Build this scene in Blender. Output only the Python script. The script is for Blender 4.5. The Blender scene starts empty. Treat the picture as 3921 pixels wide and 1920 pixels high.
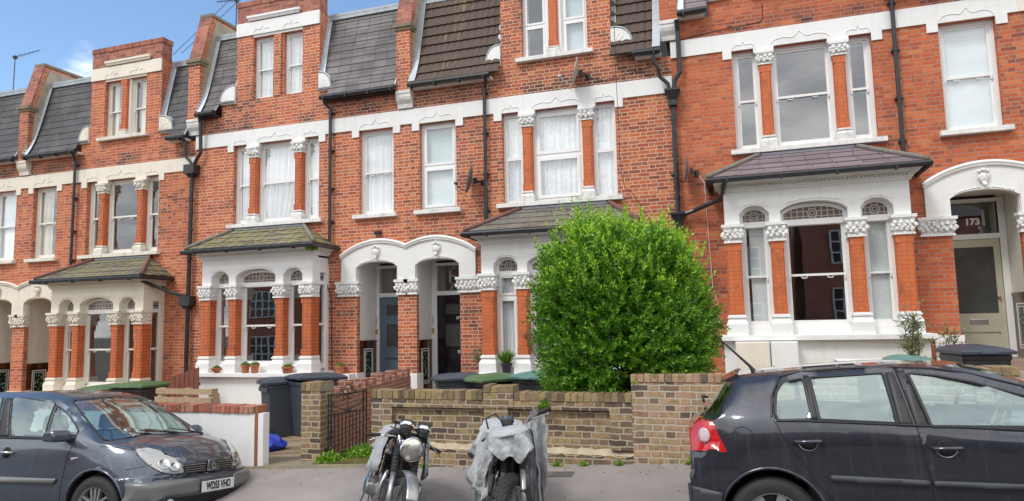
import bpy, bmesh, math, random
from mathutils import Vector, Matrix, noise as mnoise
from mathutils.bvhtree import BVHTree
random.seed(7)
PI = math.pi; rad = math.radians
S = bpy.context.scene
COL = S.collection
# ------------------------------------------------------------------ node helpers
class NT:
    def __init__(s, name, kind='mat'):
        if kind == 'mat':
            s.m = bpy.data.materials.new(name); s.m.use_nodes = True; s.t = s.m.node_tree
        elif kind == 'grp':
            s.t = bpy.data.node_groups.new(name, 'ShaderNodeTree')
        else:
            s.t = kind
        if kind != 'grp': s.t.nodes.clear()
    def n(s, typ, ins=None, **props):
        nd = s.t.nodes.new('ShaderNode' + typ)
        for k, v in props.items(): setattr(nd, k, v)
        if ins:
            for k, v in ins.items(): s.set(nd.inputs[k], v)
        return nd
    def set(s, inp, v):
        if hasattr(v, 'is_linked') or isinstance(v, bpy.types.NodeSocket): s.t.links.new(v, inp)
        else:
            if inp.type == 'RGBA' and hasattr(v, '__len__') and len(v) == 3: v = (*v, 1)
            inp.default_value = v
    def math(s, op, a, b=0.0, c=None, clamp=False):
        nd = s.n('Math', operation=op); nd.use_clamp = clamp
        s.set(nd.inputs[0], a); s.set(nd.inputs[1], b)
        if c is not None: s.set(nd.inputs[2], c)
        return nd.outputs[0]
    def mix(s, f, a, b, bt='MIX'):
        nd = s.n('Mix', data_type='RGBA', blend_type=bt)
        s.set(nd.inputs[0], f); s.set(nd.inputs[6], a); s.set(nd.inputs[7], b)
        return nd.outputs[2]
    def noise(s, scale, vec=None, detail=2, rough=0.55, out=0):
        nd = s.n('TexNoise', {'Scale': scale, 'Detail': detail, 'Roughness': rough})
        if vec is not None: s.set(nd.inputs['Vector'], vec)
        return nd.outputs[out]
    def ss(s, v, a, b, lo=0.0, hi=1.0):
        nd = s.n('MapRange', interpolation_type='SMOOTHSTEP')
        s.set(nd.inputs[0], v)
        for i, x in enumerate((a, b, lo, hi)): s.set(nd.inputs[i + 1], x)
        return nd.outputs[0]
    def ramp(s, v, stops, interp='LINEAR'):
        nd = s.n('ValToRGB'); cr = nd.color_ramp; cr.interpolation = interp
        while len(cr.elements) < len(stops): cr.elements.new(0.5)
        for e, (p, c) in zip(cr.elements, stops):
            e.position = p; e.color = (*c, 1) if len(c) == 3 else c
        s.set(nd.inputs[0], v); return nd.outputs[0]
    def uv(s): return s.n('UVMap', uv_map='m').outputs[0]
    def pos(s): return s.n('NewGeometry').outputs['Position']
    def bump(s, h, strength=0.4, dist=0.01):
        return s.n('Bump', {'Height': h, 'Strength': strength, 'Distance': dist}).outputs[0]
    def out(s, sh):
        o = s.n('OutputMaterial'); s.t.links.new(sh, o.inputs[0]); return s.m
    def bsdf(s, col, rough=0.6, metal=0.0, normal=None, **kw):
        p = s.n('BsdfPrincipled'); s.set(p.inputs['Base Color'], col); s.set(p.inputs['Roughness'], rough); s.set(p.inputs['Metallic'], metal)
        if normal is not None: s.set(p.inputs['Normal'], normal)
        for k, v in kw.items(): s.set(p.inputs[k.replace('_', ' ')], v)
        return p.outputs[0]

# bonded brickwork: period of one stretcher and one header, alternate rows shifted
def make_bond():
    g = NT('bond', 'grp')
    g.t.interface.new_socket('Vector', in_out='INPUT', socket_type='NodeSocketVector')
    for nm, d in (('Period', 0.335), ('Course', 0.0715), ('Split', 0.667), ('Joint', 0.005), ('Wob', 1.0)):
        k = g.t.interface.new_socket(nm, in_out='INPUT', socket_type='NodeSocketFloat'); k.default_value = d
    for nm in ('Brick', 'R1', 'R2'): g.t.interface.new_socket(nm, in_out='OUTPUT', socket_type='NodeSocketFloat')
    gi = g.t.nodes.new('NodeGroupInput'); go = g.t.nodes.new('NodeGroupOutput')
    V, PER, CO, SP, JO, WO = gi.outputs[:6]
    wob = g.noise(9, V, 2, out=1)
    w = g.n('VectorMath', operation='MULTIPLY_ADD'); g.set(w.inputs[0], wob); wv = g.n('CombineXYZ'); g.set(wv.inputs[0], g.math('MULTIPLY', WO, 0.012)); g.set(wv.inputs[1], g.math('MULTIPLY', WO, 0.009)); g.set(w.inputs[1], wv.outputs[0]); g.set(w.inputs[2], V)
    sx = g.n('SeparateXYZ'); g.set(sx.inputs[0], w.outputs[0])
    u = g.math('DIVIDE', sx.outputs[0], PER); v = g.math('DIVIDE', sx.outputs[1], CO)
    row = g.math('FLOOR', v); fv = g.math('FRACT', v)
    wn0 = g.n('TexWhiteNoise', noise_dimensions='1D'); g.set(wn0.inputs['W'], row)
    u2 = g.math('ADD', g.math('MULTIPLY_ADD', row, 0.5, u), g.math('MULTIPLY', wn0.outputs[0], 0.12))
    cu = g.math('FLOOR', u2); fu = g.math('FRACT', u2)
    isH = g.math('GREATER_THAN', fu, SP)
    dS = g.math('MINIMUM', fu, g.math('SUBTRACT', SP, fu))
    dH = g.math('MINIMUM', g.math('SUBTRACT', fu, SP), g.math('SUBTRACT', 1.0, fu))
    dx = g.math('MULTIPLY', g.math('MAXIMUM', dS, dH), PER)
    dv = g.math('MULTIPLY', g.math('MINIMUM', fv, g.math('SUBTRACT', 1.0, fv)), CO)
    d = g.math('MINIMUM', dx, dv)
    b = g.ss(d, g.math('MULTIPLY', JO, 0.65), g.math('MULTIPLY', JO, 1.35))
    idv = g.n('CombineXYZ'); g.set(idv.inputs[0], g.math('MULTIPLY_ADD', cu, 2.0, isH)); g.set(idv.inputs[1], row)
    wn = g.n('TexWhiteNoise', noise_dimensions='2D'); g.set(wn.inputs['Vector'], idv.outputs[0])
    sc = g.n('SeparateColor'); g.set(sc.inputs[0], wn.outputs['Color'])
    g.t.links.new(b, go.inputs[0]); g.t.links.new(sc.outputs[0], go.inputs[1]); g.t.links.new(sc.outputs[1], go.inputs[2])
    return g.t
BOND = make_bond()
def bond(t, vec, period=0.335, course=0.0715, split=0.667, joint=0.005, wob=1.0):
    nd = t.n('Group'); nd.node_tree = BOND
    t.set(nd.inputs[0], vec)
    for i, x in enumerate((period, course, split, joint, wob)): nd.inputs[i + 1].default_value = x
    return nd.outputs
def brick_mat(name, stops, mortar, soot=0.35, joint=0.005, lime=0.1, sootcol=(0.045, 0.03, 0.03), seed=0.0, period=0.335, course=0.0715, split=0.667, rough=0.85, mott=0.0):
    t = NT(name); uv = t.uv(); P = t.pos()
    B, R1, R2 = bond(t, uv, period, course, split, joint, 3.2 if mott else 1.0)[:3]
    col = t.ramp(R1, stops)
    fine = t.noise(60, uv, 3)
    col = t.mix(t.math('MULTIPLY', t.ss(fine, 0.35, 0.7), 0.25), col, t.mix(0.5, col, (0.12, 0.05, 0.03)))
    off = t.n('VectorMath', operation='ADD'); t.set(off.inputs[0], P); off.inputs[1].default_value = (seed * 7.3, seed * 3.1, seed)
    big = t.noise(0.55, off.outputs[0], 4, 0.62)
    dark = t.math('MULTIPLY', t.ss(big, 0.5, 0.72), t.ss(R2, 0.15, 0.85))
    col = t.mix(t.math('MULTIPLY', dark, soot), col, sootcol)
    mid = t.noise(2.6, off.outputs[0], 4, 0.65)
    col = t.mix(t.math('MULTIPLY', t.ss(mid, 0.55, 0.7), 0.35), col, t.mix(0.6, col, (0.1, 0.04, 0.03)))
    col = t.mix(t.math('MULTIPLY', t.ss(mid, 0.46, 0.32), 0.25), col, t.mix(0.3, col, (0.75, 0.24, 0.11)))
    su = t.n('SeparateXYZ'); t.set(su.inputs[0], uv); zz = su.outputs[1]
    bandm = t.math('MULTIPLY', t.math('MULTIPLY', t.ss(zz, 6.08, 6.12), t.ss(zz, 6.62, 6.2)), t.ss(t.noise(1.7, off.outputs[0], 3), 0.38, 0.6))
    if soot >= 0.35 and not mott: col = t.mix(t.math('MULTIPLY', bandm, t.math('MULTIPLY_ADD', R2, 0.5, 0.35)), col, sootcol)
    if mott:
        m2 = t.noise(16, uv, 4, 0.7); col = t.mix(t.math('MULTIPLY', t.ss(m2, 0.45, 0.62), mott), col, t.mix(0.55, col, (0.09, 0.07, 0.05))); col = t.mix(t.math('MULTIPLY', t.ss(m2, 0.42, 0.28), mott), col, t.mix(0.5, col, (0.62, 0.5, 0.34)))
    vdark = t.math('MULTIPLY', t.math('MULTIPLY', t.ss(R2, 0.55, 0.62), t.ss(t.noise(0.9, off.outputs[0], 4, 0.7), 0.52, 0.62)), 0.72) if not mott else t.math('MULTIPLY', t.ss(R2, 0.94, 0.97), 0.55)
    col = t.mix(vdark, col, t.mix(0.35, sootcol, col))
    lm = t.math('MULTIPLY', t.ss(t.noise(1.3, off.outputs[0], 5, 0.7), 0.62, 0.75), lime)
    col = t.mix(lm, col, (0.55, 0.42, 0.36))
    mc = t.mix(t.noise(5, uv, 3), tuple(x * 0.72 for x in mortar), mortar)
    mc = t.mix(t.math('MULTIPLY', t.ss(big, 0.5, 0.72), soot * 0.8), mc, (0.1, 0.085, 0.075))
    col = t.mix(B, mc, col)
    h = t.math('MULTIPLY_ADD', fine, 0.3, B)
    return t.out(t.bsdf(col, rough, normal=t.bump(h, 0.5, 0.006)))
RED = [(0.0, (0.42, 0.085, 0.036)), (0.08, (0.48, 0.1, 0.038)), (0.4, (0.54, 0.115, 0.038)), (0.75, (0.6, 0.14, 0.042)), (0.94, (0.64, 0.19, 0.065)), (1.0, (0.44, 0.1, 0.05))]
REDC = [(0.0, (0.36, 0.085, 0.045)), (0.1, (0.44, 0.1, 0.045)), (0.4, (0.53, 0.125, 0.048)), (0.7, (0.62, 0.165, 0.056)), (0.93, (0.62, 0.21, 0.09)), (1.0, (0.4, 0.11, 0.07))]
REDD = [(0.0, (0.26, 0.07, 0.045)), (0.18, (0.38, 0.09, 0.045)), (0.6, (0.54, 0.13, 0.048)), (0.85, (0.64, 0.21, 0.085)), (1.0, (0.3, 0.09, 0.06))]
M = {}
M['brickB'] = brick_mat('brick_red_b', REDC, (0.62, 0.47, 0.36), 0.35, 0.0054, 0.08, seed=1)
M['brickC'] = brick_mat('brick_red_c', REDC, (0.7, 0.58, 0.46), 0.7, 0.0057, 0.14, seed=2)
M['brickD'] = brick_mat('brick_red_d', REDD, (0.68, 0.56, 0.42), 0.65, 0.0058, 0.16, seed=3)
M['brickE'] = brick_mat('brick_red_e', RED, (0.4, 0.29, 0.23), 0.55, 0.0062, 0.22, seed=4)
M['brick_pink'] = brick_mat('brick_dark_parapet', [(0, (0.22, 0.08, 0.06)), (0.5, (0.38, 0.12, 0.085)), (1, (0.46, 0.19, 0.12))], (0.36, 0.27, 0.22), 0.45, 0.004, 0.1, seed=5)
STK = [(0.0, (0.07, 0.055, 0.045)), (0.2, (0.15, 0.105, 0.065)), (0.45, (0.29, 0.205, 0.1)), (0.65, (0.4, 0.29, 0.135)), (0.8, (0.3, 0.2, 0.13)), (0.92, (0.2, 0.125, 0.085)), (1.0, (0.07, 0.06, 0.055))]
M['stock'] = brick_mat('brick_yellow_stock', STK, (0.5, 0.42, 0.31), 0.45, 0.0075, 0.45, sootcol=(0.1, 0.085, 0.05), seed=6, mott=0.8)
STK2 = [(0.0, (0.06, 0.055, 0.05)), (0.1, (0.24, 0.16, 0.1)), (0.3, (0.4, 0.28, 0.15)), (0.52, (0.48, 0.32, 0.2)), (0.72, (0.44, 0.25, 0.17)), (0.86, (0.42, 0.33, 0.2)), (1.0, (0.08, 0.07, 0.06))]
M['stock2'] = brick_mat('brick_mixed_stock', STK2, (0.58, 0.5, 0.4), 0.35, 0.007, 0.3, sootcol=(0.14, 0.11, 0.08), seed=7, mott=0.7)
M['redgarden'] = brick_mat('brick_red_garden', [(0, (0.28, 0.09, 0.06)), (0.5, (0.4, 0.14, 0.09)), (1, (0.3, 0.13, 0.09))], (0.5, 0.42, 0.34), 0.5, 0.006, 0.3, seed=8, mott=0.6)
def soldier_mat(name, stops, mortar, w=0.078, h=0.5, moss=0.3):
    return brick_mat(name, stops, mortar, 0.35, 0.005, 0.2, sootcol=(0.12, 0.1, 0.05), seed=9, mott=0.7, period=w * 2, course=h, split=0.5)
M['soldier'] = soldier_mat('brick_soldier_stock', STK, (0.36, 0.3, 0.2))
M['soldier2'] = soldier_mat('brick_soldier_mixed', STK2, (0.4, 0.34, 0.26))
M['soldier_red'] = soldier_mat('brick_soldier_red', [(0, (0.22, 0.06, 0.045)), (0.5, (0.42, 0.12, 0.08)), (1, (0.5, 0.2, 0.13))], (0.3, 0.2, 0.15))
def paint_mat(name, col, rough=0.5, dirt=0.12, dcol=(0.45, 0.42, 0.36), bump=0.1, scale=2.5):
    t = NT(name); P = t.pos()
    n = t.noise(scale, P, 5, 0.65); f = t.noise(40, P, 3)
    st = t.n('VectorMath', operation='MULTIPLY'); t.set(st.inputs[0], P); st.inputs[1].default_value = (7, 7, 0.7)
    streak = t.noise(1.4, st.outputs[0], 4, 0.6)
    c = t.mix(t.math('MULTIPLY', t.ss(n, 0.45, 0.75), dirt), col, dcol)
    c = t.mix(t.math('MULTIPLY', t.ss(streak, 0.52, 0.75), dirt * 0.8), c, dcol)
    return t.out(t.bsdf(c, rough, normal=t.bump(t.math('ADD', f, n), bump, 0.01)))
M['white'] = paint_mat('white_stucco_paint', (0.82, 0.82, 0.81), 0.55, 0.2)
M['cream'] = paint_mat('cream_stucco_paint', (0.8, 0.74, 0.63), 0.55, 0.25, (0.42, 0.36, 0.28))
M['sill'] = paint_mat('weathered_white_sill', (0.78, 0.77, 0.75), 0.6, 0.55, (0.36, 0.34, 0.3), scale=5)
M['sillcream'] = paint_mat('weathered_cream_sill', (0.76, 0.71, 0.62), 0.6, 0.55, (0.34, 0.3, 0.26), scale=5)
M['frame'] = paint_mat('white_gloss_joinery', (0.84, 0.84, 0.83), 0.3, 0.08, bump=0.03)
M['framec'] = paint_mat('cream_gloss_joinery', (0.8, 0.78, 0.71), 0.35, 0.15, bump=0.03)
M['upvc'] = paint_mat('white_plastic_frame', (0.87, 0.87, 0.87), 0.25, 0.03, bump=0.0)
M['carve'] = paint_mat('white_carved_stucco', (0.82, 0.82, 0.81), 0.6, 0.3, (0.3, 0.29, 0.27), 0.5, 14)
M['carvec'] = paint_mat('cream_carved_stucco', (0.78, 0.73, 0.63), 0.6, 0.45, (0.32, 0.27, 0.22), 0.5, 14)
def terra_mat(name, joint, col=(0.64, 0.16, 0.045)):
    t = NT(name); uv = t.uv(); P = t.pos()
    B, R1, R2 = bond(t, uv, 0.19, 0.0715, 0.5, 0.0046)[:3]
    c = t.mix(t.math('MULTIPLY', R1, 0.45), col, (col[0] * 0.72, col[1] * 0.62, col[2] * 0.7))
    n = t.noise(3.5, P, 5, 0.65)
    c = t.mix(t.math('MULTIPLY', t.ss(n, 0.5, 0.72), 0.6), c, (0.2, 0.06, 0.035))
    c = t.mix(t.math('MULTIPLY', t.ss(t.noise(11, P, 4), 0.62, 0.72), 0.2), c, (0.68, 0.24, 0.1))
    c = t.mix(t.math('MULTIPLY', B, 1.0), joint, c)
    return t.out(t.bsdf(c, 0.6, normal=t.bump(B, 0.5, 0.004)))
M['terra'] = terra_mat('terracotta_pilaster_brick', (0.16, 0.055, 0.035))
M['terraL'] = terra_mat('terracotta_pilaster_fine', (0.36, 0.11, 0.05), (0.64, 0.158, 0.042))
def slate_mat(name, base, var, joint=(0.03, 0.03, 0.03), moss=None, mossf=0.0, w=0.3, h=0.2, stain=0.3, streakcol=(0.2, 0.2, 0.2)):
    t = NT(name); uv = t.uv(); P = t.pos()
    B, R1, R2 = bond(t, uv, w * 2, h, 0.5, 0.005 + 0.006 * mossf)[:3]
    c = t.mix(R1, base, var)
    n = t.noise(2.2, P, 5, 0.65)
    c = t.mix(t.math('MULTIPLY', t.ss(n, 0.42, 0.75), stain), c, streakcol)
    j = joint
    if moss:
        j = t.mix(t.ss(t.noise(3.5, P, 4), 0.5 - mossf * 0.22, 0.62 - mossf * 0.1), joint, moss)
        ms = t.math('MULTIPLY', t.ss(t.noise(14, P, 5, 0.7), 0.66 - mossf * 0.08, 0.72), mossf)
        c = t.mix(ms, c, moss)
    c = t.mix(B, j, c)
    return t.out(t.bsdf(c, 0.62, normal=t.bump(t.math('MULTIPLY_ADD', n, 0.3, B), 0.5, 0.008)))
M['slateB'] = slate_mat('slate_blue_grey', (0.042, 0.042, 0.05), (0.07, 0.066, 0.076), moss=(0.14, 0.13, 0.06), mossf=0.3, w=0.42, h=0.235, stain=0.35)
M['slateC'] = slate_mat('slate_purple_weathered', (0.075, 0.067, 0.075), (0.15, 0.135, 0.145), moss=(0.1, 0.09, 0.035), mossf=0.35, w=0.3, h=0.2, stain=0.4, streakcol=(0.27, 0.25, 0.25))
M['slateE'] = slate_mat('slate_plum', (0.15, 0.115, 0.13), (0.22, 0.175, 0.19), w=0.38, h=0.19, stain=0.3, streakcol=(0.26, 0.22, 0.22))
M['mossy'] = slate_mat('slate_mossy_bay', (0.075, 0.075, 0.075), (0.13, 0.13, 0.125), moss=(0.44, 0.38, 0.03), mossf=1.0, w=0.26, h=0.13, stain=0.3)
M['mossyB'] = slate_mat('slate_bay_greenish', (0.08, 0.075, 0.07), (0.12, 0.115, 0.1), moss=(0.34, 0.31, 0.06), mossf=0.85, w=0.26, h=0.12, stain=0.3)
M['bayD'] = slate_mat('slate_bay_brown', (0.115, 0.105, 0.1), (0.16, 0.145, 0.135), moss=(0.25, 0.22, 0.06), mossf=0.55, w=0.3, h=0.15, stain=0.3)
def tile_mat():
    t = NT('brown_concrete_tile'); P = t.pos()
    st = t.n('VectorMath', operation='MULTIPLY'); t.set(st.inputs[0], P); st.inputs[1].default_value = (9, 1, 1)
    n = t.noise(1.6, st.outputs[0], 4, 0.6); b = t.noise(0.8, P, 3)
    c = t.mix(n, (0.055, 0.036, 0.028), (0.12, 0.08, 0.062))
    c = t.mix(t.math('MULTIPLY', t.ss(t.math('MULTIPLY', n, b), 0.33, 0.42), 0.6), c, (0.26, 0.2, 0.1))
    return t.out(t.bsdf(c, 0.75, normal=t.bump(t.noise(70, P, 2), 0.3, 0.004)))
M['tile'] = tile_mat()
def simple(name, col, rough=0.5, metal=0.0, var=0.25, scale=8, bump=0.15, vcol=None, **kw):
    t = NT(name); P = t.n('TexCoord').outputs['Object']
    n = t.noise(scale, P, 4, 0.6)
    c = t.mix(t.math('MULTIPLY', t.ss(n, 0.35, 0.7), var), col, vcol or tuple(x * 0.5 for x in col))
    return t.out(t.bsdf(c, rough, metal, normal=t.bump(n, bump, 0.004) if bump else None, **kw))
M['lead'] = simple('lead_flashing', (0.42, 0.46, 0.5), 0.55, 0.15, 0.5, 6, 0.3, (0.24, 0.26, 0.29))
M['leadnew'] = simple('bright_lead_soakers', (0.62, 0.68, 0.73), 0.5, 0.1, 0.4, 6, 0.3, (0.38, 0.42, 0.46))
M['black'] = simple('black_painted_iron', (0.018, 0.02, 0.024), 0.3, 0, 0.5, 6, 0.1, (0.05, 0.05, 0.052))
M['ridge'] = simple('clay_hip_tile', (0.2, 0.09, 0.07), 0.8, 0, 0.5, 7, 0.4, (0.1, 0.08, 0.07))
M['hipgrey'] = simple('grey_mortar_hip', (0.16, 0.15, 0.14), 0.9, 0, 0.6, 9, 0.5, (0.3, 0.27, 0.2))
M['rust'] = simple('rusty_brown_strip', (0.33, 0.12, 0.06), 0.8, 0, 0.5, 12, 0.3)
M['wood'] = simple('pine_pallet_wood', (0.46, 0.33, 0.2), 0.8, 0, 0.6, 10, 0.3, (0.28, 0.22, 0.16))
M['stone'] = simple('mossy_coping_stone', (0.2, 0.17, 0.14), 0.9, 0, 0.7, 8, 0.5, (0.3, 0.26, 0.12))
M['render'] = simple('old_cement_render', (0.42, 0.36, 0.27), 0.9, 0, 0.6, 4, 0.4, (0.24, 0.2, 0.15))
M['interior'] = simple('dim_room_plaster', (0.36, 0.35, 0.33), 0.9, 0, 0.3, 1.5, 0)
M['floorb'] = simple('dim_floor_boards', (0.1, 0.07, 0.05), 0.6, 0, 0.3, 3, 0)
def glass_mat(name, refl=1.9, tint=(0.85, 0.9, 0.9), rough=0.0, wob=0.0, gcol=(1, 1, 1)):
    t = NT(name); P = t.pos()
    nrm = t.bump(t.noise(1.1, P, 2), wob, 0.06) if wob else None
    lw = t.n('LayerWeight', {'Blend': 0.5}); f0 = ((refl - 1) / (refl + 1)) ** 2
    frv = t.math('MULTIPLY_ADD', t.math('POWER', lw.outputs['Facing'], 5.0), 1 - f0, f0)
    gl = t.n('BsdfGlossy', {'Roughness': rough, 'Color': (*gcol, 1)})
    if nrm is not None: t.set(lw.inputs['Normal'], nrm); t.set(gl.inputs['Normal'], nrm)
    tr = t.n('BsdfTransparent', {'Color': (*tint, 1)})
    mx = t.n('MixShader'); t.set(mx.inputs[0], frv); t.set(mx.inputs[1], tr.outputs[0]); t.set(mx.inputs[2], gl.outputs[0])
    return t.out(mx.outputs[0])
M['glass'] = glass_mat('window_glass', 2.9, (0.95, 0.97, 0.97), 0.0, 0.015)
M['carglass'] = glass_mat('car_glass', 3.3, (0.8, 0.94, 0.91), gcol=(0.84, 0.97, 0.97))
def curtain_mat(name, col, lace=0.0):
    t = NT(name); P = t.pos()
    n = t.noise(6, P, 3)
    c = t.mix(t.math('MULTIPLY', n, 0.35), col, tuple(x * 0.8 for x in col))
    if lace: c = t.mix(t.math('MULTIPLY', t.ss(t.noise(9, P, 4, 0.7), 0.5, 0.6), lace), c, (0.42, 0.45, 0.46))
    return t.out(t.bsdf(c, 0.9))
M['curtain'] = curtain_mat('white_net_curtain', (0.9, 0.91, 0.93))
M['lace'] = curtain_mat('white_lace_curtain', (0.92, 0.94, 0.95), 0.22)
M['cream_curtain'] = curtain_mat('cream_curtain', (0.7, 0.66, 0.56))
M['blind'] = curtain_mat('frosted_white_blind', (0.86, 0.93, 0.95))
M['frost'] = curtain_mat('frosted_pale_film', (0.66, 0.76, 0.77))
def lead_light():
    t = NT('leaded_stained_light'); uv = t.n('TexCoord').outputs['Object']
    sp = t.n('SeparateXYZ'); t.set(sp.inputs[0], uv)
    def line(v, p, off=0.0):
        f = t.math('FRACT', t.math('DIVIDE', t.math('ADD', v, off), p))
        return t.math('LESS_THAN', t.math('ABSOLUTE', t.math('SUBTRACT', f, 0.5)), 0.1)
    x, z = sp.outputs[0], sp.outputs[2]
    l = t.math('MAXIMUM', line(x, 0.095, 0.0), line(z, 0.088, 0.01))
    r = t.math('SQRT', t.math('ADD', t.math('POWER', x, 2.0), t.math('POWER', z, 2.0)))
    ring = t.math('MAXIMUM', t.math('LESS_THAN', t.math('ABSOLUTE', t.math('SUBTRACT', r, 0.07)), 0.011), t.math('LESS_THAN', t.math('ABSOLUTE', t.math('SUBTRACT', r, 0.032)), 0.008))
    l = t.math('MAXIMUM', t.math('MULTIPLY', l, t.math('GREATER_THAN', r, 0.07)), ring)
    c = t.mix(t.noise(13, uv, 1), (0.13, 0.085, 0.055), (0.2, 0.15, 0.11))
    c = t.mix(t.math('LESS_THAN', r, 0.025), c, (0.03, 0.06, 0.14))
    c = t.mix(l, c, (0.42, 0.39, 0.36))
    return t.out(t.bsdf(c, 0.2))
M['leaded'] = lead_light()
# ------------------------------------------------------------------ mesh builder
class MB:
    def __init__(s, T=None): s.v = []; s.f = []; s.T = T
    def add(s, vs, fs):
        b = len(s.v); s.v += [tuple(p) for p in vs]; s.f += [tuple(i + b for i in q) for q in fs]; return s
    def box(s, x0, x1, y0, y1, z0, z1):
        return s.add([(x, y, z) for x in (x0, x1) for y in (y0, y1) for z in (z0, z1)],
                     [(0, 1, 3, 2), (4, 6, 7, 5), (0, 4, 5, 1), (2, 3, 7, 6), (0, 2, 6, 4), (1, 5, 7, 3)])
    def quad(s, a, b, c, d): return s.add([a, b, c, d], [(0, 1, 2, 3)])
    def frustum(s, x0, x1, y0, y1, z0, X0, X1, Y0, Y1, z1):
        return s.add([(x0, y0, z0), (x1, y0, z0), (x1, y1, z0), (x0, y1, z0), (X0, Y0, z1), (X1, Y0, z1), (X1, Y1, z1), (X0, Y1, z1)],
                     [(0, 3, 2, 1), (4, 5, 6, 7), (0, 1, 5, 4), (1, 2, 6, 5), (2, 3, 7, 6), (3, 0, 4, 7)])
    def prism(s, poly, a0, a1, axis='y'):
        def P(p, a):
            return {'y': (p[0], a, p[1]), 'x': (a, p[0], p[1]), 'z': (p[0], p[1], a)}[axis]
        n = len(poly); vs = [P(p, a0) for p in poly] + [P(p, a1) for p in poly]
        return s.add(vs, [tuple(range(n)), tuple(range(2 * n - 1, n - 1, -1))] + [(i, i + n, (i + 1) % n + n, (i + 1) % n) for i in range(n)])
    def tube(s, pts, r, n=8, cap=True):
        pts = [Vector(p) for p in pts]; k = len(pts); rs = r if hasattr(r, '__len__') else [r] * k
        vs = []; prev = None
        for i, p in enumerate(pts):
            d = (pts[min(i + 1, k - 1)] - pts[max(i - 1, 0)]).normalized()
            if prev is None: a = d.orthogonal().normalized()
            else: a = (prev - d * prev.dot(d)).normalized()
            prev = a; b = d.cross(a)
            vs += [p + (a * math.cos(2 * PI * j / n) + b * math.sin(2 * PI * j / n)) * rs[i] for j in range(n)]
        fs = [(i * n + j, i * n + (j + 1) % n, (i + 1) * n + (j + 1) % n, (i + 1) * n + j) for i in range(k - 1) for j in range(n)]
        if cap: fs += [tuple(range(n - 1, -1, -1)), tuple(range((k - 1) * n, k * n))]
        return s.add(vs, fs)
    def lathe(s, prof, c=(0, 0, 0), n=16, axis='z', rot=None, cap=True):
        vs = []; c = Vector(c)
        for r, h in prof:
            for j in range(n):
                a = 2 * PI * j / n; q = (r * math.cos(a), r * math.sin(a), h)
                if axis == 'y': q = (q[0], q[2], q[1])
                if axis == 'x': q = (q[2], q[0], q[1])
                q = Vector(q)
                if rot is not None: q = rot @ q
                vs.append(q + c)
        k = len(prof)
        fs = [(i * n + j, i * n + (j + 1) % n, (i + 1) * n + (j + 1) % n, (i + 1) * n + j) for i in range(k - 1) for j in range(n)]
        if cap: fs += [tuple(range(n - 1, -1, -1)), tuple(range((k - 1) * n, k * n))]
        return s.add(vs, fs)
    def blob(s, c, r, n=6, m=4, jit=0.0):
        r = r if hasattr(r, '__len__') else (r, r, r); vs = []
        for i in range(1, m):
            t = PI * i / m
            for j in range(n):
                a = 2 * PI * j / n; q = 1 + random.uniform(-jit, jit)
                vs.append((c[0] + r[0] * math.sin(t) * math.cos(a) * q, c[1] + r[1] * math.sin(t) * math.sin(a) * q, c[2] + r[2] * math.cos(t) * q))
        vs += [(c[0], c[1], c[2] + r[2]), (c[0], c[1], c[2] - r[2])]; T_ = len(vs) - 2; B_ = T_ + 1
        fs = [(i * n + j, (i + 1) * n + j, (i + 1) * n + (j + 1) % n, i * n + (j + 1) % n) for i in range(m - 2) for j in range(n)]
        fs += [(T_, j, (j + 1) % n) for j in range(n)] + [(B_, (m - 2) * n + (j + 1) % n, (m - 2) * n + j) for j in range(n)]
        return s.add(vs, fs)
    def grid(s, P, nu, nv):
        vs = [P(i / nu, j / nv) for j in range(nv + 1) for i in range(nu + 1)]
        return s.add(vs, [(j * (nu + 1) + i, j * (nu + 1) + i + 1, (j + 1) * (nu + 1) + i + 1, (j + 1) * (nu + 1) + i) for j in range(nv) for i in range(nu)])
    def build(s, name, mat, parent=None, smooth=False, recalc=True, label=None, bevel=0, uvrot=False, solid=0, origin=None):
        vs = [s.T(p) for p in s.v] if s.T else s.v
        o_ = Vector(origin) if origin else Vector((0, 0, 0))
        if origin: vs = [Vector(p) - o_ for p in vs]
        me = bpy.data.meshes.new(name)
        me.from_pydata([tuple(p) for p in vs], [], s.f)
        if recalc:
            bm = bmesh.new(); bm.from_mesh(me); bmesh.ops.recalc_face_normals(bm, faces=bm.faces); bm.to_mesh(me); bm.free()
        me.validate(); uvl = me.uv_layers.new(name='m')
        for p in me.polygons:
            nx, ny, nz = p.normal
            h = math.hypot(nx, ny)
            if h < 0.05: t = Vector((1, 0, 0)); w = Vector((0, 1, 0))
            else:
                t = Vector((-ny / h, nx / h, 0)); w = Vector(p.normal).cross(t)
                if w.z < 0: w = -w
            if uvrot: t, w = w, t
            for li in p.loop_indices:
                co = me.vertices[me.loops[li].vertex_index].co + o_
                uvl.data[li].uv = (co.dot(t), co.dot(w))
        if smooth: me.polygons.foreach_set('use_smooth', [True] * len(me.polygons))
        for m_ in (mat if isinstance(mat, (list, tuple)) else [mat]): me.materials.append(m_)
        ob = bpy.data.objects.new(name, me); COL.objects.link(ob)
        if origin: ob.location = o_
        if parent: ob.parent = parent
        if label: ob['label'] = label
        if bevel:
            b = ob.modifiers.new('b', 'BEVEL'); b.width = bevel; b.segments = 2; b.limit_method = 'ANGLE'; b.angle_limit = rad(40)
        if solid:
            b = ob.modifiers.new('s', 'SOLIDIFY'); b.thickness = solid; b.offset = 0
        return ob
def tag(o, label, cat=None, group=None, kind=None):
    if label: o['label'] = label
    if cat: o['category'] = cat
    if group: o['group'] = group
    if kind: o['kind'] = kind
    return o
def thing(name, label, cat, loc=(0, 0, 0), rz=0, group=None):
    o = bpy.data.objects.new(name, None); COL.objects.link(o); o.location = loc; o.rotation_euler = (0, 0, rz)
    o.empty_display_size = 0.2
    return tag(o, label, cat, group)
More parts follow.
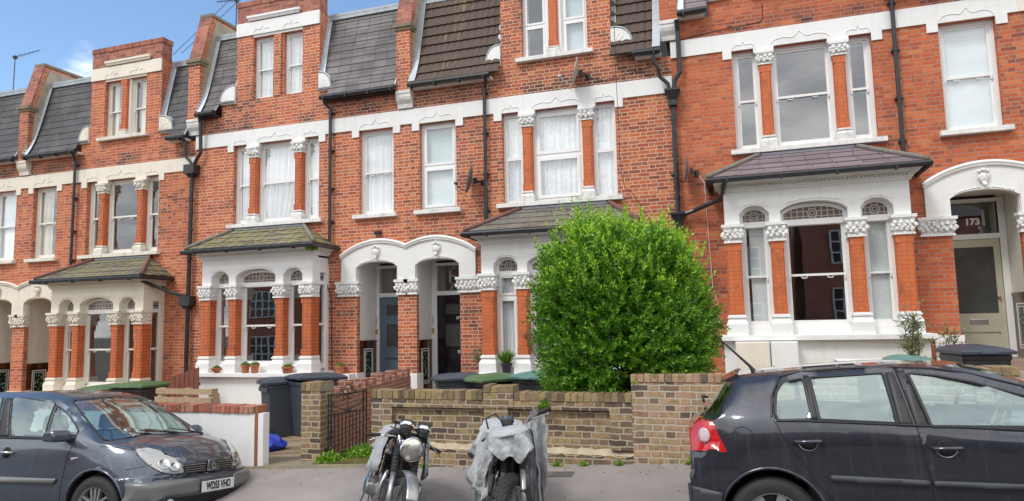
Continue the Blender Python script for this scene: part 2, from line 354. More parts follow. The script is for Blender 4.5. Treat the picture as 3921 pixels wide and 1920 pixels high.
def dup(root, loc=None, rz=None, label=None):
    r = root.copy(); COL.objects.link(r)
    if loc is not None: r.location = loc
    if rz is not None: r.rotation_euler = (0, 0, rz)
    if label: r['label'] = label
    for ch in root.children:
        c = ch.copy(); COL.objects.link(c); c.parent = r
        for g in ch.children:
            d = g.copy(); COL.objects.link(d); d.parent = c
    return r
def text_mb(txt, size, mat, parent, loc, rot, name='lettering', extrude=0.004, sx=1.0, bold=0.0, align='CENTER', font=None):
    cu = bpy.data.curves.new(name, 'FONT'); cu.body = txt; cu.size = size; cu.extrude = extrude; cu.align_x = align; cu.align_y = 'CENTER'; cu.offset = bold
    cu.space_character = 1.0
    ob = bpy.data.objects.new(name, cu); COL.objects.link(ob); ob.location = loc; ob.rotation_euler = rot; ob.scale = (sx, 1, 1)
    cu.materials.append(mat)
    me = bpy.data.meshes.new_from_object(ob); o2 = bpy.data.objects.new(name, me); COL.objects.link(o2); o2.matrix_world = ob.matrix_world; o2.location = loc; o2.rotation_euler = rot; o2.scale = (sx, 1, 1); bpy.data.objects.remove(ob); ob = o2
    if not me.materials: me.materials.append(mat)
    if parent: ob.parent = parent
    return ob

SL_ = 0.056
def gz(x, y):
    """street slopes up to the right; footway falls to the kerb"""
    b = 0.43 + SL_ * x
    if y > -5.2: return b
    if y > -6.64: return b - 0.10 * (-5.2 - y) / 1.15
    return b - 0.30

def island_brick(name, stops, moss=(.2, .17, .06)):
    t = NT(name); P = t.pos(); R_ = t.n('NewGeometry').outputs['Random Per Island']
    n = t.noise(22, P, 4, .7); c = t.ramp(R_, stops); c = t.mix(t.math('MULTIPLY', t.ss(n, .42, .65), .6), c, t.mix(.5, c, (.08, .06, .045)))
    c = t.mix(t.math('MULTIPLY', t.ss(t.noise(5, P, 4, .65), .48, .66), .55), c, moss)
    return t.out(t.bsdf(c, .9, normal=t.bump(n, .6, .01)))
M['islstock'] = island_brick('weathered_coping_brick', STK[:-1] + [(1.0, (.42, .3, .14))]); M['islmix'] = island_brick('mixed_coping_brick', STK2); M['islred'] = island_brick('red_coping_brick', [(0, (.2, .06, .045)), (.5, (.42, .12, .07)), (1, (.5, .22, .15))], (.2, .13, .09))
M['mortar'] = simple('old_mortar', (.36, .3, .22), .95, 0, .5, 15, .4)
def soldiers(mb, x0, x1, y0, y1, z0, z1, rnd, w=.076, jit=.006):
    n = max(1, round((x1 - x0) / w))
    for i in range(n):
        a, b = x0 + (x1 - x0) * i / n + .005, x0 + (x1 - x0) * (i + 1) / n - .005; q = rnd.uniform(-jit, jit); h = rnd.uniform(-jit, jit)
        e = [rnd.uniform(-.003, .003) for _ in range(8)]
        mb.add([(a + e[0], y0 + q, z0), (b + e[1], y0 + q, z0), (b, y1, z0), (a, y1, z0), (a + e[2], y0 + q + .004, z1 + h + e[3]), (b + e[4], y0 + q + .004, z1 + h + e[5]), (b, y1, z1 + h), (a, y1, z1 + h)], [(0, 3, 2, 1), (4, 5, 6, 7), (0, 1, 5, 4), (1, 2, 6, 5), (2, 3, 7, 6), (3, 0, 4, 7)])
# ------------------------------------------------------------------ terraced houses
W = 5.6
def arch_wall(mb, u0, u1, z0, ops, y0, y1, ztop):
    """wall slab with arched openings; ops = [(a, b, spring, crown)], ztop = callable"""
    cur = u0
    def strip(a, b, zb):
        n = max(1, int((b - a) / 0.08)); us = [a + (b - a) * i / n for i in range(n + 1)]
        poly = [(u, zb(u)) for u in us] + [(u, ztop(u)) for u in reversed(us)]
        mb.prism(poly, y0, y1)
    for a, b, sp, cr in ops:
        if a > cur + 1e-4: strip(cur, a, lambda u: z0)
        c = (a + b) / 2; hw = (b - a) / 2; e = 0.35
        strip(a, b, lambda u, c=c, hw=hw, sp=sp, cr=cr: sp + (cr - sp) * max(0.0, 1 - abs((u - c) / hw) ** 2.4) ** 0.8)
        cur = b
    if u1 > cur + 1e-4: strip(cur, u1, lambda u: z0)
def wall_cells(mb, us, zs, hole, y):
    for i in range(len(us) - 1):
        for j in range(len(zs) - 1):
            cu, cz = (us[i] + us[i + 1]) / 2, (zs[j] + zs[j + 1]) / 2
            if not hole(cu, cz): mb.quad((us[i], y, zs[j]), (us[i + 1], y, zs[j]), (us[i + 1], y, zs[j + 1]), (us[i], y, zs[j + 1]))
def ogee(mb, a, b, z, h, y):
    c = (a + b) / 2; hw = (b - a) / 2; pts = []
    for i in range(25):
        t = -1 + i / 12.0; q = abs(t)
        zz = z + h * (0.55 * math.sqrt(max(0, 1 - ((q - 0.5) / 0.5) ** 2)) if q > 0.5 else 0.55 - 0.12 * math.sin((0.5 - q) / 0.5 * PI) + 0.5 * max(0, (0.2 - q) / 0.2))
        pts.append((c + t * hw, y, zz))
    mb.tube(pts, 0.009, 5)
def capital(mb, u0, u1, z0, z1, y0, y1, rnd):
    """flared block of carved leaves below an abacus"""
    ym = y0 - 0.05
    mb.box(u0 - 0.05, u1 + 0.05, ym - 0.015, y1, z1 - 0.05, z1)
    mb.box(u0 - 0.03, u1 + 0.03, ym + 0.005, y1, z1 - 0.075, z1 - 0.05)
    mb.frustum(u0, u1, y0, y1, z0 + 0.045, u0 - 0.025, u1 + 0.025, y0 - 0.03, y1, z1 - 0.075)
    mb.box(u0 - 0.018, u1 + 0.018, y0 - 0.022, y1, z0, z0 + 0.03)
    mb.box(u0 - 0.005, u1 + 0.005, y0 - 0.01, y1, z0 + 0.03, z0 + 0.045)
    n = max(2, int((u1 - u0 + 0.06) / 0.078))
    for k, zz in enumerate((0.26, 0.5, 0.78)):
        z = z0 + 0.045 + (z1 - z0 - 0.12) * zz; fl = 0.012 + 0.03 * zz
        for i in range(n + (k % 2)):
            u = u0 - fl + (u1 - u0 + 2 * fl) * (i + 0.5 * (1 - k % 2) + 0.15 * rnd.uniform(-1, 1)) / n
            u = min(max(u, u0 - fl), u1 + fl)
            mb.blob((u, y0 - fl - 0.005, z + rnd.uniform(-.008, .008)), (0.036, 0.03, 0.034 + 0.014 * rnd.random()), 7, 5, 0.3); mb.blob((u + rnd.uniform(-.03, .03), y0 - fl - .012, z + rnd.uniform(-.025, .025)), (.014, .02, .012), 5, 4, .3)
    for yy in [y0 + (y1 - y0) * q for q in (0.3, 0.7)] if y1 - y0 > 0.1 else []:
        for z in (z0 + 0.1, z0 + 0.19):
            for uu in (u0 - 0.012, u1 + 0.012): mb.blob((uu, yy, z), (0.025, 0.03, 0.03), 6, 4, 0.2)
def plinth(mb, u0, u1, z0, z1, y0, y1):
    h = z1 - z0
    mb.box(u0 - 0.05, u1 + 0.05, y0 - 0.06, y1, z0, z0 + h * 0.55)
    mb.frustum(u0 - 0.05, u1 + 0.05, y0 - 0.06, y1, z0 + h * 0.55, u0 - 0.025, u1 + 0.025, y0 - 0.03, y1, z0 + h * 0.72)
    mb.frustum(u0 - 0.022, u1 + 0.022, y0 - 0.027, y1, z0 + h * 0.72, u0 - 0.012, u1 + 0.012, y0 - 0.015, y1, z0 + h * 0.84)
    mb.box(u0 - 0.032, u1 + 0.032, y0 - 0.038, y1, z0 + h * 0.84, z0 + h * 0.93)
    mb.box(u0 - 0.015, u1 + 0.015, y0 - 0.018, y1, z0 + h * 0.93, z1)
def shaft(mb, u0, u1, z0, z1, y0, y1, side=False):
    """pilaster with chamfered shaft and stopped ends"""
    c = 0.028
    for a, b in ((z0, z0 + 0.14), (z1 - 0.14, z1)): mb.box(u0 - 0.004, u1 + 0.004, y0 - 0.004, y1, a, b)
    poly = [(u0, y1), (u0, y0 + c), (u0 + c, y0), (u1 - c, y0), (u1, y0 + c), (u1, y1)]
    mb.prism(poly, z0 + 0.14, z1 - 0.14, 'z')
def sash(H, u0, u1, z0, z1, y, style, drape, pane='glass', thick=0.055, name='window', mid=None, rnd=None):
    """one window: frame mesh with pane and drape children"""
    T, root, jm = H['T'], H['root'], H['joinery']
    f = MB(T); w = thick; zm = mid if mid else (z0 + z1) / 2
    if style == 'sash':
        for a, b in ((u0, u0 + w), (u1 - w, u1)): f.box(a, b, y, y + 0.09, z0, z1)
        f.box(u0 + w, u1 - w, y + .002, y + 0.09, z1 - w, z1); f.box(u0 + w, u1 - w, y - 0.002, y + 0.09, z0, z0 + w * 0.6)
        s = w * 0.62
        for a, b, yy, zb, zt in ((u0 + w, u1 - w, y + 0.025, zm - 0.02, z1 - w), (u0 + w, u1 - w, y + 0.052, z0 + w * 0.6, zm + 0.02)):
            f.box(a, a + s, yy, yy + 0.03, zb, zt); f.box(b - s, b, yy, yy + 0.03, zb, zt)
            f.box(a + s, b - s, yy, yy + 0.03, zt - s * 0.9, zt); f.box(a + s, b - s, yy, yy + 0.03, zb, zb + (s if yy < y + 0.04 else s * 1.9))
        for uu in (u0 + w + s * 0.5, u1 - w - s * 0.5): f.box(uu - 0.014, uu + 0.014, y + 0.018, y + 0.05, zm - 0.075, zm - 0.02)
        if u1 - u0 > 0.7:
            for k in (0.3, 0.7):
                uu = u0 + (u1 - u0) * k; f.tube([(uu - 0.045, y + 0.035, zm - 0.03), (uu - 0.03, y + 0.02, zm - 0.055), (uu + 0.03, y + 0.02, zm - 0.055), (uu + 0.045, y + 0.035, zm - 0.03)], 0.007, 5)
        panes = [(u0 + w + s, u1 - w - s, zm, z1 - w - s, y + 0.04), (u0 + w + s, u1 - w - s, z0 + w * .6 + s * 1.9, zm, y + 0.066)]
    else:                                                        # two-light plastic casement
        w = thick * 1.05
        for a, b in ((u0, u0 + w), (u1 - w, u1)): f.box(a, b, y, y + 0.07, z0, z1)
        for a, b in ((z0, z0 + w), (zm - w * .45, zm + w * .45), (z1 - w, z1)): f.box(u0 + w, u1 - w, y + .001, y + 0.07, a, b)
        s = w * 0.8; panes = []
        fix = style == 'fixed'
        for zb, zt in ((z0 + w, zm - w * .45), (zm + w * .45, z1 - w)):
            a, b = u0 + w, u1 - w
            if not fix:
                f.box(a, a + s, y - 0.012, y + 0.05, zb, zt); f.box(b - s, b, y - 0.012, y + 0.05, zb, zt)
                f.box(a + s, b - s, y - 0.011, y + 0.05, zb, zb + s); f.box(a + s, b - s, y - 0.011, y + 0.05, zt - s, zt)
                panes.append((a + s, b - s, zb + s, zt - s, y + 0.02))
            else: panes.append((a, b, zb, zt, y + 0.03))
        if style == 'casement': f.box((u0 + u1) / 2 - 0.12, (u0 + u1) / 2 + 0.12, y - 0.016, y, z1 - w * .75, z1 - w * .4)
    ob = f.build(name, jm, root)
    p = MB(T)
    for a, b, c, d, yy in panes: p.quad((a, yy, c), (b, yy, c), (b, yy, d), (a, yy, d))
    p.build('pane', M[pane], ob)
    if drape:
        kind, mat_, lo, hi, cov = drape                          # cov: list of (start, end) fractions
        d = MB(T); yb = y + 0.10
        for a, b in cov:
            ua, ub = u0 + (u1 - u0) * a, u0 + (u1 - u0) * b; zz0, zz1 = z0 + (z1 - z0) * lo, z0 + (z1 - z0) * hi
            n = max(8, int((ub - ua) / 0.014)); ph = (u0 * 7.3) % 6
            if kind == 'flat': d.quad((ua, yb, zz0), (ub, yb, zz0), (ub, yb, zz1), (ua, yb, zz1))
            else:
                amp = 0.022 if kind == 'folds' else 0.035
                def P(i, j):
                    uu = ua + (ub - ua) * i; sweep = 0.25 * (ub - ua) * (1 - j) ** 2 * (i - 0.1) if kind == 'swept' else 0
                    return (uu - sweep, yb + amp * (math.sin(uu * 62 + ph) + 0.6 * math.sin(uu * 101 + 2 * ph)) * (1.0 - 0.25 * j), zz0 + (zz1 - zz0) * j)
                d.grid(P, n, 8)
        d.build('curtain' if kind != 'flat' else 'blind', M[mat_], ob, smooth=kind != 'flat', recalc=False)
    return ob
def mask_face(mb, u, y, z, s):
    """small grotesque keystone head"""
    mb.blob((u, y, z), (0.085 * s, 0.06 * s, 0.12 * s), 12, 9)
    mb.blob((u, y - 0.06 * s, z - 0.01 * s), (0.016 * s, 0.025 * s, 0.035 * s), 6, 5)
    for q in (-1, 1):
        mb.blob((u + q * 0.034 * s, y - 0.052 * s, z + 0.035 * s), (0.024 * s, 0.012 * s, 0.009 * s), 6, 4)
        mb.blob((u + q * 0.034 * s, y - 0.05 * s, z + 0.015 * s), (0.012 * s, 0.01 * s, 0.008 * s), 6, 4)
        mb.blob((u + q * 0.045 * s, y - 0.04 * s, z - 0.025 * s), (0.02 * s, 0.018 * s, 0.018 * s), 6, 4)
        mb.blob((u + q * 0.088 * s, y - 0.01 * s, z + 0.02 * s), (0.02 * s, 0.03 * s, 0.06 * s), 6, 4, .2)
        mb.blob((u + q * 0.07 * s, y - 0.02 * s, z + 0.13 * s), (0.04 * s, 0.04 * s, 0.03 * s), 6, 4, .2)
    mb.blob((u, y - 0.052 * s, z - 0.055 * s), (0.026 * s, 0.012 * s, 0.008 * s), 6, 4)
    mb.blob((u, y - 0.04 * s, z - 0.13 * s), (0.045 * s, 0.035 * s, 0.055 * s), 8, 5, .2)
    mb.blob((u, y - 0.03 * s, z + 0.15 * s), (0.05 * s, 0.05 * s, 0.04 * s), 8, 5, .2)
def face_board(mb, x0, x1, y0, y1, z0, z1): mb.box(x0, x1, y0, y1, z0, z1)

def house(name_label, m, sg, L, K):
    """K: dict of the look of this house. local u runs from the bay-side party wall"""
    T = lambda p: (sg * p[0], p[1], p[2])
    root = thing('terraced_house', name_label, 'house', (m * W, 0, L), 0, 'red brick terraced houses in a row')
    rnd = random.Random(m * 10 + sg)
    BR, ST, SL, JN, CV = M[K['brick']], M[K['paint']], M[K['sill']], M[K['join']], M[K['carve']]
    H = dict(T=T, root=root, joinery=JN)
    # ---- brick front with openings
    hol = [(1.10, 3.43, 3.885, 5.765), (4.45, 5.29, 3.885, 5.765), (1.60, 2.96, 6.84, 8.34), (0.95, 3.58, 0.6, 2.95), (4.40, 5.39, 0.1, 2.86)]
    us = sorted({0, 0.42, 0.95, 1.10, 1.13, 1.60, 2.96, 3.42, 3.43, 3.58, 4.40, 4.45, 5.29, 5.39, 5.6, 0.72, 3.70}); zs = sorted({-1.6, 0.1, 0.6, 2.86, 2.95, 3.885, 5.765, 6.50, 6.78, 6.84, 8.34, 9.25})
    def hole(u, z):
        if any(a < u < b and c < z < d for a, b, c, d in hol): return True
        if z > 6.78 and not (1.13 < u < 3.42): return True
        if z > 6.50 and not (0.72 < u < 3.70): return True
        return False
    w = MB(T); wall_cells(w, us, zs, hole, 0.0)
    rv = 0.12
    for a, b, c, d in hol[:3]:
        w.quad((a, 0, c), (a, 0, d), (a, rv + .1, d), (a, rv + .1, c)); w.quad((b, 0, c), (b, 0, d), (b, rv + .1, d), (b, rv + .1, c))
        w.quad((a, 0, d), (b, 0, d), (b, rv + .1, d), (a, rv + .1, d)); w.quad((a, 0, c), (b, 0, c), (b, rv + .1, c), (a, rv + .1, c))
    for uu in (1.13, 3.42): w.quad((uu, 0, 6.78), (uu, 0, 8.75), (uu, 0.7, 8.75), (uu, 0.7, 6.78)); w.quad((uu, 0, 8.75), (uu, 0, 9.25), (uu, 0.3, 9.25), (uu, 0.3, 8.75))
    for a, b in ((0.72, 1.13), (3.42, 3.70)): w.quad((a, 0, 6.78), (b, 0, 6.78), (b, 0.3, 6.78), (a, 0.3, 6.78))
    for uu in (0.72, 3.70): w.quad((uu, 0, 6.50), (uu, 0, 6.78), (uu, 0.3, 6.78), (uu, 0.3, 6.50))
    w.quad((1.13, 0, 9.25), (3.42, 0, 9.25), (3.42, 0.3, 9.25), (1.13, 0.3, 9.25))
    w.quad((1.13, .3, 8.7), (3.42, .3, 8.7), (3.42, 0.3, 9.25), (1.13, 0.3, 9.25))
    wall = w.build('brick_wall', BR, root, recalc=False)
    # parapet of the dormer in darker brick, a little proud
    pb = MB(T); pb.box(1.128, 3.422, -0.004, 0.296, 8.72, 9.14); pb.build('parapet', M['brick_pink'], wall)
    pc = MB(T); pc.box(1.11, 3.44, -0.02, 0.31, 9.14, 9.26); pc.build('parapet_coping', M['soldier_red'], wall)
    # ---- interior rooms
    r_ = MB(T)
    for u0_, u1_, a, b in ((0.2, 3.95, -0.2, 3.05), (0.2, 3.95, 3.35, 6.05), (4.1, 5.45, 3.35, 6.05), (1.2, 3.35, 6.3, 8.6)):
        y0_, y1_ = 0.24, 3.2
        r_.quad((u0_, y1_, a), (u1_, y1_, a), (u1_, y1_, b), (u0_, y1_, b))
        for q in (u0_, u1_): r_.quad((q, y0_, a), (q, y1_, a), (q, y1_, b), (q, y0_, b))
        r_.quad((u0_, y0_, b), (u1_, y0_, b), (u1_, y1_, b), (u0_, y1_, b)); r_.quad((u0_, y0_, a), (u1_, y0_, a), (u1_, y1_, a), (u0_, y1_, a))
    r_.build('interior', M['interior'], root, recalc=False)
    # ---- stucco band with dropped blocks
    def band(u): return 5.785
    bm_ = MB(T); y0, y1 = -0.028, -0.001
    segs = [(0.0, 0.94, 5.785), (0.94, 1.10, 5.62), (1.10, 3.43, 5.765), (3.43, 3.60, 5.62), (3.60, 4.28, 5.785), (4.28, 4.45, 5.62), (4.45, 5.29, 5.765), (5.29, 5.46, 5.62), (5.46, 5.6, 5.785)]
    poly = []
    for a, b, z in segs: poly += [(a, z), (b, z)]
    poly += [(5.6, 6.105), (0.0, 6.105)]
    bm_.prism(poly, y0, y1)
    for a, b in ((1.12, 1.50), (1.78, 2.77), (3.03, 3.42), (4.47, 5.27)): ogee(bm_, a, b, 5.80, 0.17 if b - a > .6 else .12, y0 - 0.002)
    bm_.box(1.48, 1.83, -0.03, 0.1, 5.68, 5.765); bm_.box(2.72, 3.07, -0.03, 0.1, 5.68, 5.765)
    bm_.box(1.10, 3.43, -0.001, 0.115, 5.7652, 5.80); bm_.box(4.45, 5.29, -0.001, 0.115, 5.7652, 5.80)
    bm_.build('stucco_band', ST, root)
    # ---- first floor windows
    drp = K['drapes']; sty = K['style1']
    zc = 3.885
    sills = MB(T); sills.box(1.0, 3.55, -0.11, 0.12, 3.80, 3.885); sob = sills.build('window_sill', SL, root, bevel=0.006)
    s2_ = MB(T); s2_.box(4.34, 5.39, -0.11, 0.12, 3.80, 3.885); s2_.build('window_sill', SL, root, bevel=0.006)
    for (a, b), d in zip(((1.10, 1.57), (1.76, 2.80), (2.99, 3.43)), drp[0:3]):
        sash(H, a, b, zc, 5.765, 0.11, sty[0] if b - a > .6 else sty[1], d, thick=0.07 if sty[0] == 'sash' else 0.075)
    sash(H, 4.45, 5.29, zc, 5.765, 0.11, sty[2], drp[3], thick=0.065)
    for a, b in ((1.57, 1.76), (2.80, 2.99)):
        c_ = MB(T); c_.box(a - 0.002, b + 0.002, 0.09, 0.2, 3.885, 5.7); shaft(c_, a, b, 4.11, 5.43, -0.035, 0.088)
        ob = c_.build('column', M[K['terra']], root)
        c_ = MB(T); plinth(c_, a + .01, b - .01, 3.886, 4.11, -0.035, 0.088); c_.build('plinth', SL, ob)
        c_ = MB(T); capital(c_, a - .015, b + .015, 5.43, 5.68, -0.035, 0.088, rnd); c_.build('capital', CV, ob)
    # ---- dormer
    d_ = MB(T); d_.box(1.128, 3.422, -0.034, -0.0045, 8.40, 8.72); d_.box(1.128, 3.422, -0.0045, .0, 8.4, 8.72)
    for a, b in ((1.62, 2.12), (2.46, 2.94)): ogee(d_, a, b, 8.44, 0.15, -0.036)
    d_.frustum(1.49, 2.89, -0.06, -0.0345, 8.74, 1.47, 2.91, -0.085, -0.0345, 8.80); d_.box(1.46, 2.92, -0.095, -0.0345, 8.80, 8.85)
    d_.box(1.6, 2.96, -.001, .115, 8.3402, 8.4)
    d_.build('dormer_stucco', ST, root)
    for (a, b), d in zip(((1.60, 2.14), (2.44, 2.96)), drp[4:6]):
        sash(H, a, b, 6.84, 8.34, 0.11, K['style2'], d, thick=0.05, mid=7.57)
    c_ = MB(T); c_.box(2.14, 2.44, 0.03, 0.25, 6.84, 8.34)
    cm = c_.build('dormer_mullion', JN if K['dshaft'] else BR, root)
    c_ = MB(T)
    if K['dshaft']:
        shaft(c_, 2.195, 2.385, 7.02, 8.33, -0.04, 0.03); ob = c_.build('column', M[K['terra']], root)
        c_ = MB(T); plinth(c_, 2.20, 2.38, 6.86, 7.02, -0.04, 0.03); c_.build('plinth', SL, ob)
        c_ = MB(T); c_.box(1.48, 3.08, -0.11, 0.12, 6.775, 6.86); c_.build('window_sill', SL, root, bevel=0.006)
    else:
        c_.box(2.2, 2.38, -0.02, 0.03, 6.84, 8.33); c_.build('column', M['brickD'], root)
    # ---- fan scrolls beside the dormer
    for u0_, q in ((1.125, -1), (3.425, 1)):
        c_ = MB(T); ra, rb = (0.40, 0.42) if q < 0 else (0.30, 0.42)
        pl = [(u0_, 6.783)] + [(u0_ + q * ra * math.sin(t * PI / 16) ** .8, 6.783 + rb * math.cos(t * PI / 16) ** .8 ) for t in range(9)]
        c_.prism(pl, -0.05, 0.09)
        for t in (12, 30, 48, 66, 82):
            t = rad(t); c_.tube([(u0_ + q * 0.05 * math.sin(t), -0.053, 6.80 + 0.05 * math.cos(t)), (u0_ + q * ra * .85 * math.sin(t), -0.053, 6.79 + rb * .85 * math.cos(t))], 0.006, 4)
        ob = c_.build('fan_scroll', ST, root)
        c_ = MB(T); pts = [(u0_ + q * (ra + .015) * math.sin(t * PI / 16) ** .8, -0.035, 6.79 + (rb + .02) * math.cos(t * PI / 16) ** .8) for t in range(9)]
        c_.tube(pts, 0.024, 6); c_.tube([(p[0], 0.07, p[2]) for p in pts], 0.024, 6); c_.build('scroll_flashing', M['lead'], ob, smooth=True)
    # ---- mansard
    def slope(u, v, o=0.0): return (u, -0.03 + 0.49 * v - 0.13 * max(0, 1 - v) ** 6 - 0.94 * o, 6.62 + 2.1 * v + 0.28 * o)
    for (a, b) in ((0.17, 1.13), (3.42, 5.44)):
        c_ = MB(T)
        if K['roof'] == 'tile':
            rows = 9; n = int((b - a) / 0.03)
            for r in range(rows):
                v0, v1 = r / rows - .012, (r + 1) / rows + 0.01
                def P(i, j):
                    uu = a + (b - a) * i; wv = 0.018 * abs(math.sin(uu * PI / 0.15)) ** 0.7
                    vv = v0 + (v1 - v0) * max(0, j); o = 0.042 * (1 - max(0, j)) + wv
                    if j < 0.01: o = o
                    return slope(uu, vv, o)
                c_.grid(P, n, 2)
                def Q(i, j):
                    uu = a + (b - a) * i; wv = 0.018 * abs(math.sin(uu * PI / 0.15)) ** 0.7
                    return slope(uu, v0, (0.042 + wv) * j)
                c_.grid(Q, n, 1)
        else:
            rows = 11
            for r in range(rows):
                v0, v1 = r / rows - .004, (r + 1) / rows + .004
                a2, b2 = (a, .71) if r < 1 and a < 1 else ((3.71, b) if r < 1 else (a, b))
                c_.add([slope(a2, v0, .016), slope(b2, v0, .016), slope(b2, v1, .003), slope(a2, v1, .003), slope(a2, v0, -0.01), slope(b2, v0, -0.01)], [(0, 1, 2, 3), (0, 4, 5, 1)])
        ro = c_.build('mansard_roof', M[K['roofmat']], root, recalc=False)
        # flashings
        edge = b if a < 1 else a; pier = a if a < 1 else b; si = 1 if a < 1 else -1
        for k, (e, s_) in enumerate(((edge, -si), (pier, si))):
            c_ = MB(T)
            if e in (1.13, 3.42):
                c_.add([slope(e + s_ * .001, 0.27, .03), slope(e + s_ * 0.1, 0.27, .03), slope(e + s_ * 0.06, 1.02, .03), slope(e + s_ * .001, 1.02, .03)], [(0, 1, 2, 3)])
            else:
                wd = 0.15 if K['roof'] == 'tile' else (0.12 if s_ * sg > 0 else 0.02)
                c_.grid(lambda i, j: slope(e + s_ * (.001 + (wd - .001) * i), 1.02 * j, (.078 if K['roof'] == 'tile' else .055) - .01 * j), 1, 12)
            yb = 0.0015
            for j in range(26) if K['roof'] != 'tile' and s_ * sg > 0 else ():  # stepped soakers turned up against the brick
                v = 0.3 + 0.7 * j / 26 if e in (1.13, 3.42) else j / 26
                p0, p1, p2 = slope(e + s_ * 0.003, v, 0.03), slope(e + s_ * 0.003, v + 1 / 26, 0.03), slope(e + s_ * 0.003, v + 0.5 / 26, 0.15)
                c_.add([p0, p1, p2], [(0, 1, 2)])
            c_.build('lead_flashing', M['lead' if K['roof'] == 'tile' else 'leadnew'], ro, recalc=False)
        c_ = MB(T); c_.box(a, b, 0.38, 0.62, 8.70, 8.76); c_.box(a, b, 0.385, 0.46, 8.62, 8.70); c_.build('roof_edge', M['lead'], ro)
        # gutter, fascia
        g0, g1 = (a + .0, 0.70) if a < 1 else (3.60, b)
        c_ = MB(T); c_.tube([(g0 - .0, -0.24, 6.555), (g1, -0.24, 6.565)], 0.058, 10)
        for k in range(int((g1 - g0) / .55) + 1): c_.box(g0 + .1 + k * .55, g0 + .13 + k * .55, -0.305, -0.18, 6.48, 6.56)
        c_.build('gutter', M['black'], ro)
        c_ = MB(T); c_.box(g0 + .002, g1 - .04, -0.17, -0.001, 6.50, 6.55); c_.build('fascia', SL if not K['brick'] == 'brickC' else M['black'], ro)
    c_ = MB(T); c_.box(0.17, 5.44, 0.5, 6.0, 8.66, 8.72); c_.build('flat_roof', M['lead'], root)
    # ---- party piers with corbel, coping and raking parapet
    for uu in K['piers']:
        c_ = MB(T); x0, x1 = uu - 0.165, uu + 0.165
        c_.prism([(-0.14, 6.5), (-0.14, 7.9), (0.6, 7.9), (0.6, 6.5)], x0, x1, 'x')
        c_.prism([(-0.10, 7.98), (0.24, 9.2), (3.2, 9.2), (3.2, 6.5), (0.61, 6.5), (0.61, 7.98)], x0 + .004, x1 - .004, 'x')
        po = c_.build('party_pier', M[K['pierbrick']], root)
        c_ = MB(T)
        for xa, xb in ((x0 - .012, x0), (x1, x1 + .012)): c_.prism([(0.02, 7.985), (0.37, 9.12), (3.1, 9.12), (3.1, 8.5), (.45, 8.5), (.12, 7.4), (-.02, 7.1)], xa, xb, 'x')
        c_.build('render_fillet', M['render'], po)
        c_ = MB(T); c_.prism([(-0.13, 7.985), (-0.10, 7.985), (0.24, 9.2), (0.21, 9.215)], x0 - .02, x1 + .02, 'x'); c_.build('raking_coping', M['brick_pink'], po)
        c_ = MB(T); c_.box(x0 - .05, x1 + .05, -0.2, 0.1, 7.9, 7.98); c_.box(x0 - 0.03, x1 + 0.03, -0.17, .08, 7.84, 7.9)
        c_.box(x0 - .02, x1 + .03, 0.2, 3.2, 9.2, 9.27); c_.build('coping', M['stone'] , po)
        c_ = MB(T); c_.prism([(-0.001, 6.13), (-0.06, 6.13), (-0.075, 6.22), (-0.13, 6.30), (-0.15, 6.36), (-0.15, 6.42), (-0.165, 6.43), (-0.165, 6.499), (-0.001, 6.499)], x0 - .01, x1 + .01, 'x')
        c_.build('corbel', SL if K['paint'] == 'white' else M['cream'], po)
    # ---- bay
    yb, yf = -0.61, -0.40
    bw = MB(T)
    arch_wall(bw, 0.83, 3.70, 2.45, [(1.08, 1.555, 2.63, 2.765), (1.74, 2.775, 2.64, 2.785), (2.97, 3.45, 2.63, 2.765)], yb, yf, lambda u: 3.02)
    for x0, x1 in ((0.83, 0.95), (3.58, 3.70)):
        bw.box(x0, x1, yf, -0.001, 2.66, 3.02); bw.box(x0, x1, -0.10, -0.001, 0.55, 2.66); bw.box(x0, x1, yf, -0.33, 2.45, 2.66)
    bw.box(0.83, 3.70, yf, -.001, 2.98, 3.02)
    # cornice
    for k, (z0, z1, o) in enumerate(((3.02, 3.06, 0.03), (3.06, 3.09, 0.06), (3.09, 3.125, 0.05), (3.125, 3.15, 0.10), (3.15, 3.20, 0.15))):
        bw.box(0.83 - o, 3.70 + o, yb - o, -0.001, z0, z1)
    for i in range(44): bw.box(0.79 + i * 0.0672, 0.825 + i * 0.0672, yb - 0.085, yb - 0.05, 3.092, 3.122)
    for i in range(8):
        for x0, x1 in ((0.745, 0.78), (3.75, 3.785)): bw.box(x0, x1, -0.58 + i * .07, -0.545 + i * .07, 3.092, 3.122)
    for a, b, c in ((1.12, 1.52, 2.80), (1.85, 2.67, 2.83), (3.01, 3.41, 2.80)):
        n = int((b - a) / 0.05)
        for i in range(n + 1):
            t = i / n * 2 - 1; bw.blob((a + (b - a) * i / n, yb - 0.006, c - 0.05 * t * t), (0.022, 0.012, 0.014), 5, 4, .3)
    # base wall and sill
    bw.box(0.72, 3.81, yb - 0.04, -0.001, -1.5, 0.465)
    bay = bw.build('bay_window', ST, root)
    c_ = MB(T); c_.box(0.60, 3.90, yb - 0.16, -0.002, 0.466, 0.545); c_.box(0.68, 3.84, yb - .09, -.003, 0.545, 0.552)
    c_.build('bay_sill', ST, bay, bevel=0.006)
    c_ = MB(T); c_.box(0.95, 3.58, yf - .09, yf + .1, 0.553, 0.68); c_.build('inner_sill', JN, bay)
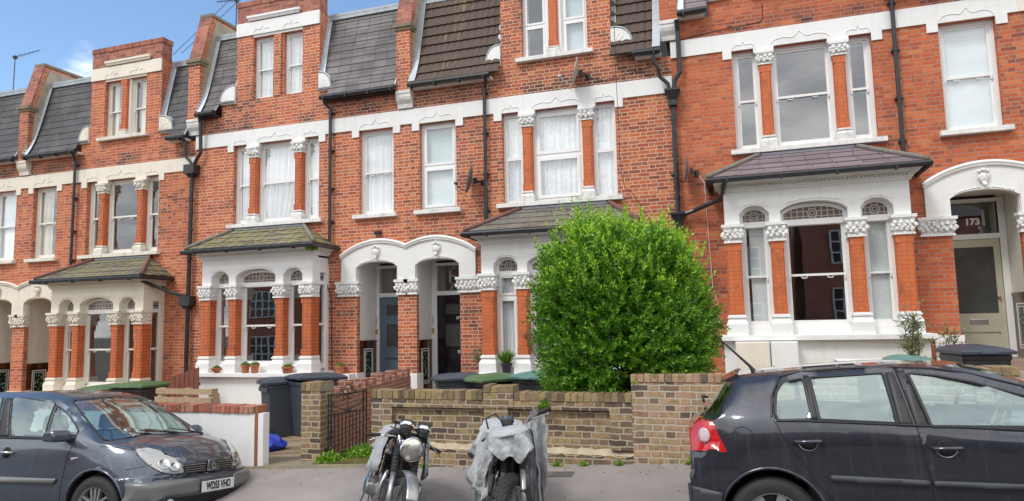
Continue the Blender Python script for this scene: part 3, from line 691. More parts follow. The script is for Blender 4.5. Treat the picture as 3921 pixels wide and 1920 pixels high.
    for (a, b, wide) in ((0.83, 1.08, 1), (1.55, 1.78, 0), (2.77, 3.00, 0), (3.45, 3.70, 1)):
        c_ = MB(T); shaft(c_, a + (0 if wide else .015), b - (0 if wide else .015), 0.90, 2.13, yb - 0.02, yf + (.04 if wide else 0))
        ob = c_.build('pilaster', M[K['terra']], bay)
        c_ = MB(T); plinth(c_, a, b, 0.553, 0.90, yb - 0.02, yf + .05); c_.build('pilaster_plinth', ST, bay)
        c_ = MB(T); capital(c_, a - .01, b + .01, 2.13, 2.45, yb - 0.03, yf + .03, rnd); c_.build('pilaster_capital', CV, bay)
    # bay windows and leaded lights
    for (a, b), st, d in zip(((1.08, 1.56), (1.77, 2.78), (2.99, 3.46)), K['bstyle'], drp[6:9]):
        sash(H, a, b, 0.68, 2.48, yf - 0.03, st, d, thick=0.06, mid=K.get('bmid', 1.55) if st != 'fixed' else 1.95)
    ll = MB(T); fr = MB(T)
    for a, b in ((1.08, 1.555), (1.74, 2.775), (2.97, 3.45)):
        fr.box(a, b, yf - .05, yf + .03, 2.40, 2.50)
        def arc(e, top): return [(a + e + (b - a - 2 * e) * i / 12, 2.62 - e * .2 + (top - 2.62 - e) * max(0, 1 - abs(i / 6 - 1) ** 2.4) ** .8) for i in range(13)]
        o1, i1 = arc(0.0, 2.775), arc(0.055, 2.775)
        for i in range(12): fr.prism([i1[i], i1[i + 1], o1[i + 1], o1[i]], yf - .03, yf + .03)
        for e0, e1 in ((a, a + .055), (b - .055, b)): fr.box(e0, e1, yf - .03, yf + .03, 2.50, 2.61)
    lfr = fr.build('transom_light', JN, bay)
    for a, b in ((1.08, 1.555), (1.74, 2.775), (2.97, 3.45)):
        pl = [(a + .05, 2.50), (b - .05, 2.50)] + [(b - .05 - (b - a - .1) * i / 12, 2.61 + 0.115 * max(0, 1 - abs(i / 6 - 1) ** 2.4) ** .8) for i in range(13)]
        c_ = MB(T); c_.prism(pl, yf - .005, yf + .005); c_.build('leaded_pane', M['leaded'], lfr, origin=(sg * (a + b) / 2, yf, 2.6))
    for x0, q in ((0.85, -1), (3.68, 1)):                        # side lights of the box bay
        c_ = MB(T); xa, xb = sorted((x0, x0 - q * 0.06))
        c_.box(xa, xb, -0.355, -0.33, 0.62, 2.66); c_.box(xa, xb, -.13, -.101, 0.62, 2.66)
        for a, b in ((0.62, 0.72), (1.53, 1.58), (2.40, 2.48)): c_.box(xa, xb, -.33, -.13, a, b)
        ob = c_.build('side_window', JN, bay)
        c_ = MB(T); xm = (xa + xb) / 2
        c_.quad((xm, -.33, .7), (xm, -.13, .7), (xm, -.13, 2.42), (xm, -.33, 2.42)); c_.build('pane', M['glass'], ob)
        c_ = MB(T); c_.box(xm - .004, xm + .004, -.33, -.13, 2.481, 2.655); c_.build('leaded_pane', M['leaded'], ob, origin=(sg * xm, -.23, 2.56))
    # bay roof
    e0, e1, ye, ze, t0, t1, zt = 0.60, 3.93, -0.90, 3.245, K['bt'][0], K['bt'][1], 3.765
    c_ = MB(T); rows = 4
    A_, B_, C_, D_ = Vector((e0, ye, ze)), Vector((e1, ye, ze)), Vector((t1, -0.002, zt)), Vector((t0, -0.002, zt))
    E_, F_ = Vector((e0, -0.002, ze)), Vector((e1, -0.002, ze))
    nf = Vector((0, -0.5, 0.86)); nl = Vector((-0.5, 0, .86)); nr = Vector((.5, 0, .86))
    for r in range(rows):
        a, b = r / rows, (r + 1) / rows
        for P, Q, R, Sx, nn in ((A_, B_, C_, D_, nf), (E_, A_, D_, D_, nl), (B_, F_, C_, C_, nr)):
            p0, p1 = P.lerp(Sx, a), Q.lerp(R, a); q0, q1 = P.lerp(Sx, b), Q.lerp(R, b)
            c_.add([p0 + nn * .018, p1 + nn * .018, q1 + nn * .004, q0 + nn * .004, p0, p1], [(0, 1, 2, 3), (0, 4, 5, 1)])
    br = c_.build('bay_roof', M[K['bayroof']], bay, recalc=False)
    for P_, Q_ in ((A_, D_), (B_, C_)):
        c_ = MB(T); c_.tube([P_ + nf * .03, Q_ + nf * .03], 0.045, 8); c_.build('hip_tiles', M[K['hip']], bay, smooth=True)
    c_ = MB(T); c_.box(t0, t1, -0.07, -0.003, zt - .02, zt + .02); c_.build('top_flashing', M['lead'], bay)
    c_ = MB(T); c_.tube([(e0 - .02, 0.0, 3.19), (e0 - .03, ye - .06, 3.185), (e1 + .03, ye - .06, 3.195), (e1 + .02, 0, 3.19)], 0.048, 8)
    for k in range(4): c_.box(e0 + .3 + k * .85, e0 + .33 + k * .85, ye - .115, ye - .0, 3.13, 3.2)
    c_.build('bay_gutter', M['black'], bay)
    # ---- porch
    def ptop(u):
        t = (u - 4.04) / 1.56
        return 3.0 + 0.27 * math.sin(min(1, max(0, (t * .92 + .0))) * PI) ** .75 + 0.07 * t
    c_ = MB(T); arch_wall(c_, 4.04, 5.6, 2.455, [(4.40, 5.39, 2.74, 2.86)], -0.05, 0.1, ptop)
    us_ = [4.02 + 1.58 * i / 20 for i in range(21)]
    for dz, r in ((0.0, 0.035), (-0.045, 0.018)): c_.tube([(u, -0.07, ptop(max(4.04, u)) + dz) for u in us_], r, 8)
    for i in range(18):
        t = i / 17 * 2 - 1
        if abs(t) > .15: c_.blob((4.895 + t * .4, -0.055, 2.90 - 0.075 * t * t), (0.022, 0.014, 0.015), 5, 4, .3)
    mask_face(c_, 4.895, -0.075, 3.05, 0.82)
    porch = c_.build('porch_arch', ST, root)
    for a, b in ((3.95, 4.43), (5.37, 5.599)):
        c_ = MB(T); capital(c_, a, b, 2.13, 2.45, -0.02, 0.1, rnd); c_.build('porch_capital', CV, porch)
    for a, b in ((4.02, 4.44), (5.36, 5.6)):
        c_ = MB(T); c_.box(a, b, -0.05, 0.25, -1.5, 0.50); c_.build('porch_base', ST, porch)
    c_ = MB(T)                                                   # recess walls, ceiling
    for q in (4.34, 5.45): c_.box(min(q, q + .04), max(q, q + .04), 0.12, 1.0, 0.0, 3.0)
    c_.box(4.34, 5.49, 0.11, 1.0, 2.90, 3.0); c_.box(4.38, 4.46, .86, 1.0, 0, 2.9); c_.box(5.33, 5.45, .86, 1.0, 0, 2.9)
    c_.box(4.28, 4.41, 0.0, .12, 2.45, 2.9); c_.box(5.38, 5.6, 0.0, .12, 2.45, 2.9)
    c_.build('porch_recess', M[K.get('recess', 'white')], porch)
    for a, b in ((4.2, 4.405), (5.385, 5.6)):
        c_ = MB(T); c_.box(a, b, 0.001, 0.119, .5, 2.13); c_.build('porch_pier', BR, porch)
    c_ = MB(T); c_.box(4.38, 5.45, -0.3, 1.0, -0.1, 0.1); c_.box(4.3, 5.6, -0.75, -0.3, -.4, -0.06); c_.box(4.3, 5.6, -1.2, -0.75, -.6, -0.22); c_.build('door_step', M['step'], porch)
    # tiled dado
    for q, d in ((4.38, 1), (5.45, -1)):
        c_ = MB(T); xa, xb = sorted((q, q + d * .018)); c_.box(xa, xb, 0.15, 0.84, 0.1, 1.13); xa, xb = sorted((q, q + d * .03)); c_.box(xa, xb, .15, .84, 1.13, 1.18)
        dd = c_.build('dado_tiles', M['dado'], porch)
        c_ = MB(T); xa, xb = sorted((q + d * .019, q + d * .026))
        for k0, k1, l0, l1 in ((.3, .32, .25, 1.0), (.66, .68, .25, 1.0), (.32, .66, .25, .27), (.32, .66, .98, 1.0)): c_.box(xa, xb, k0, k1, l0, l1)
        for k0, k1, l0, l1 in ((.35, .365, .30, .95), (.615, .63, .30, .95), (.365, .615, .30, .315), (.365, .615, .935, .95)): c_.box(xa, xb, k0, k1, l0, l1)
        c_.build('tile_border', M['frame'], dd)
        c_ = MB(T); c_.box(xa, xb, .366, .614, .316, .934); c_.build('tile_picture', M['dadopic'], dd)
    # ---- door
    da, db = K.get('door', (4.47, 5.31)); yd = 0.87
    c_ = MB(T)
    c_.box(4.40, da, yd - .03, yd + .08, 0.1, 2.84); c_.box(db, 5.43, yd - .03, yd + .08, 0.1, 2.84); c_.box(da, db, yd - .032, yd + .08, 2.13, 2.22); c_.box(da, db, yd - .031, yd + .08, 2.78, 2.84)
    c_.build('door_frame', JN, root)
    c_ = MB(T); c_.quad((da, yd + .03, 2.22), (db, yd + .03, 2.22), (db, yd + .03, 2.78), (da, yd + .03, 2.78)); fl = c_.build('fanlight', M['glass'], root)
    c_ = MB(T); xa_, xb_, ya_, yb_ = 4.25, 5.55, yd + .085, yd + 1.2
    c_.quad((xa_, yb_, 0), (xb_, yb_, 0), (xb_, yb_, 3), (xa_, yb_, 3)); c_.quad((xa_, ya_, 3), (xb_, ya_, 3), (xb_, yb_, 3), (xa_, yb_, 3)); c_.quad((xa_, ya_, 0), (xa_, yb_, 0), (xa_, yb_, 3), (xa_, ya_, 3)); c_.quad((xb_, ya_, 0), (xb_, yb_, 0), (xb_, yb_, 3), (xb_, ya_, 3)); c_.quad((xa_, ya_, 0), (xb_, ya_, 0), (xb_, yb_, 0), (xa_, yb_, 0)); c_.build('hall', M['interior'], fl, recalc=False)
    dm = M[K['doormat']]; c_ = MB(T); wd = db - da
    if K['doorkind'] == 'panel':
        # stiles, rails and recessed panels
        z = [0.1, 0.3, 0.82, 0.98, 1.50, 1.62, 1.72, 1.95, 2.13]
        c_.box(da + .003, da + .15, yd, yd + .045, .102, 2.128); c_.box(db - .15, db - .003, yd, yd + .045, .102, 2.128)
        for a, b in ((.102, .3), (.76, .98), (1.55, 1.68), (1.98, 2.128)): c_.box(da + .15, db - .15, yd, yd + .045, a, b)
        c_.box(da + .15, db - .15, yd + .02, yd + .04, .3, .76); c_.box(da + .21, db - .21, yd + .006, yd + .02, .36, .70)
        for a, b in ((.98, 1.55), (1.68, 1.98)):
            for e in (0,): 
                c_.box(da + .15, da + .185, yd - .012, yd + .03, a, b); c_.box(db - .185, db - .15, yd - .012, yd + .03, a, b); c_.box(da + .185, db - .185, yd - .012, yd + .03, a, a + .035); c_.box(da + .185, db - .185, yd - .012, yd + .03, b - .035, b)
        c_.box(da + .12, db - .12, yd - .02, yd, .78, .81)
        panes = ((da + .185, db - .185, 1.015, 1.515), (da + .185, db - .185, 1.715, 1.945))
    else:
        c_.box(da + .003, da + .10, yd, yd + .045, .102, 2.128); c_.box(db - .10, db - .003, yd, yd + .045, .102, 2.128)
        c_.box(da + .10, db - .10, yd, yd + .045, 1.99, 2.128); c_.box(da + .10, db - .10, yd, yd + .045, .52, .84); c_.box(da + .10, db - .10, yd, yd + .045, .102, .2); c_.box(da + .1, db - .1, yd + .02, yd + .04, .2, .52); c_.box(da + .15, db - .15, yd + .008, yd + .02, .25, .47)
        panes = ((da + .10, db - .10, .84, 1.99),)
    door = c_.build('front_door', dm, root)
    c_ = MB(T)
    for a, b, p, q in panes: c_.quad((a, yd + .02, p), (b, yd + .02, p), (b, yd + .02, q), (a, yd + .02, q))
    c_.build('door_pane', M['doorglass'], door)
    uc = (da + db) / 2; c_ = MB(T)
    if K['doorkind'] == 'panel':
        c_.box(uc + (.06 if sg > 0 else -.3), uc + (.3 if sg > 0 else -.06), yd - .015, yd, .86, .93)
    else: c_.box(uc - .14, uc + .14, yd - .015, yd, .66, .74)
    c_.build('letterbox', M['chrome'] if K['doorkind'] != 'panel' or sg < 0 else M['brass'], door, bevel=.004)
    c_ = MB(T); c_.blob((db - .09 if sg > 0 else da + .2, yd - .035, 1.12), .028, 10, 7); c_.build('door_knob', M['brass'] if sg > 0 else M['chrome'], door, smooth=True)
    # ---- downpipe from mansard gutter
    pz = K.get('pipe', (6.5, 3.30)); pu = 3.77
    c_ = MB(T); c_.tube([(pu - .08, -0.24, 6.52), (pu - .08, -.2, 6.42), (pu, -0.09, 6.32), (pu, -0.09, pz[1] + .1), (pu, -0.09, pz[1])], 0.036, 10)
    for z in (6.2, 5.35, 4.5, 3.75): c_.tube([(pu, -.09, z), (pu, -.09, z + .06)], .046, 10); c_.box(pu - .06, pu + .075, -.07, -.001, z + .01, z + .04)
    c_.build('downpipe', M['black'], root, smooth=False)
    return root, H
M['step'] = simple('red_step_tile', (0.3, 0.2, 0.16), 0.7)
def dado_mat():
    t = NT('brown_glazed_dado'); P = t.pos(); B = bond(t, t.uv(), 0.3, 0.15, 0.5, 0.003)
    c = t.mix(B[1], (0.045, 0.014, 0.008), (0.14, 0.05, 0.015)); c = t.mix(B[0], (0.02, .01, .008), c)
    return t.out(t.bsdf(c, 0.12))
M['dado'] = dado_mat()
def dpic():
    t = NT('green_floral_tile'); P = t.pos()
    v = t.n('TexVoronoi', {'Scale': 16.0}); t.set(v.inputs['Vector'], P)
    c = t.ramp(v.outputs['Distance'], [(0, (.6, .35, .08)), (.2, (.5, .5, .4)), (.35, (.02, .12, .06)), (.7, (.01, .015, .012))])
    return t.out(t.bsdf(c, .1))
M['dadopic'] = dpic()
M['doorglass'] = simple('obscured_door_glass', (0.085, 0.09, 0.085), 0.15, 0, 0.5, 2, 0)
M['chrome'] = simple('polished_metal', (0.75, 0.75, 0.75), 0.18, 1.0, 0.1, 5, 0)
M['brass'] = simple('brass', (0.6, 0.4, 0.15), 0.3, 1.0, 0.3, 8, 0)
M['door_blue'] = simple('slate_blue_door_paint', (0.11, 0.165, 0.215), 0.35, 0, 0.1, 3, 0)
M['door_black'] = simple('black_door_paint', (0.012, 0.012, 0.018), 0.15, 0, 0.2, 3, 0)
M['door_sage'] = simple('pale_sage_door_paint', (0.52, 0.5, 0.38), 0.35, 0, 0.08, 3, 0)
M['door_dark'] = simple('dark_red_door_paint', (0.12, 0.02, 0.02), 0.3, 0, 0.1, 3, 0)
def F(k, m, lo=0, hi=1, cov=((0, 1),)): return (k, m, lo, hi, cov)
base = dict(paint='white', sill='sill', join='frame', carve='carve', terra='terra', style1=('sash', 'sash', 'sash'), style2='sash', dshaft=True, roof='slate', roofmat='slateB', piers=(), pierbrick='brickC', bayroof='mossyB', hip='ridge', bt=(1.3, 3.02), bstyle=('sash', 'sash', 'sash'), mask=True, doorkind='panel', doormat='door_dark')
def cfg(**k): d = dict(base); d.update(k); return d
N_ = None
CC = [(0, .35)]; 
KB = cfg(brick='brickB', paint='cream', sill='sillcream', join='framec', carve='carvec', recess='cream', drapes=[F('folds', 'cream_curtain', 0, 1, ((0, .5),)), N_, F('folds', 'cream_curtain', 0, 1, ((.75, 1),)), F('folds', 'cream_curtain', 0, 1, ((.45, .95),)), F('folds', 'cream_curtain', 0, 1, ((0, .6),)), F('folds', 'cream_curtain', 0, 1, ((.0, .25), (.5, 1.0))), F('folds', 'curtain', 0, 1, ((0, .4),)), N_, N_], pierbrick='brickC')
KA = cfg(brick='brickB', paint='cream', sill='sillcream', join='frame', carve='carvec', recess='cream', drapes=[N_, N_, N_, F('flat', 'blind', 0, 1), N_, N_, N_, N_, N_], piers=(0, 5.6))
KC = cfg(brick='brickC', roofmat='slateC', bayroof='mossy', hip='hipgrey', dshaft=False, bt=(1.2, 3.04), piers=(0, 5.6), drapes=[F('swept', 'curtain', 0, 1, ((.2, 1),)), F('swept', 'curtain', 0, 1, ((.0, 1),)), F('folds', 'curtain', 0, 1, ((.1, 1),)), F('folds', 'curtain', 0, 1), F('folds', 'lace'), F('folds', 'lace'), N_, N_, N_], doormat='door_blue')
KD = cfg(brick='brickD', join='upvc', roof='tile', roofmat='tile', bayroof='bayD', style1=('casement', 'fixed', 'casement'), style2='casement', drapes=[F('folds', 'lace'), F('folds', 'lace'), F('folds', 'lace'), F('flat', 'frost'), F('flat', 'frost'), F('folds', 'curtain', 0, 1, ((.0, .2), (.82, 1))), F('flat', 'frost'), F('flat', 'frost'), F('folds', 'curtain', 0, 1, ((0, .9),))], bstyle=('fixed', 'casement', 'casement'), bmid=2.0, doormat='door_black', terra='terraL')
KE = cfg(brick='brickE', bayroof='slateE', roofmat='slateE', hip='hipgrey', terra='terraL', bt=(1.52, 3.03), piers=(0, 5.6), pierbrick='brickE', drapes=[F('flat', 'frost', .95, 1), N_, F('flat', 'frost', .93, 1), F('flat', 'blind'), N_, N_, F('flat', 'blind', 0, 1, ((.3, 1),)), N_, F('flat', 'blind', 0, 1, ((0, .82),))], doorkind='glazed', doormat='door_sage', door=(4.50, 5.33), recess='sage_wall')
M['sage_wall'] = paint_mat('pale_stone_paint', (0.72, 0.7, 0.63), .5, .15)
LC, LE = 0.489, 1.147
hA, _ = house('far left brick house cut by the photo edge, white blind in its upper window', -4, 1, 0, KA)
hB, HB = house('brick house with cream painted bands and cream bay behind the grey people carrier', -2, -1, 0, KB)
hC, HC = house('brick house with blue front door, mossy bay roof and flower pots on its sill', -2, 1, LC, KC)
hD, HD = house('brick house numbered 171 with brown pantile mansard and black door behind the shrub', 0, -1, LC, KD)
hE, HE = house('bright red brick house numbered 173 with plum slate bay roof and sage door', 0, 1, LE, KE)
hF, HF = house('brick house at the right edge, only a sliver with cream band visible', 2, -1, LE, cfg(brick='brickE', paint='cream', recess='cream', drapes=[N_] * 9, doormat='door_dark'))
# ------------------------------------------------------------------ front gardens: walls, gate, bins, bits
def gzz(x): return 0.43 + 0.056 * x
# yellow stock brick wall with sunk panels
t = thing('garden_wall', 'low yellow stock brick wall with two sunk panels behind the motorcycles', 'garden wall', (-1.8, -5.1, gzz(-1.8)))
def wb(mb, x0, x1, y0, y1, z0, z1): mb.box(x0 - t.location.x, x1 - t.location.x, y0 - t.location.y, y1 - t.location.y, z0 - t.location.z, z1 - t.location.z)
c = MB(); wb(c, -3.46, -0.19, -5.14, -4.97, -.2, 1.085)
for a, b in ((-3.46, -3.18), (-1.95, -1.65), (-0.44, -0.19)): wb(c, a, b, -5.2, -5.1405, 0.56, 0.99)
wb(c, -3.46, -.19, -5.2, -5.1405, 0.99, 1.085)
wb(c, -3.46, -.19, -5.2, -5.1405, -.2, 0.5)
wb(c, -1.95, -1.58, -5.21, -4.965, 1.0, 1.175)
c.build('brickwork', M['stock'], t)
def wsold(x0, x1, y0, y1, z0, z1, mat, w=.076, jit=.006):
    X, Y, Z = t.location; rr = random.Random(int(x0 * 50)); c = MB(); c.box(x0 + .004 - X, x1 - .004 - X, y0 + .012 - Y, y1 - .01 - Y, z0 - Z, z1 - .012 - Z); o = c.build('coping_mortar', M['mortar'], t)
    c = MB(); soldiers(c, x0 - X, x1 - X, y0 - Y, y1 - Y, z0 + .002 - Z, z1 - Z, rr, w, jit); c.build('soldier_course', M[mat], t, bevel=.004)
wsold(-3.46, -1.957, -5.208, -4.962, 1.086, 1.19, 'islstock'); wsold(-1.573, -.19, -5.208, -4.962, 1.086, 1.185, 'islstock'); wsold(-1.955, -1.575, -5.214, -4.96, 1.176, 1.26, 'islstock', .095, .01)
c = MB(); n = 60
for i in range(n):
    a, b = -3.46 + 3.27 * i / n, -3.46 + 3.27 * (i + 1) / n
    r_ = lambda x: 0.012 * math.sin(x * 23) + .008 * math.sin(x * 61)
    p = [(a, -5.205, .49 + r_(a)), (b, -5.205, .49 + r_(b)), (b, -5.135, .565 + r_(b) * .6), (a, -5.135, .565 + r_(a) * .6)]
    c.add([(q[0] - t.location.x, q[1] - t.location.y, q[2] - t.location.z) for q in p], [(0, 1, 2, 3)])
c.build('mortar_fillet', M['fillet'] if 'fillet' in M else simple('old_mortar_fillet', (0.5, 0.42, 0.3), .9, 0, .6, 9, .5, (.3, .25, .18)), t, recalc=False)
# taller rebuilt length
t = thing('garden_wall', 'taller mixed pink and yellow brick wall between the big shrub and the black hatchback', 'garden wall', (1.5, -5.1, gzz(1.5)))
c = MB(); wb(c, -0.19, 3.12, -5.2, -4.97, -.2, 1.31); c.build('brickwork', M['stock2'], t)
wsold(-.195, 3.125, -5.206, -4.965, 1.312, 1.4, 'islmix')
# pier on the right
t = thing('gate_pier', 'stock brick pier with sloping stone beyond the roof of the black hatchback', 'pier', (3.3, -5.1, gzz(3.3)))
c = MB(); wb(c, 3.127, 3.49, -5.23, -4.9, -.2, 1.40); c.build('brickwork', M['stock'], t)
wsold(3.12, 3.497, -5.235, -4.895, 1.402, 1.48, 'islstock')
c = MB(); c.prism([(.19, .6), (.19, .84), (.32, .8), (.75, .62), (.75, .5), (.3, .5)], -.12, .18); c.build('coping_stone', M['render'], t, bevel=.01)
# gate pier
t = thing('gate_pier', 'square yellow stock brick gate pier between the driveway and the black iron gate', 'pier', (-4.56, -4.76, gzz(-4.56)))
c = MB(); wb(c, -4.71, -4.41, -4.9, -4.60, -.3, 1.13); c.build('brickwork', M['stock'], t)
wsold(-4.72, -4.40, -4.91, -4.59, 1.131, 1.245, 'islstock', .08, .005)
# red dividing wall with broken top
t = thing('dividing_wall', 'old red brick dividing wall with jagged broken top behind the iron gate', 'garden wall', (-5.1, -2.5, gzz(-5.1)))
c = MB(); a_, b_ = Vector((-4.78, -4.58)), Vector((-5.42, -0.45)); L_ = (b_ - a_).length; dr = (b_ - a_) / L_; nn = Vector((-dr.y, dr.x))
def seg(mb, s0, s1, z0, z1, w=.11):
    P = [a_ + dr * s0 + nn * w, a_ + dr * s1 + nn * w, a_ + dr * s1 - nn * w, a_ + dr * s0 - nn * w]
    mb.add([(p.x - t.location.x, p.y - t.location.y, z - t.location.z) for z in (z0, z1) for p in P], [(0, 3, 2, 1), (4, 5, 6, 7), (0, 1, 5, 4), (1, 2, 6, 5), (2, 3, 7, 6), (3, 0, 4, 7)])
seg(c, 0, L_, -.4, .97); random.seed(11); s = 0.0; k = 0
while s < L_ - .1:
    w_ = random.uniform(.13, .24); h = .972 + (0.12, 0.05, 0.16, .09)[k % 4] + random.uniform(-.02, .02)
    if k % 2 == 0: seg(c, s, min(L_, s + w_), .972, h, .1 + random.uniform(-.015, .005))
    else: seg(c, s, min(L_, s + w_ * .9), .972, h - .06, .09)
    s += w_ + .006; k += 1
c.build('brickwork', M['redgarden'], t)
# white rendered wall with red coping
t = thing('garden_wall', 'white painted wall with red brick coping behind the grey people carrier', 'garden wall', (-9, -5.1, gzz(-9)))
c = MB(); wb(c, -15.5, -5.23, -5.2, -4.98, -.9, 0.855); c.build('rendered_face', M['white'], t)
wsold(-15.5, -5.24, -5.22, -4.96, .857, 0.955, 'islred')
c = MB(); wb(c, -5.228, -5.185, -5.19, -4.99, -.2, 0.955); c.build('end_strip', M['rust'], t)
c = MB(); wb(c, -5.183, -5.1, -5.185, -5.06, -.1, .86); c.build('return_render', M['white'], t)
# iron gate, standing open
t = thing('iron_gate', 'black wrought iron gate with scrolls standing open beside the brick pier', 'gate', (-4.30, -4.88, 0.27), math.atan2(.66, .18))
Lg = .70
c = MB()
for a in (0, .05, Lg - .06, Lg): c.tube([(a, 0, 0.0), (a, 0, .83)], .011, 6)
for z in (0.03, .545, .80): c.tube([(0, 0, z), (Lg, 0, z)], .011, 6)
c.build('gate_frame', M['black'], t)
for i in range(8):
    a = .05 + (Lg - .11) * (i + 1) / 9; c = MB(); c.tube([(a, 0, .03), (a, 0, .545)], .008, 6); c.build('bar', M['black'], t)
c = MB(); mid = Lg / 2
c.tube([(mid, 0, .545), (mid, 0, .84)], .006, 5)
for q in (-1, 1):
    c.tube([(mid, 0, .56), (mid + q * .1, 0, .60), (mid + q * .28, 0, .66)], .007, 5)
    c.tube([(mid + q * .28 + .03 * math.cos(a) * q, 0, .68 + .03 * math.sin(a)) for a in [k * .6 - 1.5 for k in range(10)]], .006, 5)
    c.tube([(mid + q * .035 + .03 * math.cos(a) * q, 0, .575 + .02 * math.sin(a)) for a in [k * .6 for k in range(10)]], .006, 5)
    c.tube([(mid + q * (.16 - .16 * k / 8), 0, .80 + .12 * math.sin(k / 8 * PI / 2)) for k in range(9)], .008, 5)
    c.tube([(mid + q * .045 + .04 * math.cos(a), 0, .83 + .035 * math.sin(a)) for a in [k * .6 for k in range(10)]], .007, 5)
    c.tube([(mid + q * .05 + .035 * math.cos(a), 0, .76 + .03 * math.sin(a)) for a in [k * .6 for k in range(10)]], .006, 5)
c.build('scrollwork', M['black'], t)
# threshold slabs
c = MB(); c.add([(x, y, gz(x, -5.2) + d) for x in (-5.5, -3.46) for (y, d) in ((-5.22, -.02), (-5.20, .035), (-4.6, .04))], [(0, 3, 4, 1), (1, 4, 5, 2)])
o = c.build('driveway_edge', M['stone']); o['kind'] = 'structure'
c = MB(); c.add([(-4.40, -5.12, gzz(-4.4) + .042), (-3.47, -5.12, gzz(-3.47) + .042), (-3.47, -4.0, gzz(-3.47) + .046), (-4.5, -4.0, gzz(-4.4) + .046)], [(0, 1, 2, 3)])
o = c.build('wet_path', simple('wet_brown_slab', (0.14, 0.1, 0.05), .12, 0, .5, 4, .1, (.25, .19, .09))); o['kind'] = 'structure'
# ------------------------------------------------------------------ wheelie bins
M['bin'] = simple('grey_bin_plastic', (0.045, 0.058, 0.08), 0.45, 0, .3, 5, .05, (.07, .085, .11))
M['bindark'] = simple('dark_bin_plastic', (0.022, 0.025, 0.032), 0.45, 0, .3, 5, .05)
M['lidgreen'] = simple('green_lid_plastic', (0.07, 0.145, 0.055), 0.55, 0, .6, 7, .1, (.14, .2, .12))
M['lidteal'] = simple('teal_lid_plastic', (0.09, 0.2, 0.18), 0.55, 0, .6, 7, .1, (.16, .28, .25))
M['rubber'] = simple('black_rubber', (0.02, 0.02, 0.02), .75, 0, .3, 20, .1, (.05, .05, .05))
BG = 'wheelie bins in the front gardens'
def bin_(label, x, y, rz, body='bin', lid='bin', w=.58, d=.70, h=1.0, open_=0.0, z=None, group=BG):
    t = thing('wheelie_bin', label, 'wheelie bin', (x, y, gzz(x) if z is None else z), rz, group)
    c = MB(); hw, hd = w / 2, d / 2
    c.frustum(-hw * .8, hw * .8, -hd * .75, hd * .78, .04, -hw * .97, hw * .97, -hd * .95, hd * .9, h - .06)
    c.frustum(-hw * .99, hw * .99, -hd * .98, hd * .93, h - .10, -hw, hw, -hd, hd * .95, h - .02)
    c.box(-hw * .93, hw * .93, hd * .9, hd * 1.02, h - .16, h - .07)
    c.build('body', M[body], t, bevel=.03)
    c = MB()                                                     # domed lid overhanging the front
    for k, (z0, e, f) in enumerate(((h - .018, 0.03, .05), (h + .022, .03, .05), (h + .05, .0, 0.0), (h + .075, -.07, -.14))): pass
    rings = [(h - .02, .03), (h + .02, .035), (h + .045, -.01), (h + .07, -.08), (h + .085, -.16)]
    vs = []
    for z, e in rings: vs += [(-hw - e, -hd - e * 1.3, z), (hw + e, -hd - e * 1.3, z), (hw + e, hd + min(e, .02), z + (.01 if z > h else 0)), (-hw - e, hd + min(e, .02), z + (.01 if z > h else 0))]
    c.add(vs, [(0, 3, 2, 1), (16, 17, 18, 19)] + [(4 * k + i, 4 * k + (i + 1) % 4, 4 * k + 4 + (i + 1) % 4, 4 * k + 4 + i) for k in range(4) for i in range(4)])
    c.tube([(-hw * .8, hd + .045, h + .0), (hw * .8, hd + .045, h + .0)], .018, 8); c.box(-hw * .35, hw * .35, -hd - .075, -hd - .03, h - .015, h + .01)
    o = c.build('lid', M[lid], t, bevel=.012)
    if open_:
        me = o.data; R_ = Matrix.Translation((0, hd, h)) @ Matrix.Rotation(-open_, 4, 'X') @ Matrix.Translation((0, -hd, -h)); me.transform(R_)
    for q in (-1, 1):
        c = MB(); c.lathe([(.03, -.03), (.1, -.03), (.105, -.015), (.105, .015), (.1, .03), (.03, .03)], (q * hw * .86, hd * .85, .10), 18, 'x'); wh = c.build('wheel', M['rubber'], t)
        c = MB(); c.lathe([(.02, -.034), (.055, -.034), (.055, .034), (.02, .034)], (q * hw * .86, hd * .85, .10), 12, 'x'); c.build('hub', M['bin'], wh)
    return t
bin_('blue grey wheelie bin nearest the white bay base, wheel showing at its foot', -7.02, -2.2, rad(-38 + 180), w=.6, d=.72, h=1.0, z=0.0)
bin_('blue grey wheelie bin directly behind the brick gate pier, its lid slightly humped', -6.33, -2.15, rad(-32), w=.62, d=.85, h=1.02, z=.03, open_=.05)
bin_('black wheelie bin with green lid, left one of the pair behind the people carrier', -12.35, -1.15, rad(-8), 'bindark', 'lidgreen', w=.75, d=.85, h=.98, z=gzz(-12) - .02)
bin_('black wheelie bin with green lid, right one next to the brown timber fence', -11.62, -.98, rad(6), 'bindark', 'lidgreen', w=.75, d=.85, h=.98, z=gzz(-11.7), open_=.03)
bin_('dark grey wheelie bin in front of the black door numbered 171', -3.45, -2.4, rad(-60), 'bin', 'bin', w=.6, d=.75, h=1.0, z=gzz(-3.4) - .14)
bin_('green lidded bin behind the low stock brick wall, under the bay of number 171', -2.85, -2.45, rad(-35), 'bindark', 'lidgreen', w=.6, d=.74, h=1.0, z=gzz(-2.8) - .18)
bin_('teal lidded bin half hidden by the left edge of the shrub', -2.02, -2.5, rad(-20), 'bindark', 'lidteal', w=.58, d=.7, h=1.0, z=gzz(-2.0) - .17)
bin_('dark wheelie bin before the pale sage door, above the hatchback roof', 3.92, -2.35, rad(8), 'bindark', 'bin', w=.58, d=.74, h=1.0, z=.49)
bin_('pale teal bin lid showing just over the hatchback roof beside the olive bush', 2.9, -3.5, rad(80), 'bindark', 'lidteal', w=.5, d=.5, h=.95, z=.47)
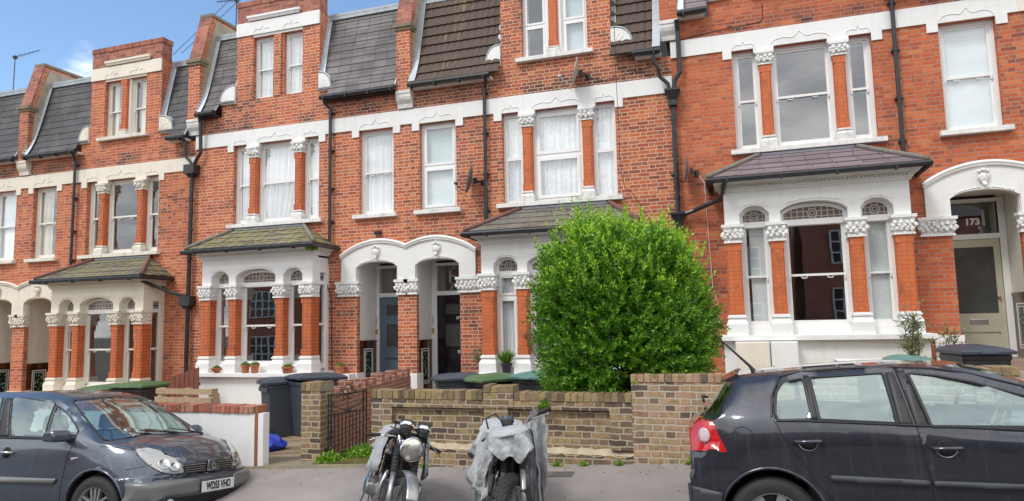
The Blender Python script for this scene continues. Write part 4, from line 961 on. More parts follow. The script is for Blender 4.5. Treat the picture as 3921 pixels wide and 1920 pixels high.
# planter boxes seen over the car roof
c = MB(); c.box(-.28, .28, -.2, .2, 0, .9); c.box(-.3, -.01, -.22, .22, .9, .93); c.box(.01, .3, -.22, .22, .9, .93); t = thing('meter_box', 'low white lidded box under the bay of number 173, just above the hatchback roof', 'utility box', (2.42, -3.4, .52)); c.build('box', M['white'], t)
# meter cabinets
for lab, x0, x1 in (('left white meter cabinet with plain door below the bay of number 173', .905, 1.44), ('right white meter cabinet with plain door below the bay of number 173', 1.455, 1.87)):
    t = thing('meter_cabinet', lab, 'cabinet', ((x0 + x1) / 2, -.8, .6)); hw = (x1 - x0) / 2
    c = MB(); c.box(-hw, hw, -.1, .14, -.1, 1.0); c.build('cabinet_case', M['white'], t)
    c = MB(); c.box(-hw + .012, hw - .012, -.118, -.101, -.08, .985); d = c.build('cabinet_door', M['cream'] if x0 < 1 else M['white'], t, bevel=.004)
    c = MB(); c.lathe([(.001, 0), (.014, 0), (.014, .006), (.001, .006)], (-hw + .05, -.124, .55), 10, 'y'); c.build('lock', M['black'], d)
# blue bag
t = thing('rubble_bag', 'bright blue plastic sack with rope slumped on the driveway by the white wall', 'sack', (-6.1, -3.75, gzz(-6.1)))
c = MB(); random.seed(5)
def bagP(i, j):
    a = 2 * PI * i; h = j; r = (0.30 * math.sin(min(1, h * 1.15 + .18) * PI) ** .6 * (1 - .35 * h)) if h < 1 else .02
    k = mnoise.noise(Vector((math.cos(a) * 2, math.sin(a) * 2, h * 4))) * .06
    return ((r + k) * math.cos(a) * 1.15 - .12 * h * h, (r + k) * math.sin(a), .40 * h + k * .4 + .01)
c.grid(lambda i, j: tuple(q * .82 for q in bagP(i, j)), 40, 18); M['blue'] = simple('blue_polythene', (0.012, 0.035, 0.42), .28, 0, .35, 9, .4, (.01, .02, .2)); c.build('sack', M['blue'], t, smooth=False)
c = MB(); c.tube([(-.25, -.2, .3), (-.16, -.29, .2), (-.03, -.33, .1), (.06, -.34, .02), (.0, -.36, .01)], .012, 6); c.build('rope', M['wood'], t)
c = MB(); c.quad((-.26, -.22, .22), (-.18, -.28, .22), (-.2, -.25, .3), (-.27, -.2, .29)); c.build('yellow_patch', simple('yellow_print', (.7, .4, .03), .4), t)
# pallet leaning behind the white wall
t = thing('wooden_pallet', 'weathered timber pallet on edge behind the white wall', 'pallet', (-7.35, -4.2, .55), rad(-3))
for k, z in enumerate((.0, .13, .30, .43)):
    c = MB(); c.box(-.62, .55, -.06 + .02 * k, -.038 + .02 * k, z, z + .085); c.build('board', M['wood'], t)
for x in (-.6, -.05, .46):
    c = MB(); c.add([(x, -.03, -.1), (x + .09, -.03, -.1), (x + .09, .1, -.1), (x, .1, -.1), (x, .03, .52), (x + .09, .03, .52), (x + .09, .12, .52), (x, .12, .52)], [(0, 1, 5, 4), (1, 2, 6, 5), (2, 3, 7, 6), (3, 0, 4, 7), (4, 5, 6, 7)]); c.build('block', M['wood'], t)
c = MB(); c.add([(.55, .0, -.1), (.6, 0, -.1), (.6, .2, -.1), (.55, .2, -.1), (.45, .05, .44), (.5, .05, .44), (.5, .2, .44), (.45, .2, .44)], [(0, 1, 5, 4), (1, 2, 6, 5), (2, 3, 7, 6), (3, 0, 4, 7), (4, 5, 6, 7)]); c.build('brace', M['wood'], t)
# timber fence between the yards
t = thing('timber_fence', 'short reddish brown board fence between the cream bay and the white bay', 'fence', (-10.3, -1.15, gzz(-10.3)))
M['fence'] = simple('red_brown_fence_stain', (0.2, 0.062, 0.038), .7, 0, .5, 8, .2)
for i in range(6):
    c = MB(); x = -.34 + i * .125; h = 1.16 + .035 * i; c.prism([(x, 0), (x + .108, 0), (x + .108, h), (x, h - .03)], 0, .02); c.build('board', M['fence'], t)
c = MB(); c.box(-.34, .4, .021, .06, .3, .37); c.box(-.34, .4, .021, .06, .95, 1.02); c.build('rail', M['fence'], t)
# pots on the bay sill
M['pot'] = simple('terracotta_pot', (0.44, 0.14, 0.07), .75, 0, .4, 12, .2, (.55, .24, .14))
M['potdark'] = simple('black_plastic_pot', (.03, .032, .035), .5, 0)
M['soil'] = simple('potting_soil', (.05, .035, .02), .9)
def leafmat(name, a, b, c_):
    t = NT(name); ob = t.n('ObjectInfo'); P = t.pos(); g_ = t.n('NewGeometry')
    r_ = g_.outputs['Random Per Island']
    c = t.ramp(r_, [(0, a), (.5, b), (1, c_)])
    d = t.n('BsdfDiffuse'); t.set(d.inputs['Color'], c); tr = t.n('BsdfTranslucent'); t.set(tr.inputs['Color'], t.mix(.5, c, (.3, .5, .05)))
    gl = t.n('BsdfGlossy', {'Roughness': .35, 'Color': (.6, .6, .6, 1)})
    m1 = t.n('MixShader'); t.set(m1.inputs[0], .3); t.set(m1.inputs[1], d.outputs[0]); t.set(m1.inputs[2], tr.outputs[0])
    m2 = t.n('MixShader'); t.set(m2.inputs[0], .05); t.set(m2.inputs[1], m1.outputs[0]); t.set(m2.inputs[2], gl.outputs[0])
    return t.out(m2.outputs[0])
M['herb'] = leafmat('herb_leaves', (.1, .24, .03), (.18, .36, .05), (.26, .44, .08))
def leafset(mb, pts, L=.03, W_=.012, up=.5, seed=0, droop=0.2):
    rnd = random.Random(seed)
    for p in pts:
        a = rnd.uniform(0, 2 * PI); e = rnd.uniform(-.3, 1) * up + .2; l = L * rnd.uniform(.6, 1.3)
        d = Vector((math.cos(a) * math.cos(e), math.sin(a) * math.cos(e), math.sin(e))); s_ = d.cross(Vector((0, 0, 1))).normalized() * W_
        p = Vector(p); n_ = s_.cross(d).normalized() * l * droop
        mb.add([p, p + d * l * .5 + s_ + n_, p + d * l, p + d * l * .5 - s_ + n_], [(0, 1, 2, 3)])
def pot(label, x, y, z, r=.1, h=.17, squat=False, mat='pot', plant='herb', pr=.1, saucer=False, group='terracotta pots on the bay sill'):
    t = thing('plant_pot', label, 'plant pot', (x, y, z), 0, group)
    c = MB()
    if squat: c.lathe([(r * .45, 0), (r * .5, .01), (r * .98, h * .7), (r * 1.12, h * .82), (r * 1.12, h), (r, h), (r * .9, h * .85)], (0, 0, 0), 20)
    else: c.lathe([(r * .72, 0), (r * .93, h * .72), (r * 1.05, h * .74), (r * 1.08, h), (r * .95, h), (r * .9, h * .85)], (0, 0, 0), 20)
    c.build('pot', M[mat], t, smooth=False)
    if saucer: c = MB(); c.lathe([(r * .7, -.0), (r * .95, .035), (r * .9, .04)], (0, 0, -.001), 18); c.build('saucer', M[mat], t)
    c = MB(); c.lathe([(.001, h * .9), (r * .93, h * .9)], (0, 0, 0), 12, cap=False); c.build('soil', M['soil'], t, recalc=False)
    c = MB(); rnd = random.Random(int(x * 100)); pts = []
    for _ in range(500):
        a, q, w_ = rnd.uniform(0, 2 * PI), rnd.random() ** .5, rnd.random()
        pts.append((pr * q * math.cos(a), pr * q * math.sin(a), h * .9 + w_ * pr * .9 * (1.15 - q)))
    leafset(c, pts, .028, .007, 1.0, int(x * 10)); c.build('foliage', M[plant], t, recalc=False)
    return t
pot('small squat terracotta bowl with a succulent, far left on the mossy-roofed bay', -9.83, -.70, 1.041, .115, .105, True, pr=.07)
pot('straight terracotta pot of green herbs, left of the close pair', -9.1, -.68, 1.041, .088, .17, pr=.095, saucer=True)
pot('straight terracotta pot of green herbs, right of the close pair', -8.86, -.68, 1.041, .09, .175, pr=.10, saucer=True)
pot('squat wide terracotta bowl right of the herb pots on the same sill', -8.03, -.68, 1.041, .118, .13, True, pr=.09, saucer=True)
pot('terracotta pot standing alone by the brick pier left of the blue door', -7.10, -.16, .99, .10, .17, pr=.10, saucer=True, group=None)
c = MB(); t = thing('plinth_block', 'white block beneath the lone flower pot left of the blue door', 'ledge', (-7.1, -.16, .4)); c.box(-.3, .3, -.15, .1, -.5, .587); c.build('block', M['white'], t)
# drain grating in the footway
t = thing('drain_grating', 'grey slotted drain grating set in the footway near the wall', 'drain', (-1.1, -5.56, gz(-1.1, -5.56)), 0); t.rotation_euler = (rad(5), rad(-3.2), 0)
c = MB(); c.box(-.30, .30, -.085, -.075, 0, .012); c.box(-.3, .3, .075, .085, 0, .012); c.box(-.3, -.29, -.075, .075, 0, .012); c.box(.29, .3, -.075, .075, 0, .012); M['iron'] = simple('worn_grating_iron', (.2, .19, .18), .7, .2, .5, 20, .3); c.build('frame', M['iron'], t)
c = MB(); c.box(-.29, .08, -.074, .074, -.0, .008); c.build('cover_plate', M['kerbs'] if 'kerbs' in M else M['iron'], t)
for i in range(8): c = MB(); c.box(.09 + i * .025, .103 + i * .025, -.074, .074, 0, .01); c.build('slot_bar', M['iron'], t)
# ------------------------------------------------------------------ satellite dishes, aerials, pipes, vents
M['dishgrey'] = simple('grey_dish_mesh', (.16, .165, .17), .5, .2, .3, 20, .1); M['dishwhite'] = simple('pale_dish_mesh', (.45, .45, .44), .5, .2, .3, 20, .1)
def dish(label, x, z, mat, s=1.0, y=0.0, face=(-.93, -.25, .2)):
    t = thing('satellite_dish', label, 'satellite dish', (x, y, z), 0, 'satellite dishes on the house fronts')
    c = MB(); c.box(-.03, .05, -.02, 0, -.06, .06); c.tube([(0, -.02, 0), (-.03, -.16, .0), (-.10 * s, -.22, .02)], .018, 8); c.box(-.12 * s, -.05 * s, -.25, -.18, -.05, .06); c.build('wall_bracket', M['black'], t)
    d = Vector(face).normalized(); R_ = d.to_track_quat('Z', 'Y').to_matrix(); cc_ = Vector((-.15 * s, -.24, .03))
    c = MB(); prof = [(.001, 0)] + [(.30 * s * k / 8, .06 * s * (k / 8) ** 2) for k in range(1, 9)]
    vs = []; n = 28
    for r_, h in prof:
        for j in range(n): a = 2 * PI * j / n; vs.append(R_ @ Vector((r_ * math.cos(a) * .82, r_ * math.sin(a), h)) + cc_)
    c.add(vs, [(i * n + j, i * n + (j + 1) % n, (i + 1) * n + (j + 1) % n, (i + 1) * n + j) for i in range(8) for j in range(n)])
    c.build('reflector', M[mat], t, smooth=True, recalc=False, solid=.008)
    low = R_ @ Vector((0, -.28 * s, .05)) + cc_; lo2 = R_ @ Vector((0, .28 * s, .05)) + cc_; low = low if low.z < lo2.z else lo2
    f_ = cc_ + d * .36 * s + Vector((0, 0, -.16 * s))
    c = MB(); c.tube([low, low + (f_ - low) * .5 + Vector((0, 0, -.02)), f_], .010, 6); c.tube([f_, f_ + Vector((-.02, 0, .05))], .02, 8); c.lathe([(.001, 0), (.028, .005), (.028, .05), (.02, .07)], f_ + Vector((-.03, 0, .02)), 10, 'x'); c.build('feed_arm', M['black'] if mat == 'dishgrey' else M['dishwhite'], t)
    c = MB(); c.tube([f_ + Vector((0, 0, 0)), f_ + Vector((.02, 0, -.12)), low + Vector((0, 0, -.10)), low], .005, 5); c.build('feed_cable', M['black'], t)
    return t
dish('dark grey dish beside the plastic window left of the downpipe, on the 171 house', -3.87, 4.86, 'dishgrey', .95)
dish('pale grey dish high above the white band under the top floor window', -1.62, 6.80, 'dishwhite', 1.0)
dish('grey dish at the left edge of the 173 house near the black downpipe', .36, 4.68, 'dishgrey', .8, face=(-.96, -.1, .1))
def wire(label, pts, r=.006, mat='black', name='cable'):
    o = Vector(pts[0]); c = MB(); c.tube([Vector(p) for p in pts], r, 5); ob = c.build(name, M[mat]); tag(ob, label, 'cable')
wire('thin black cable dropping from the dark grey dish to the porch', [(-3.82, -.015, 4.86), (-3.84, -.015, 4.2), (-3.85, -.015, 3.35)])
wire('long black cable hanging down over the top right window of the 171 house', [(-.98, -.35, 9.6), (-1.0, -.3, 8.0), (-1.03, -.2, 6.9), (-1.02, -.14, 5.9), (-1.02, -.14, 5.0), (-.95, -.14, 4.5), (-.80, -.14, 4.36), (-.62, -.1, 4.05), (-.4, -.06, 3.7)])
wire('black looping cable running right from the pale dish along the band', [(-1.62, -.02, 6.8), (-1.4, -.02, 6.72), (-1.3, -.02, 6.68), (-1.0, -.02, 6.72), (-.6, -.02, 6.78), (-.35, -.02, 6.85), (-.25, -.02, 6.9)])
wire('curved black cable stub on the brickwork above the 173 band', [(.2, -.01, 7.28), (.5, -.01, 7.31), (.9, -.01, 7.36), (1.62, -.01, 7.40), (1.68, -.01, 7.48), (1.68, -.01, 7.75)])
wire('pale thin cable hanging below the dish on the 173 house', [(.42, -.02, 4.62), (.5, -.02, 4.5), (.53, -.02, 3.5), (.56, -.02, 2.6), (.62, -.02, 2.3)], .005, 'carve')
wire('black cable with white clips down the brick pier left of the blue door', [(-7.38, -.015, 3.75), (-7.5, -.02, 3.45), (-7.52, -.07, 2.95), (-7.42, -.02, 2.6), (-7.40, -.015, 1.3), (-7.40, -.015, 1.05)], .010)
wire('black cable down the brick edge left of the number 171 bay', [(-3.88, -.02, 2.6), (-3.88, -.02, 1.8), (-3.87, -.02, 1.2)], .012)
wire('tangled pale cable hanging low by the brick edge right of the shrub', [(.63, -.02, 2.2), (.66, -.02, 1.6), (.62, -.08, 1.5), (.7, -.06, 1.42), (.66, -.02, 1.25), (.76, -.05, 1.2)], .006, 'carve')
# shared downpipes with hoppers
def hopper(mb, x, z, s=.13): mb.frustum(x - s * .45, x + s * .45, -.17, -.03, z - .2, x - s, x + s, -.22, -.015, z - .02); mb.box(x - s * 1.08, x + s * 1.08, -.235, -.01, z - .02, z + .02); mb.box(x - s * .6, x + s * .6, -.21, -.02, z - .3, z - .2)
t = thing('rainwater_pipe', 'black downpipe with funnel hopper between houses 171 and 173', 'downpipe', (0.01, 0, 3.2))
def tb(mb, pts, r=.038, n=10): mb.tube([(p[0] - t.location.x, p[1], p[2] - t.location.z) for p in pts], r, n)
c = MB(); tb(c, [(-.30, -.24, 6.98), (-.29, -.22, 6.85), (-.22, -.2, 6.7), (-.2, -.16, 6.55), (-.07, -.13, 6.42), (-.03, -.12, 6.26)]); tb(c, [(.15, -.22, 7.6), (.16, -.12, 7.4), (.16, -.12, 6.6), (.06, -.12, 6.46), (.04, -.12, 6.26)], .045)
tb(c, [(.01, -.1, 6.2), (.015, -.1, 1.2)], .045)
for z in (5.7, 5.0, 4.4, 4.2): tb(c, [(.01, -.1, z), (.01, -.1, z + .07)], .058)
c.build('pipe', M['black'], t)
c = MB(); hopper(c, 0, 6.27 - 3.2); c.build('hopper', M['black'], t)
c = MB(); hopper(c, .0, 3.93 - 3.2, .12); c.build('hopper', M['black'], t)
c = MB(); tb(c, [(.88, -.9, 4.34), (.84, -.75, 4.22), (.80, -.4, 4.1), (.3, -.12, 3.97), (.1, -.1, 3.9)], .04); c.build('branch_pipe', M['black'], t)
t = thing('rainwater_pipe', 'black downpipe with box hoppers between the cream house and the mossy bay house', 'downpipe', (-11.22, 0, 0))
c = MB(); tb(c, [(-10.95, -.22, 7.06), (-10.95, -.16, 6.9), (-10.96, -.12, 6.15), (-11.08, -.12, 6.0), (-11.15, -.12, 5.86)], .042); tb(c, [(-11.42, -.24, 6.6), (-11.42, -.15, 6.45), (-11.40, -.12, 6.1), (-11.25, -.12, 5.95), (-11.2, -.12, 5.85)], .036)
tb(c, [(-11.22, -.1, 5.7), (-11.23, -.1, 3.4), (-11.24, -.1, .3)], .048)
for z in (5.0, 4.3, 3.6): tb(c, [(-11.22, -.1, z), (-11.22, -.1, z + .07)], .06)
c.build('pipe', M['black'], t)
for z, x in ((5.82, 0.0), (2.7, -.02)):
    c = MB(); c.box(x - .15, x + .15, -.22, -.01, z - .16, z + .06); c.frustum(x - .06, x + .06, -.16, -.04, z - .24, x - .1, x + .1, -.2, -.02, z - .16); c.build('hopper', M['black'], t)
c = MB(); tb(c, [(-12.0, -.7, 3.12), (-11.95, -.5, 3.05), (-11.6, -.25, 2.85), (-11.3, -.12, 2.76)], .04); c.build('branch_pipe', M['black'], t)
tag((lambda c: (c.box(-6.35, -6.19, -.06, -.001, 3.93, 4.0), c.box(-6.33, -6.21, -.09, -.06, 3.945, 3.985), c.build('wall_vent', M['black']))[2])(MB()), 'small black vent box on the bricks above the blue door', 'vent')
def aerial(label, x, y, z0, z1, arm, wires=False):
    t = thing('television_aerial', label, 'aerial', (x, y, z0), 0)
    c = MB(); c.tube([(0, 0, -.4), (0, 0, z1 - z0)], .014, 6); c.build('mast', M['black'], t)
    c = MB(); H_ = z1 - z0 - .04; e = Vector(arm); c.tube([(0, 0, H_), (e.x, e.y, H_ + e.z)], .011, 6)
    for k in range(7):
        p = Vector((e.x, e.y, e.z)) * (k / 6) + Vector((0, 0, H_)); s_ = .13 - .012 * k; c.tube([p - Vector((.3 * s_, s_, 0)), p + Vector((.3 * s_, s_, 0))], .005, 4)
    c.box(-.04, .04, -.05, .05, H_ - .06, H_ + .03)
    c.build('antenna', M['black'], t); return t
aerial('television aerial on a short mast at the far left roof edge', -20.3, 2.0, 9.4, 10.68, (.9, .1, .12))
aerial('television aerial mast behind the brick dormer parapet, cut by the top edge', -11.83, 2.0, 9.6, 11.1, (-.75, .1, .12))
for k, (a, b) in enumerate((((-14.2, 2.2, 9.9), (-11.85, 2, 11.25)), ((-13.9, 2.2, 9.9), (-11.0, 2, 11.5)))):
    wire(('upper' if k else 'lower') + ' of the two thin stay wires crossing the blue sky left of the dormer', [a, b], .008, 'black', 'stay_wire')
# far house beyond the roofs
t = thing('distant_house', 'distant house with brown tiled roof and small chimney at the left edge', 'house', (-29, 9, 0))
c = MB(); c.box(-3, 1.2, 0, 6, -2, 11.4); c.build('wall', M['brickC'], t)
c = MB(); c.prism([(-.4, 11.3), (6.4, 11.3), (3, 13.4)], -3.2, 1.6, 'x'); rf = c.build('roof', M['stone'], t); c = MB(); c.box(-.6, .3, 2.2, 3, 11.8, 14.0); c.build('chimney', M['brickC'], rf)
# house numbers
M['whiteletter'] = simple('white_numerals', (.85, .85, .85), .4, 0, 0, 5, 0)
text_mb('173', .155, M['whiteletter'], hE, (5.045 - .09, .893, 2.435), (rad(90), 0, 0), 'house_number', .003, bold=.006)
text_mb('171', .085, M['whiteletter'], hD, (-4.80, .862, 1.625), (rad(90), 0, 0), 'house_number', .003, bold=.003)
# door entry buttons on the frames
for hh, x, L_ in ((hC, 4.385, 0), (hD, -5.42, 0)):
    for k in range(3): c = MB(); c.box(x + .018, x + .048, .80, .82, 1.5 + k * .07, 1.54 + k * .07); c.build('doorbell', M['chrome'], hh)
    c = MB(); c.box(x + .015, x + .055, .80, .82, 1.30, 1.42); c.build('entry_panel', M['brass'], hh)
# ------------------------------------------------------------------ vegetation
import array
def leaf_cloud(name, pts, dirs, L, Wd, mat, parent=None, seed=0, fold=.35):
    """many folded leaves, two triangles-pairs each, written straight to a mesh"""
    rnd = random.Random(seed); vs = []; fs = []
    for p, d in zip(pts, dirs):
        l = L * rnd.uniform(.65, 1.35); w_ = Wd * rnd.uniform(.8, 1.2)
        side = d.cross(Vector((rnd.uniform(-1, 1), rnd.uniform(-1, 1), rnd.uniform(-1, 1)))).normalized(); n_ = side.cross(d)
        b = len(vs); m_ = p + d * l * .5 - n_ * l * fold * .25
        vs += [p, m_ + side * w_ + n_ * w_ * fold, p + d * l, m_ - side * w_ + n_ * w_ * fold]
        fs += [(b, b + 1, b + 2), (b, b + 2, b + 3)]
    me = bpy.data.meshes.new(name); me.from_pydata([tuple(v) for v in vs], [], fs); me.materials.append(mat)
    ob = bpy.data.objects.new(name, me); COL.objects.link(ob)
    if parent: ob.parent = parent
    return ob
M['shrubleaf'] = leafmat('privet_leaves', (.035, .12, .012), (.09, .26, .02), (.24, .47, .032))
M['shrubtip'] = leafmat('privet_young_tips', (.22, .48, .03), (.36, .62, .04), (.5, .72, .07))
M['twig'] = simple('brown_twigs', (.12, .08, .05), .9)
BX, BY = -0.40, -4.14
t = thing('shrub', 'big rounded privet shrub, lime green on top, overhanging the brick wall', 'shrub', (BX, BY, gzz(BX)))
rnd = random.Random(21); CZ = 1.62
def shrub_r(d):
    """radius of the crown along a unit direction (centre 1.45 m up)"""
    n = mnoise.noise(d * 1.6 + Vector((3, 1, 2))) * .11 + mnoise.noise(d * 4.5 + Vector((1, 7, 2))) * .09 + mnoise.noise(d * 10) * .05
    ex, ey = 1.09, 1.14; ez = 1.35 if d.z > 0 else 1.38
    p = 2.8
    r = (abs(d.x / ex) ** p + abs(d.y / ey) ** p + abs(d.z / ez) ** p) ** (-1 / p)
    r *= 1 + .08 * max(0, -d.z) * max(0, -d.x) - .10 * max(0, d.x) * max(0, d.z) ** .5 + .05 * max(0, -d.x) * max(0, d.z) + .04 * max(0, d.x) * max(0, .3 - abs(d.z))
    return r * (1 + n)
pts, dirs, tp, td = [], [], [], []
for ax, az, ln in ((-.42, 1.46, .32), (-.36, 1.46, .26), (-.5, 1.40, .22), (.1, 1.42, .18), (.55, 1.32, .2), (-.95, 1.0, .16), (-1.12, .55, .15), (.98, .9, .2), (-.1, 1.46, .16), (.3, 1.42, .15)):
    g0 = Vector((ax, -.25, az + CZ - .2)); gd = Vector((rnd.uniform(-.25, .25) + ax * .3, -.1, 1)).normalized()
    for i in range(26):
        a = i * 2.4; q = (gd * .6 + Vector((math.cos(a), math.sin(a), .2)) * .7).normalized(); tp.append(g0 + gd * ln * i / 26); td.append(q)
for k in range(4700):
    z = rnd.uniform(-.97, 1); a = rnd.uniform(0, 2 * PI); s_ = math.sqrt(1 - z * z); d = Vector((s_ * math.cos(a), s_ * math.sin(a), z))
    R_ = shrub_r(d); depth = rnd.random() ** 2 * .34
    base = d * (R_ - .17 - depth); base.z += CZ
    if base.z < .12: continue
    if depth < .12 and mnoise.noise(d * 5.2 + Vector((8, 3, 1))) < -.22: base *= .93; base.z += .05
    grow = (d * .75 + Vector((rnd.uniform(-.45, .45), rnd.uniform(-.45, .45), .55 + rnd.uniform(-.3, .3)))).normalized()
    ln = rnd.uniform(.14, .27); tip = z > .25 and rnd.random() < .13
    if tip: ln *= rnd.uniform(1.25, 1.8)
    side = grow.orthogonal().normalized(); s2 = grow.cross(side)
    nl = 15 if not tip else 20
    for i in range(nl):
        f_ = (i + .5) / nl; ang = i * 2.4 + k; out = (side * math.cos(ang) + s2 * math.sin(ang))
        p = base + grow * ln * f_; q = (grow * (.45 + .5 * f_) + out * (1 - .35 * f_)).normalized()
        young = depth < .1 and (z > .25 or rnd.random() < .12) and f_ > .5 and rnd.random() < (.45 + .9 * max(0, z))
        if young: tp.append(p); td.append(q)
        else: pts.append(p); dirs.append(q)
leaf_cloud('foliage', pts, dirs, .054, .0135, M['shrubleaf'], t, 1)
leaf_cloud('young_shoots', tp, td, .05, .0108, M['shrubtip'], t, 2)
c = MB(); rnd = random.Random(4)
for k in range(9):
    a = rnd.uniform(0, 2 * PI); r_ = rnd.uniform(.1, .5); c.tube([(r_ * .3 * math.cos(a), r_ * .3 * math.sin(a), -.05), (r_ * math.cos(a), r_ * math.sin(a), .7), (r_ * 2 * math.cos(a), r_ * 1.8 * math.sin(a), 1.6 + rnd.random() * .7)], [.035, .025, .01], 6)
c.build('stems', M['twig'], t)
# inner mass of older leaves so that light stays out of the middle
pts, dirs = [], []
for k in range(14000):
    z = rnd.uniform(-.97, 1); a = rnd.uniform(0, 2 * PI); s_ = math.sqrt(1 - z * z); d = Vector((s_ * math.cos(a), s_ * math.sin(a), z))
    p = d * (shrub_r(d) - rnd.uniform(.26, .5)); p.z += CZ
    if p.z > .1: pts.append(p); dirs.append(Vector((rnd.uniform(-1, 1), rnd.uniform(-1, 1), rnd.uniform(-1, 1))).normalized())
leaf_cloud('inner_foliage', pts, dirs, .09, .03, M['shrubleaf'], t, 3)
# weeds
M['weed'] = leafmat('weed_leaves', (.1, .26, .02), (.2, .42, .03), (.32, .52, .06))
def weed(label, x, y, z, r, h, n=260, name='weed', L=.045, W_=.016, group='weeds along the foot of the walls'):
    t = thing(name, label, 'weed', (x, y, z), 0, group); rn = random.Random(int((x + y) * 1000)); pts = []
    for _ in range(n):
        a, q = rn.uniform(0, 2 * PI), rn.random() ** .6; pts.append((r * q * math.cos(a), r * .7 * q * math.sin(a), h * rn.random() * (1.1 - q)))
    c = MB(); leafset(c, pts, L, W_, 1.0, int(x * 77)); c.build('leaves', M['weed'], t, recalc=False)
weed('fresh green weeds at the hinge foot of the iron gate', -4.22, -4.95, .20, .22, .18, 500)
weed('low green weeds spreading under the iron gate', -3.95, -4.55, .25, .34, .14, 700)
weed('taller green weeds at the foot of the red dividing wall', -3.75, -3.9, .28, .3, .38, 900)
weed('green weeds filling the corner beside the stock brick wall', -3.55, -4.5, .27, .2, .45, 700)
for x, r in ((-2.95, .07), (-2.72, .06), (-1.05, .06), (-.35, .04), (-.75, .05), (.42, .05)):
    weed('tiny green weed growing where the stock wall meets the footway', x, -5.24, gz(x, -5.2), r, .05, 70, L=.03, W_=.01)
weed('small tuft of leaves growing out of the wall top beneath the shrub', -1.2, -5.22, 1.0, .06, .12, 120)
weed('brown and green fern clump at the right end of the mossy bay roof', -7.42, -.75, 3.58, .13, .3, 500, 'fern_clump', .09, .012, None)
# olive bush by door 173
M['olive'] = leafmat('olive_leaves', (.16, .19, .1), (.26, .29, .16), (.4, .42, .26))
def sparse(label, x, y, z, h, w_, n, mat='olive', name='olive_bush', cat='bush', L=.05, Wd=.008, seed=1, lean=0.0, trunks=5):
    t = thing(name, label, cat, (x, y, z), 0); rn = random.Random(seed); c = MB(); pts = []; dr_ = []
    for k in range(trunks):
        a = rn.uniform(0, 2 * PI); e = Vector((w_ * rn.uniform(.2, 1) * math.cos(a) + lean, w_ * .6 * rn.uniform(.2, 1) * math.sin(a), h * rn.uniform(.7, 1)))
        mid = e * .5 + Vector((rn.uniform(-.05, .05), rn.uniform(-.05, .05), .08)); c.tube([(0, 0, 0), mid, e], [.012, .008, .003], 5)
        for j in range(n // trunks // 9):
            f_ = rn.uniform(.3, 1); b = (mid * (1 - (f_ - .5) * 2) + e * (f_ - .5) * 2) if f_ > .5 else mid * f_ * 2
            d = Vector((rn.uniform(-1, 1), rn.uniform(-1, 1), rn.uniform(-.2, 1))).normalized(); ln = rn.uniform(.06, .2); c.tube([b, b + d * ln], [.004, .002], 4)
            for i in range(9):
                q = Vector((rn.uniform(-1, 1), rn.uniform(-1, 1), rn.uniform(-.5, 1))).normalized(); pts.append(b + d * ln * (i + 1) / 9); dr_.append((d * .7 + q * .8).normalized())
    c.build('branches', M['twig'], t); leaf_cloud('leaves', pts, dr_, L, Wd, M[mat], t, seed)
sparse('tall sparse grey green olive bush in front of the right bay pilaster, house 173', 3.42, -1.2, .9, 1.22, .30, 1500, seed=3)
sparse('smaller straggly bush right of the olive, beside the brick pier by the sage door', 3.9, -1.2, .9, .95, .22, 700, seed=8)
t = pot('black plastic pot of wispy green grass on the 171 bay sill', -3.2, -.68, 1.041, .10, .20, False, 'potdark', 'herb', .05, group=None)
pts = []; rn = random.Random(6); pts = [(rn.uniform(-.03, .03), rn.uniform(-.03, .03), .17) for _ in range(260)]
leaf_cloud('grass_blades', [Vector(p) for p in pts], [Vector((rn.uniform(-.8, .8), rn.uniform(-.8, .8), 1)).normalized() for _ in pts], .24, .006, M['herb'], t, 5)
t = pot('white pot with woody rosemary on the 171 bay sill, by the shrub edge', -2.5, -.68, 1.041, .13, .22, False, 'white', 'olive', .08, group=None)
sparse('woody grey rosemary growing from the white pot beside the shrub', -2.52, -.68, 1.2, .75, .28, 900, seed=12, name='rosemary', cat='plant', lean=-.12)
sparse('thin dry plant at the brick pier edge left of the 171 bay', -3.95, -.15, 1.0, .45, .14, 350, seed=15, name='dry_plant', cat='plant')

# leaf litter and grit on the footway
rn = random.Random(44); pts = []; dd = []
for _ in range(150):
    x = rn.uniform(-5, 1.2); y = -5.22 - abs(rn.gauss(0, .22)) if rn.random() < .7 else rn.uniform(-6.4, -5.3)
    pts.append(Vector((x, y, gz(x, y) + .006))); dd.append(Vector((rn.uniform(-1, 1), rn.uniform(-1, 1), .1)).normalized())
M['litter'] = leafmat('fallen_leaves', (.3, .16, .05), (.45, .35, .08), (.5, .42, .2))
o = leaf_cloud('leaf_litter', pts, dd, .028, .008, M['litter'], None, 3); o['kind'] = 'stuff'; o['label'] = 'scattered dry yellow leaves along the foot of the wall'; o['category'] = 'leaf litter'
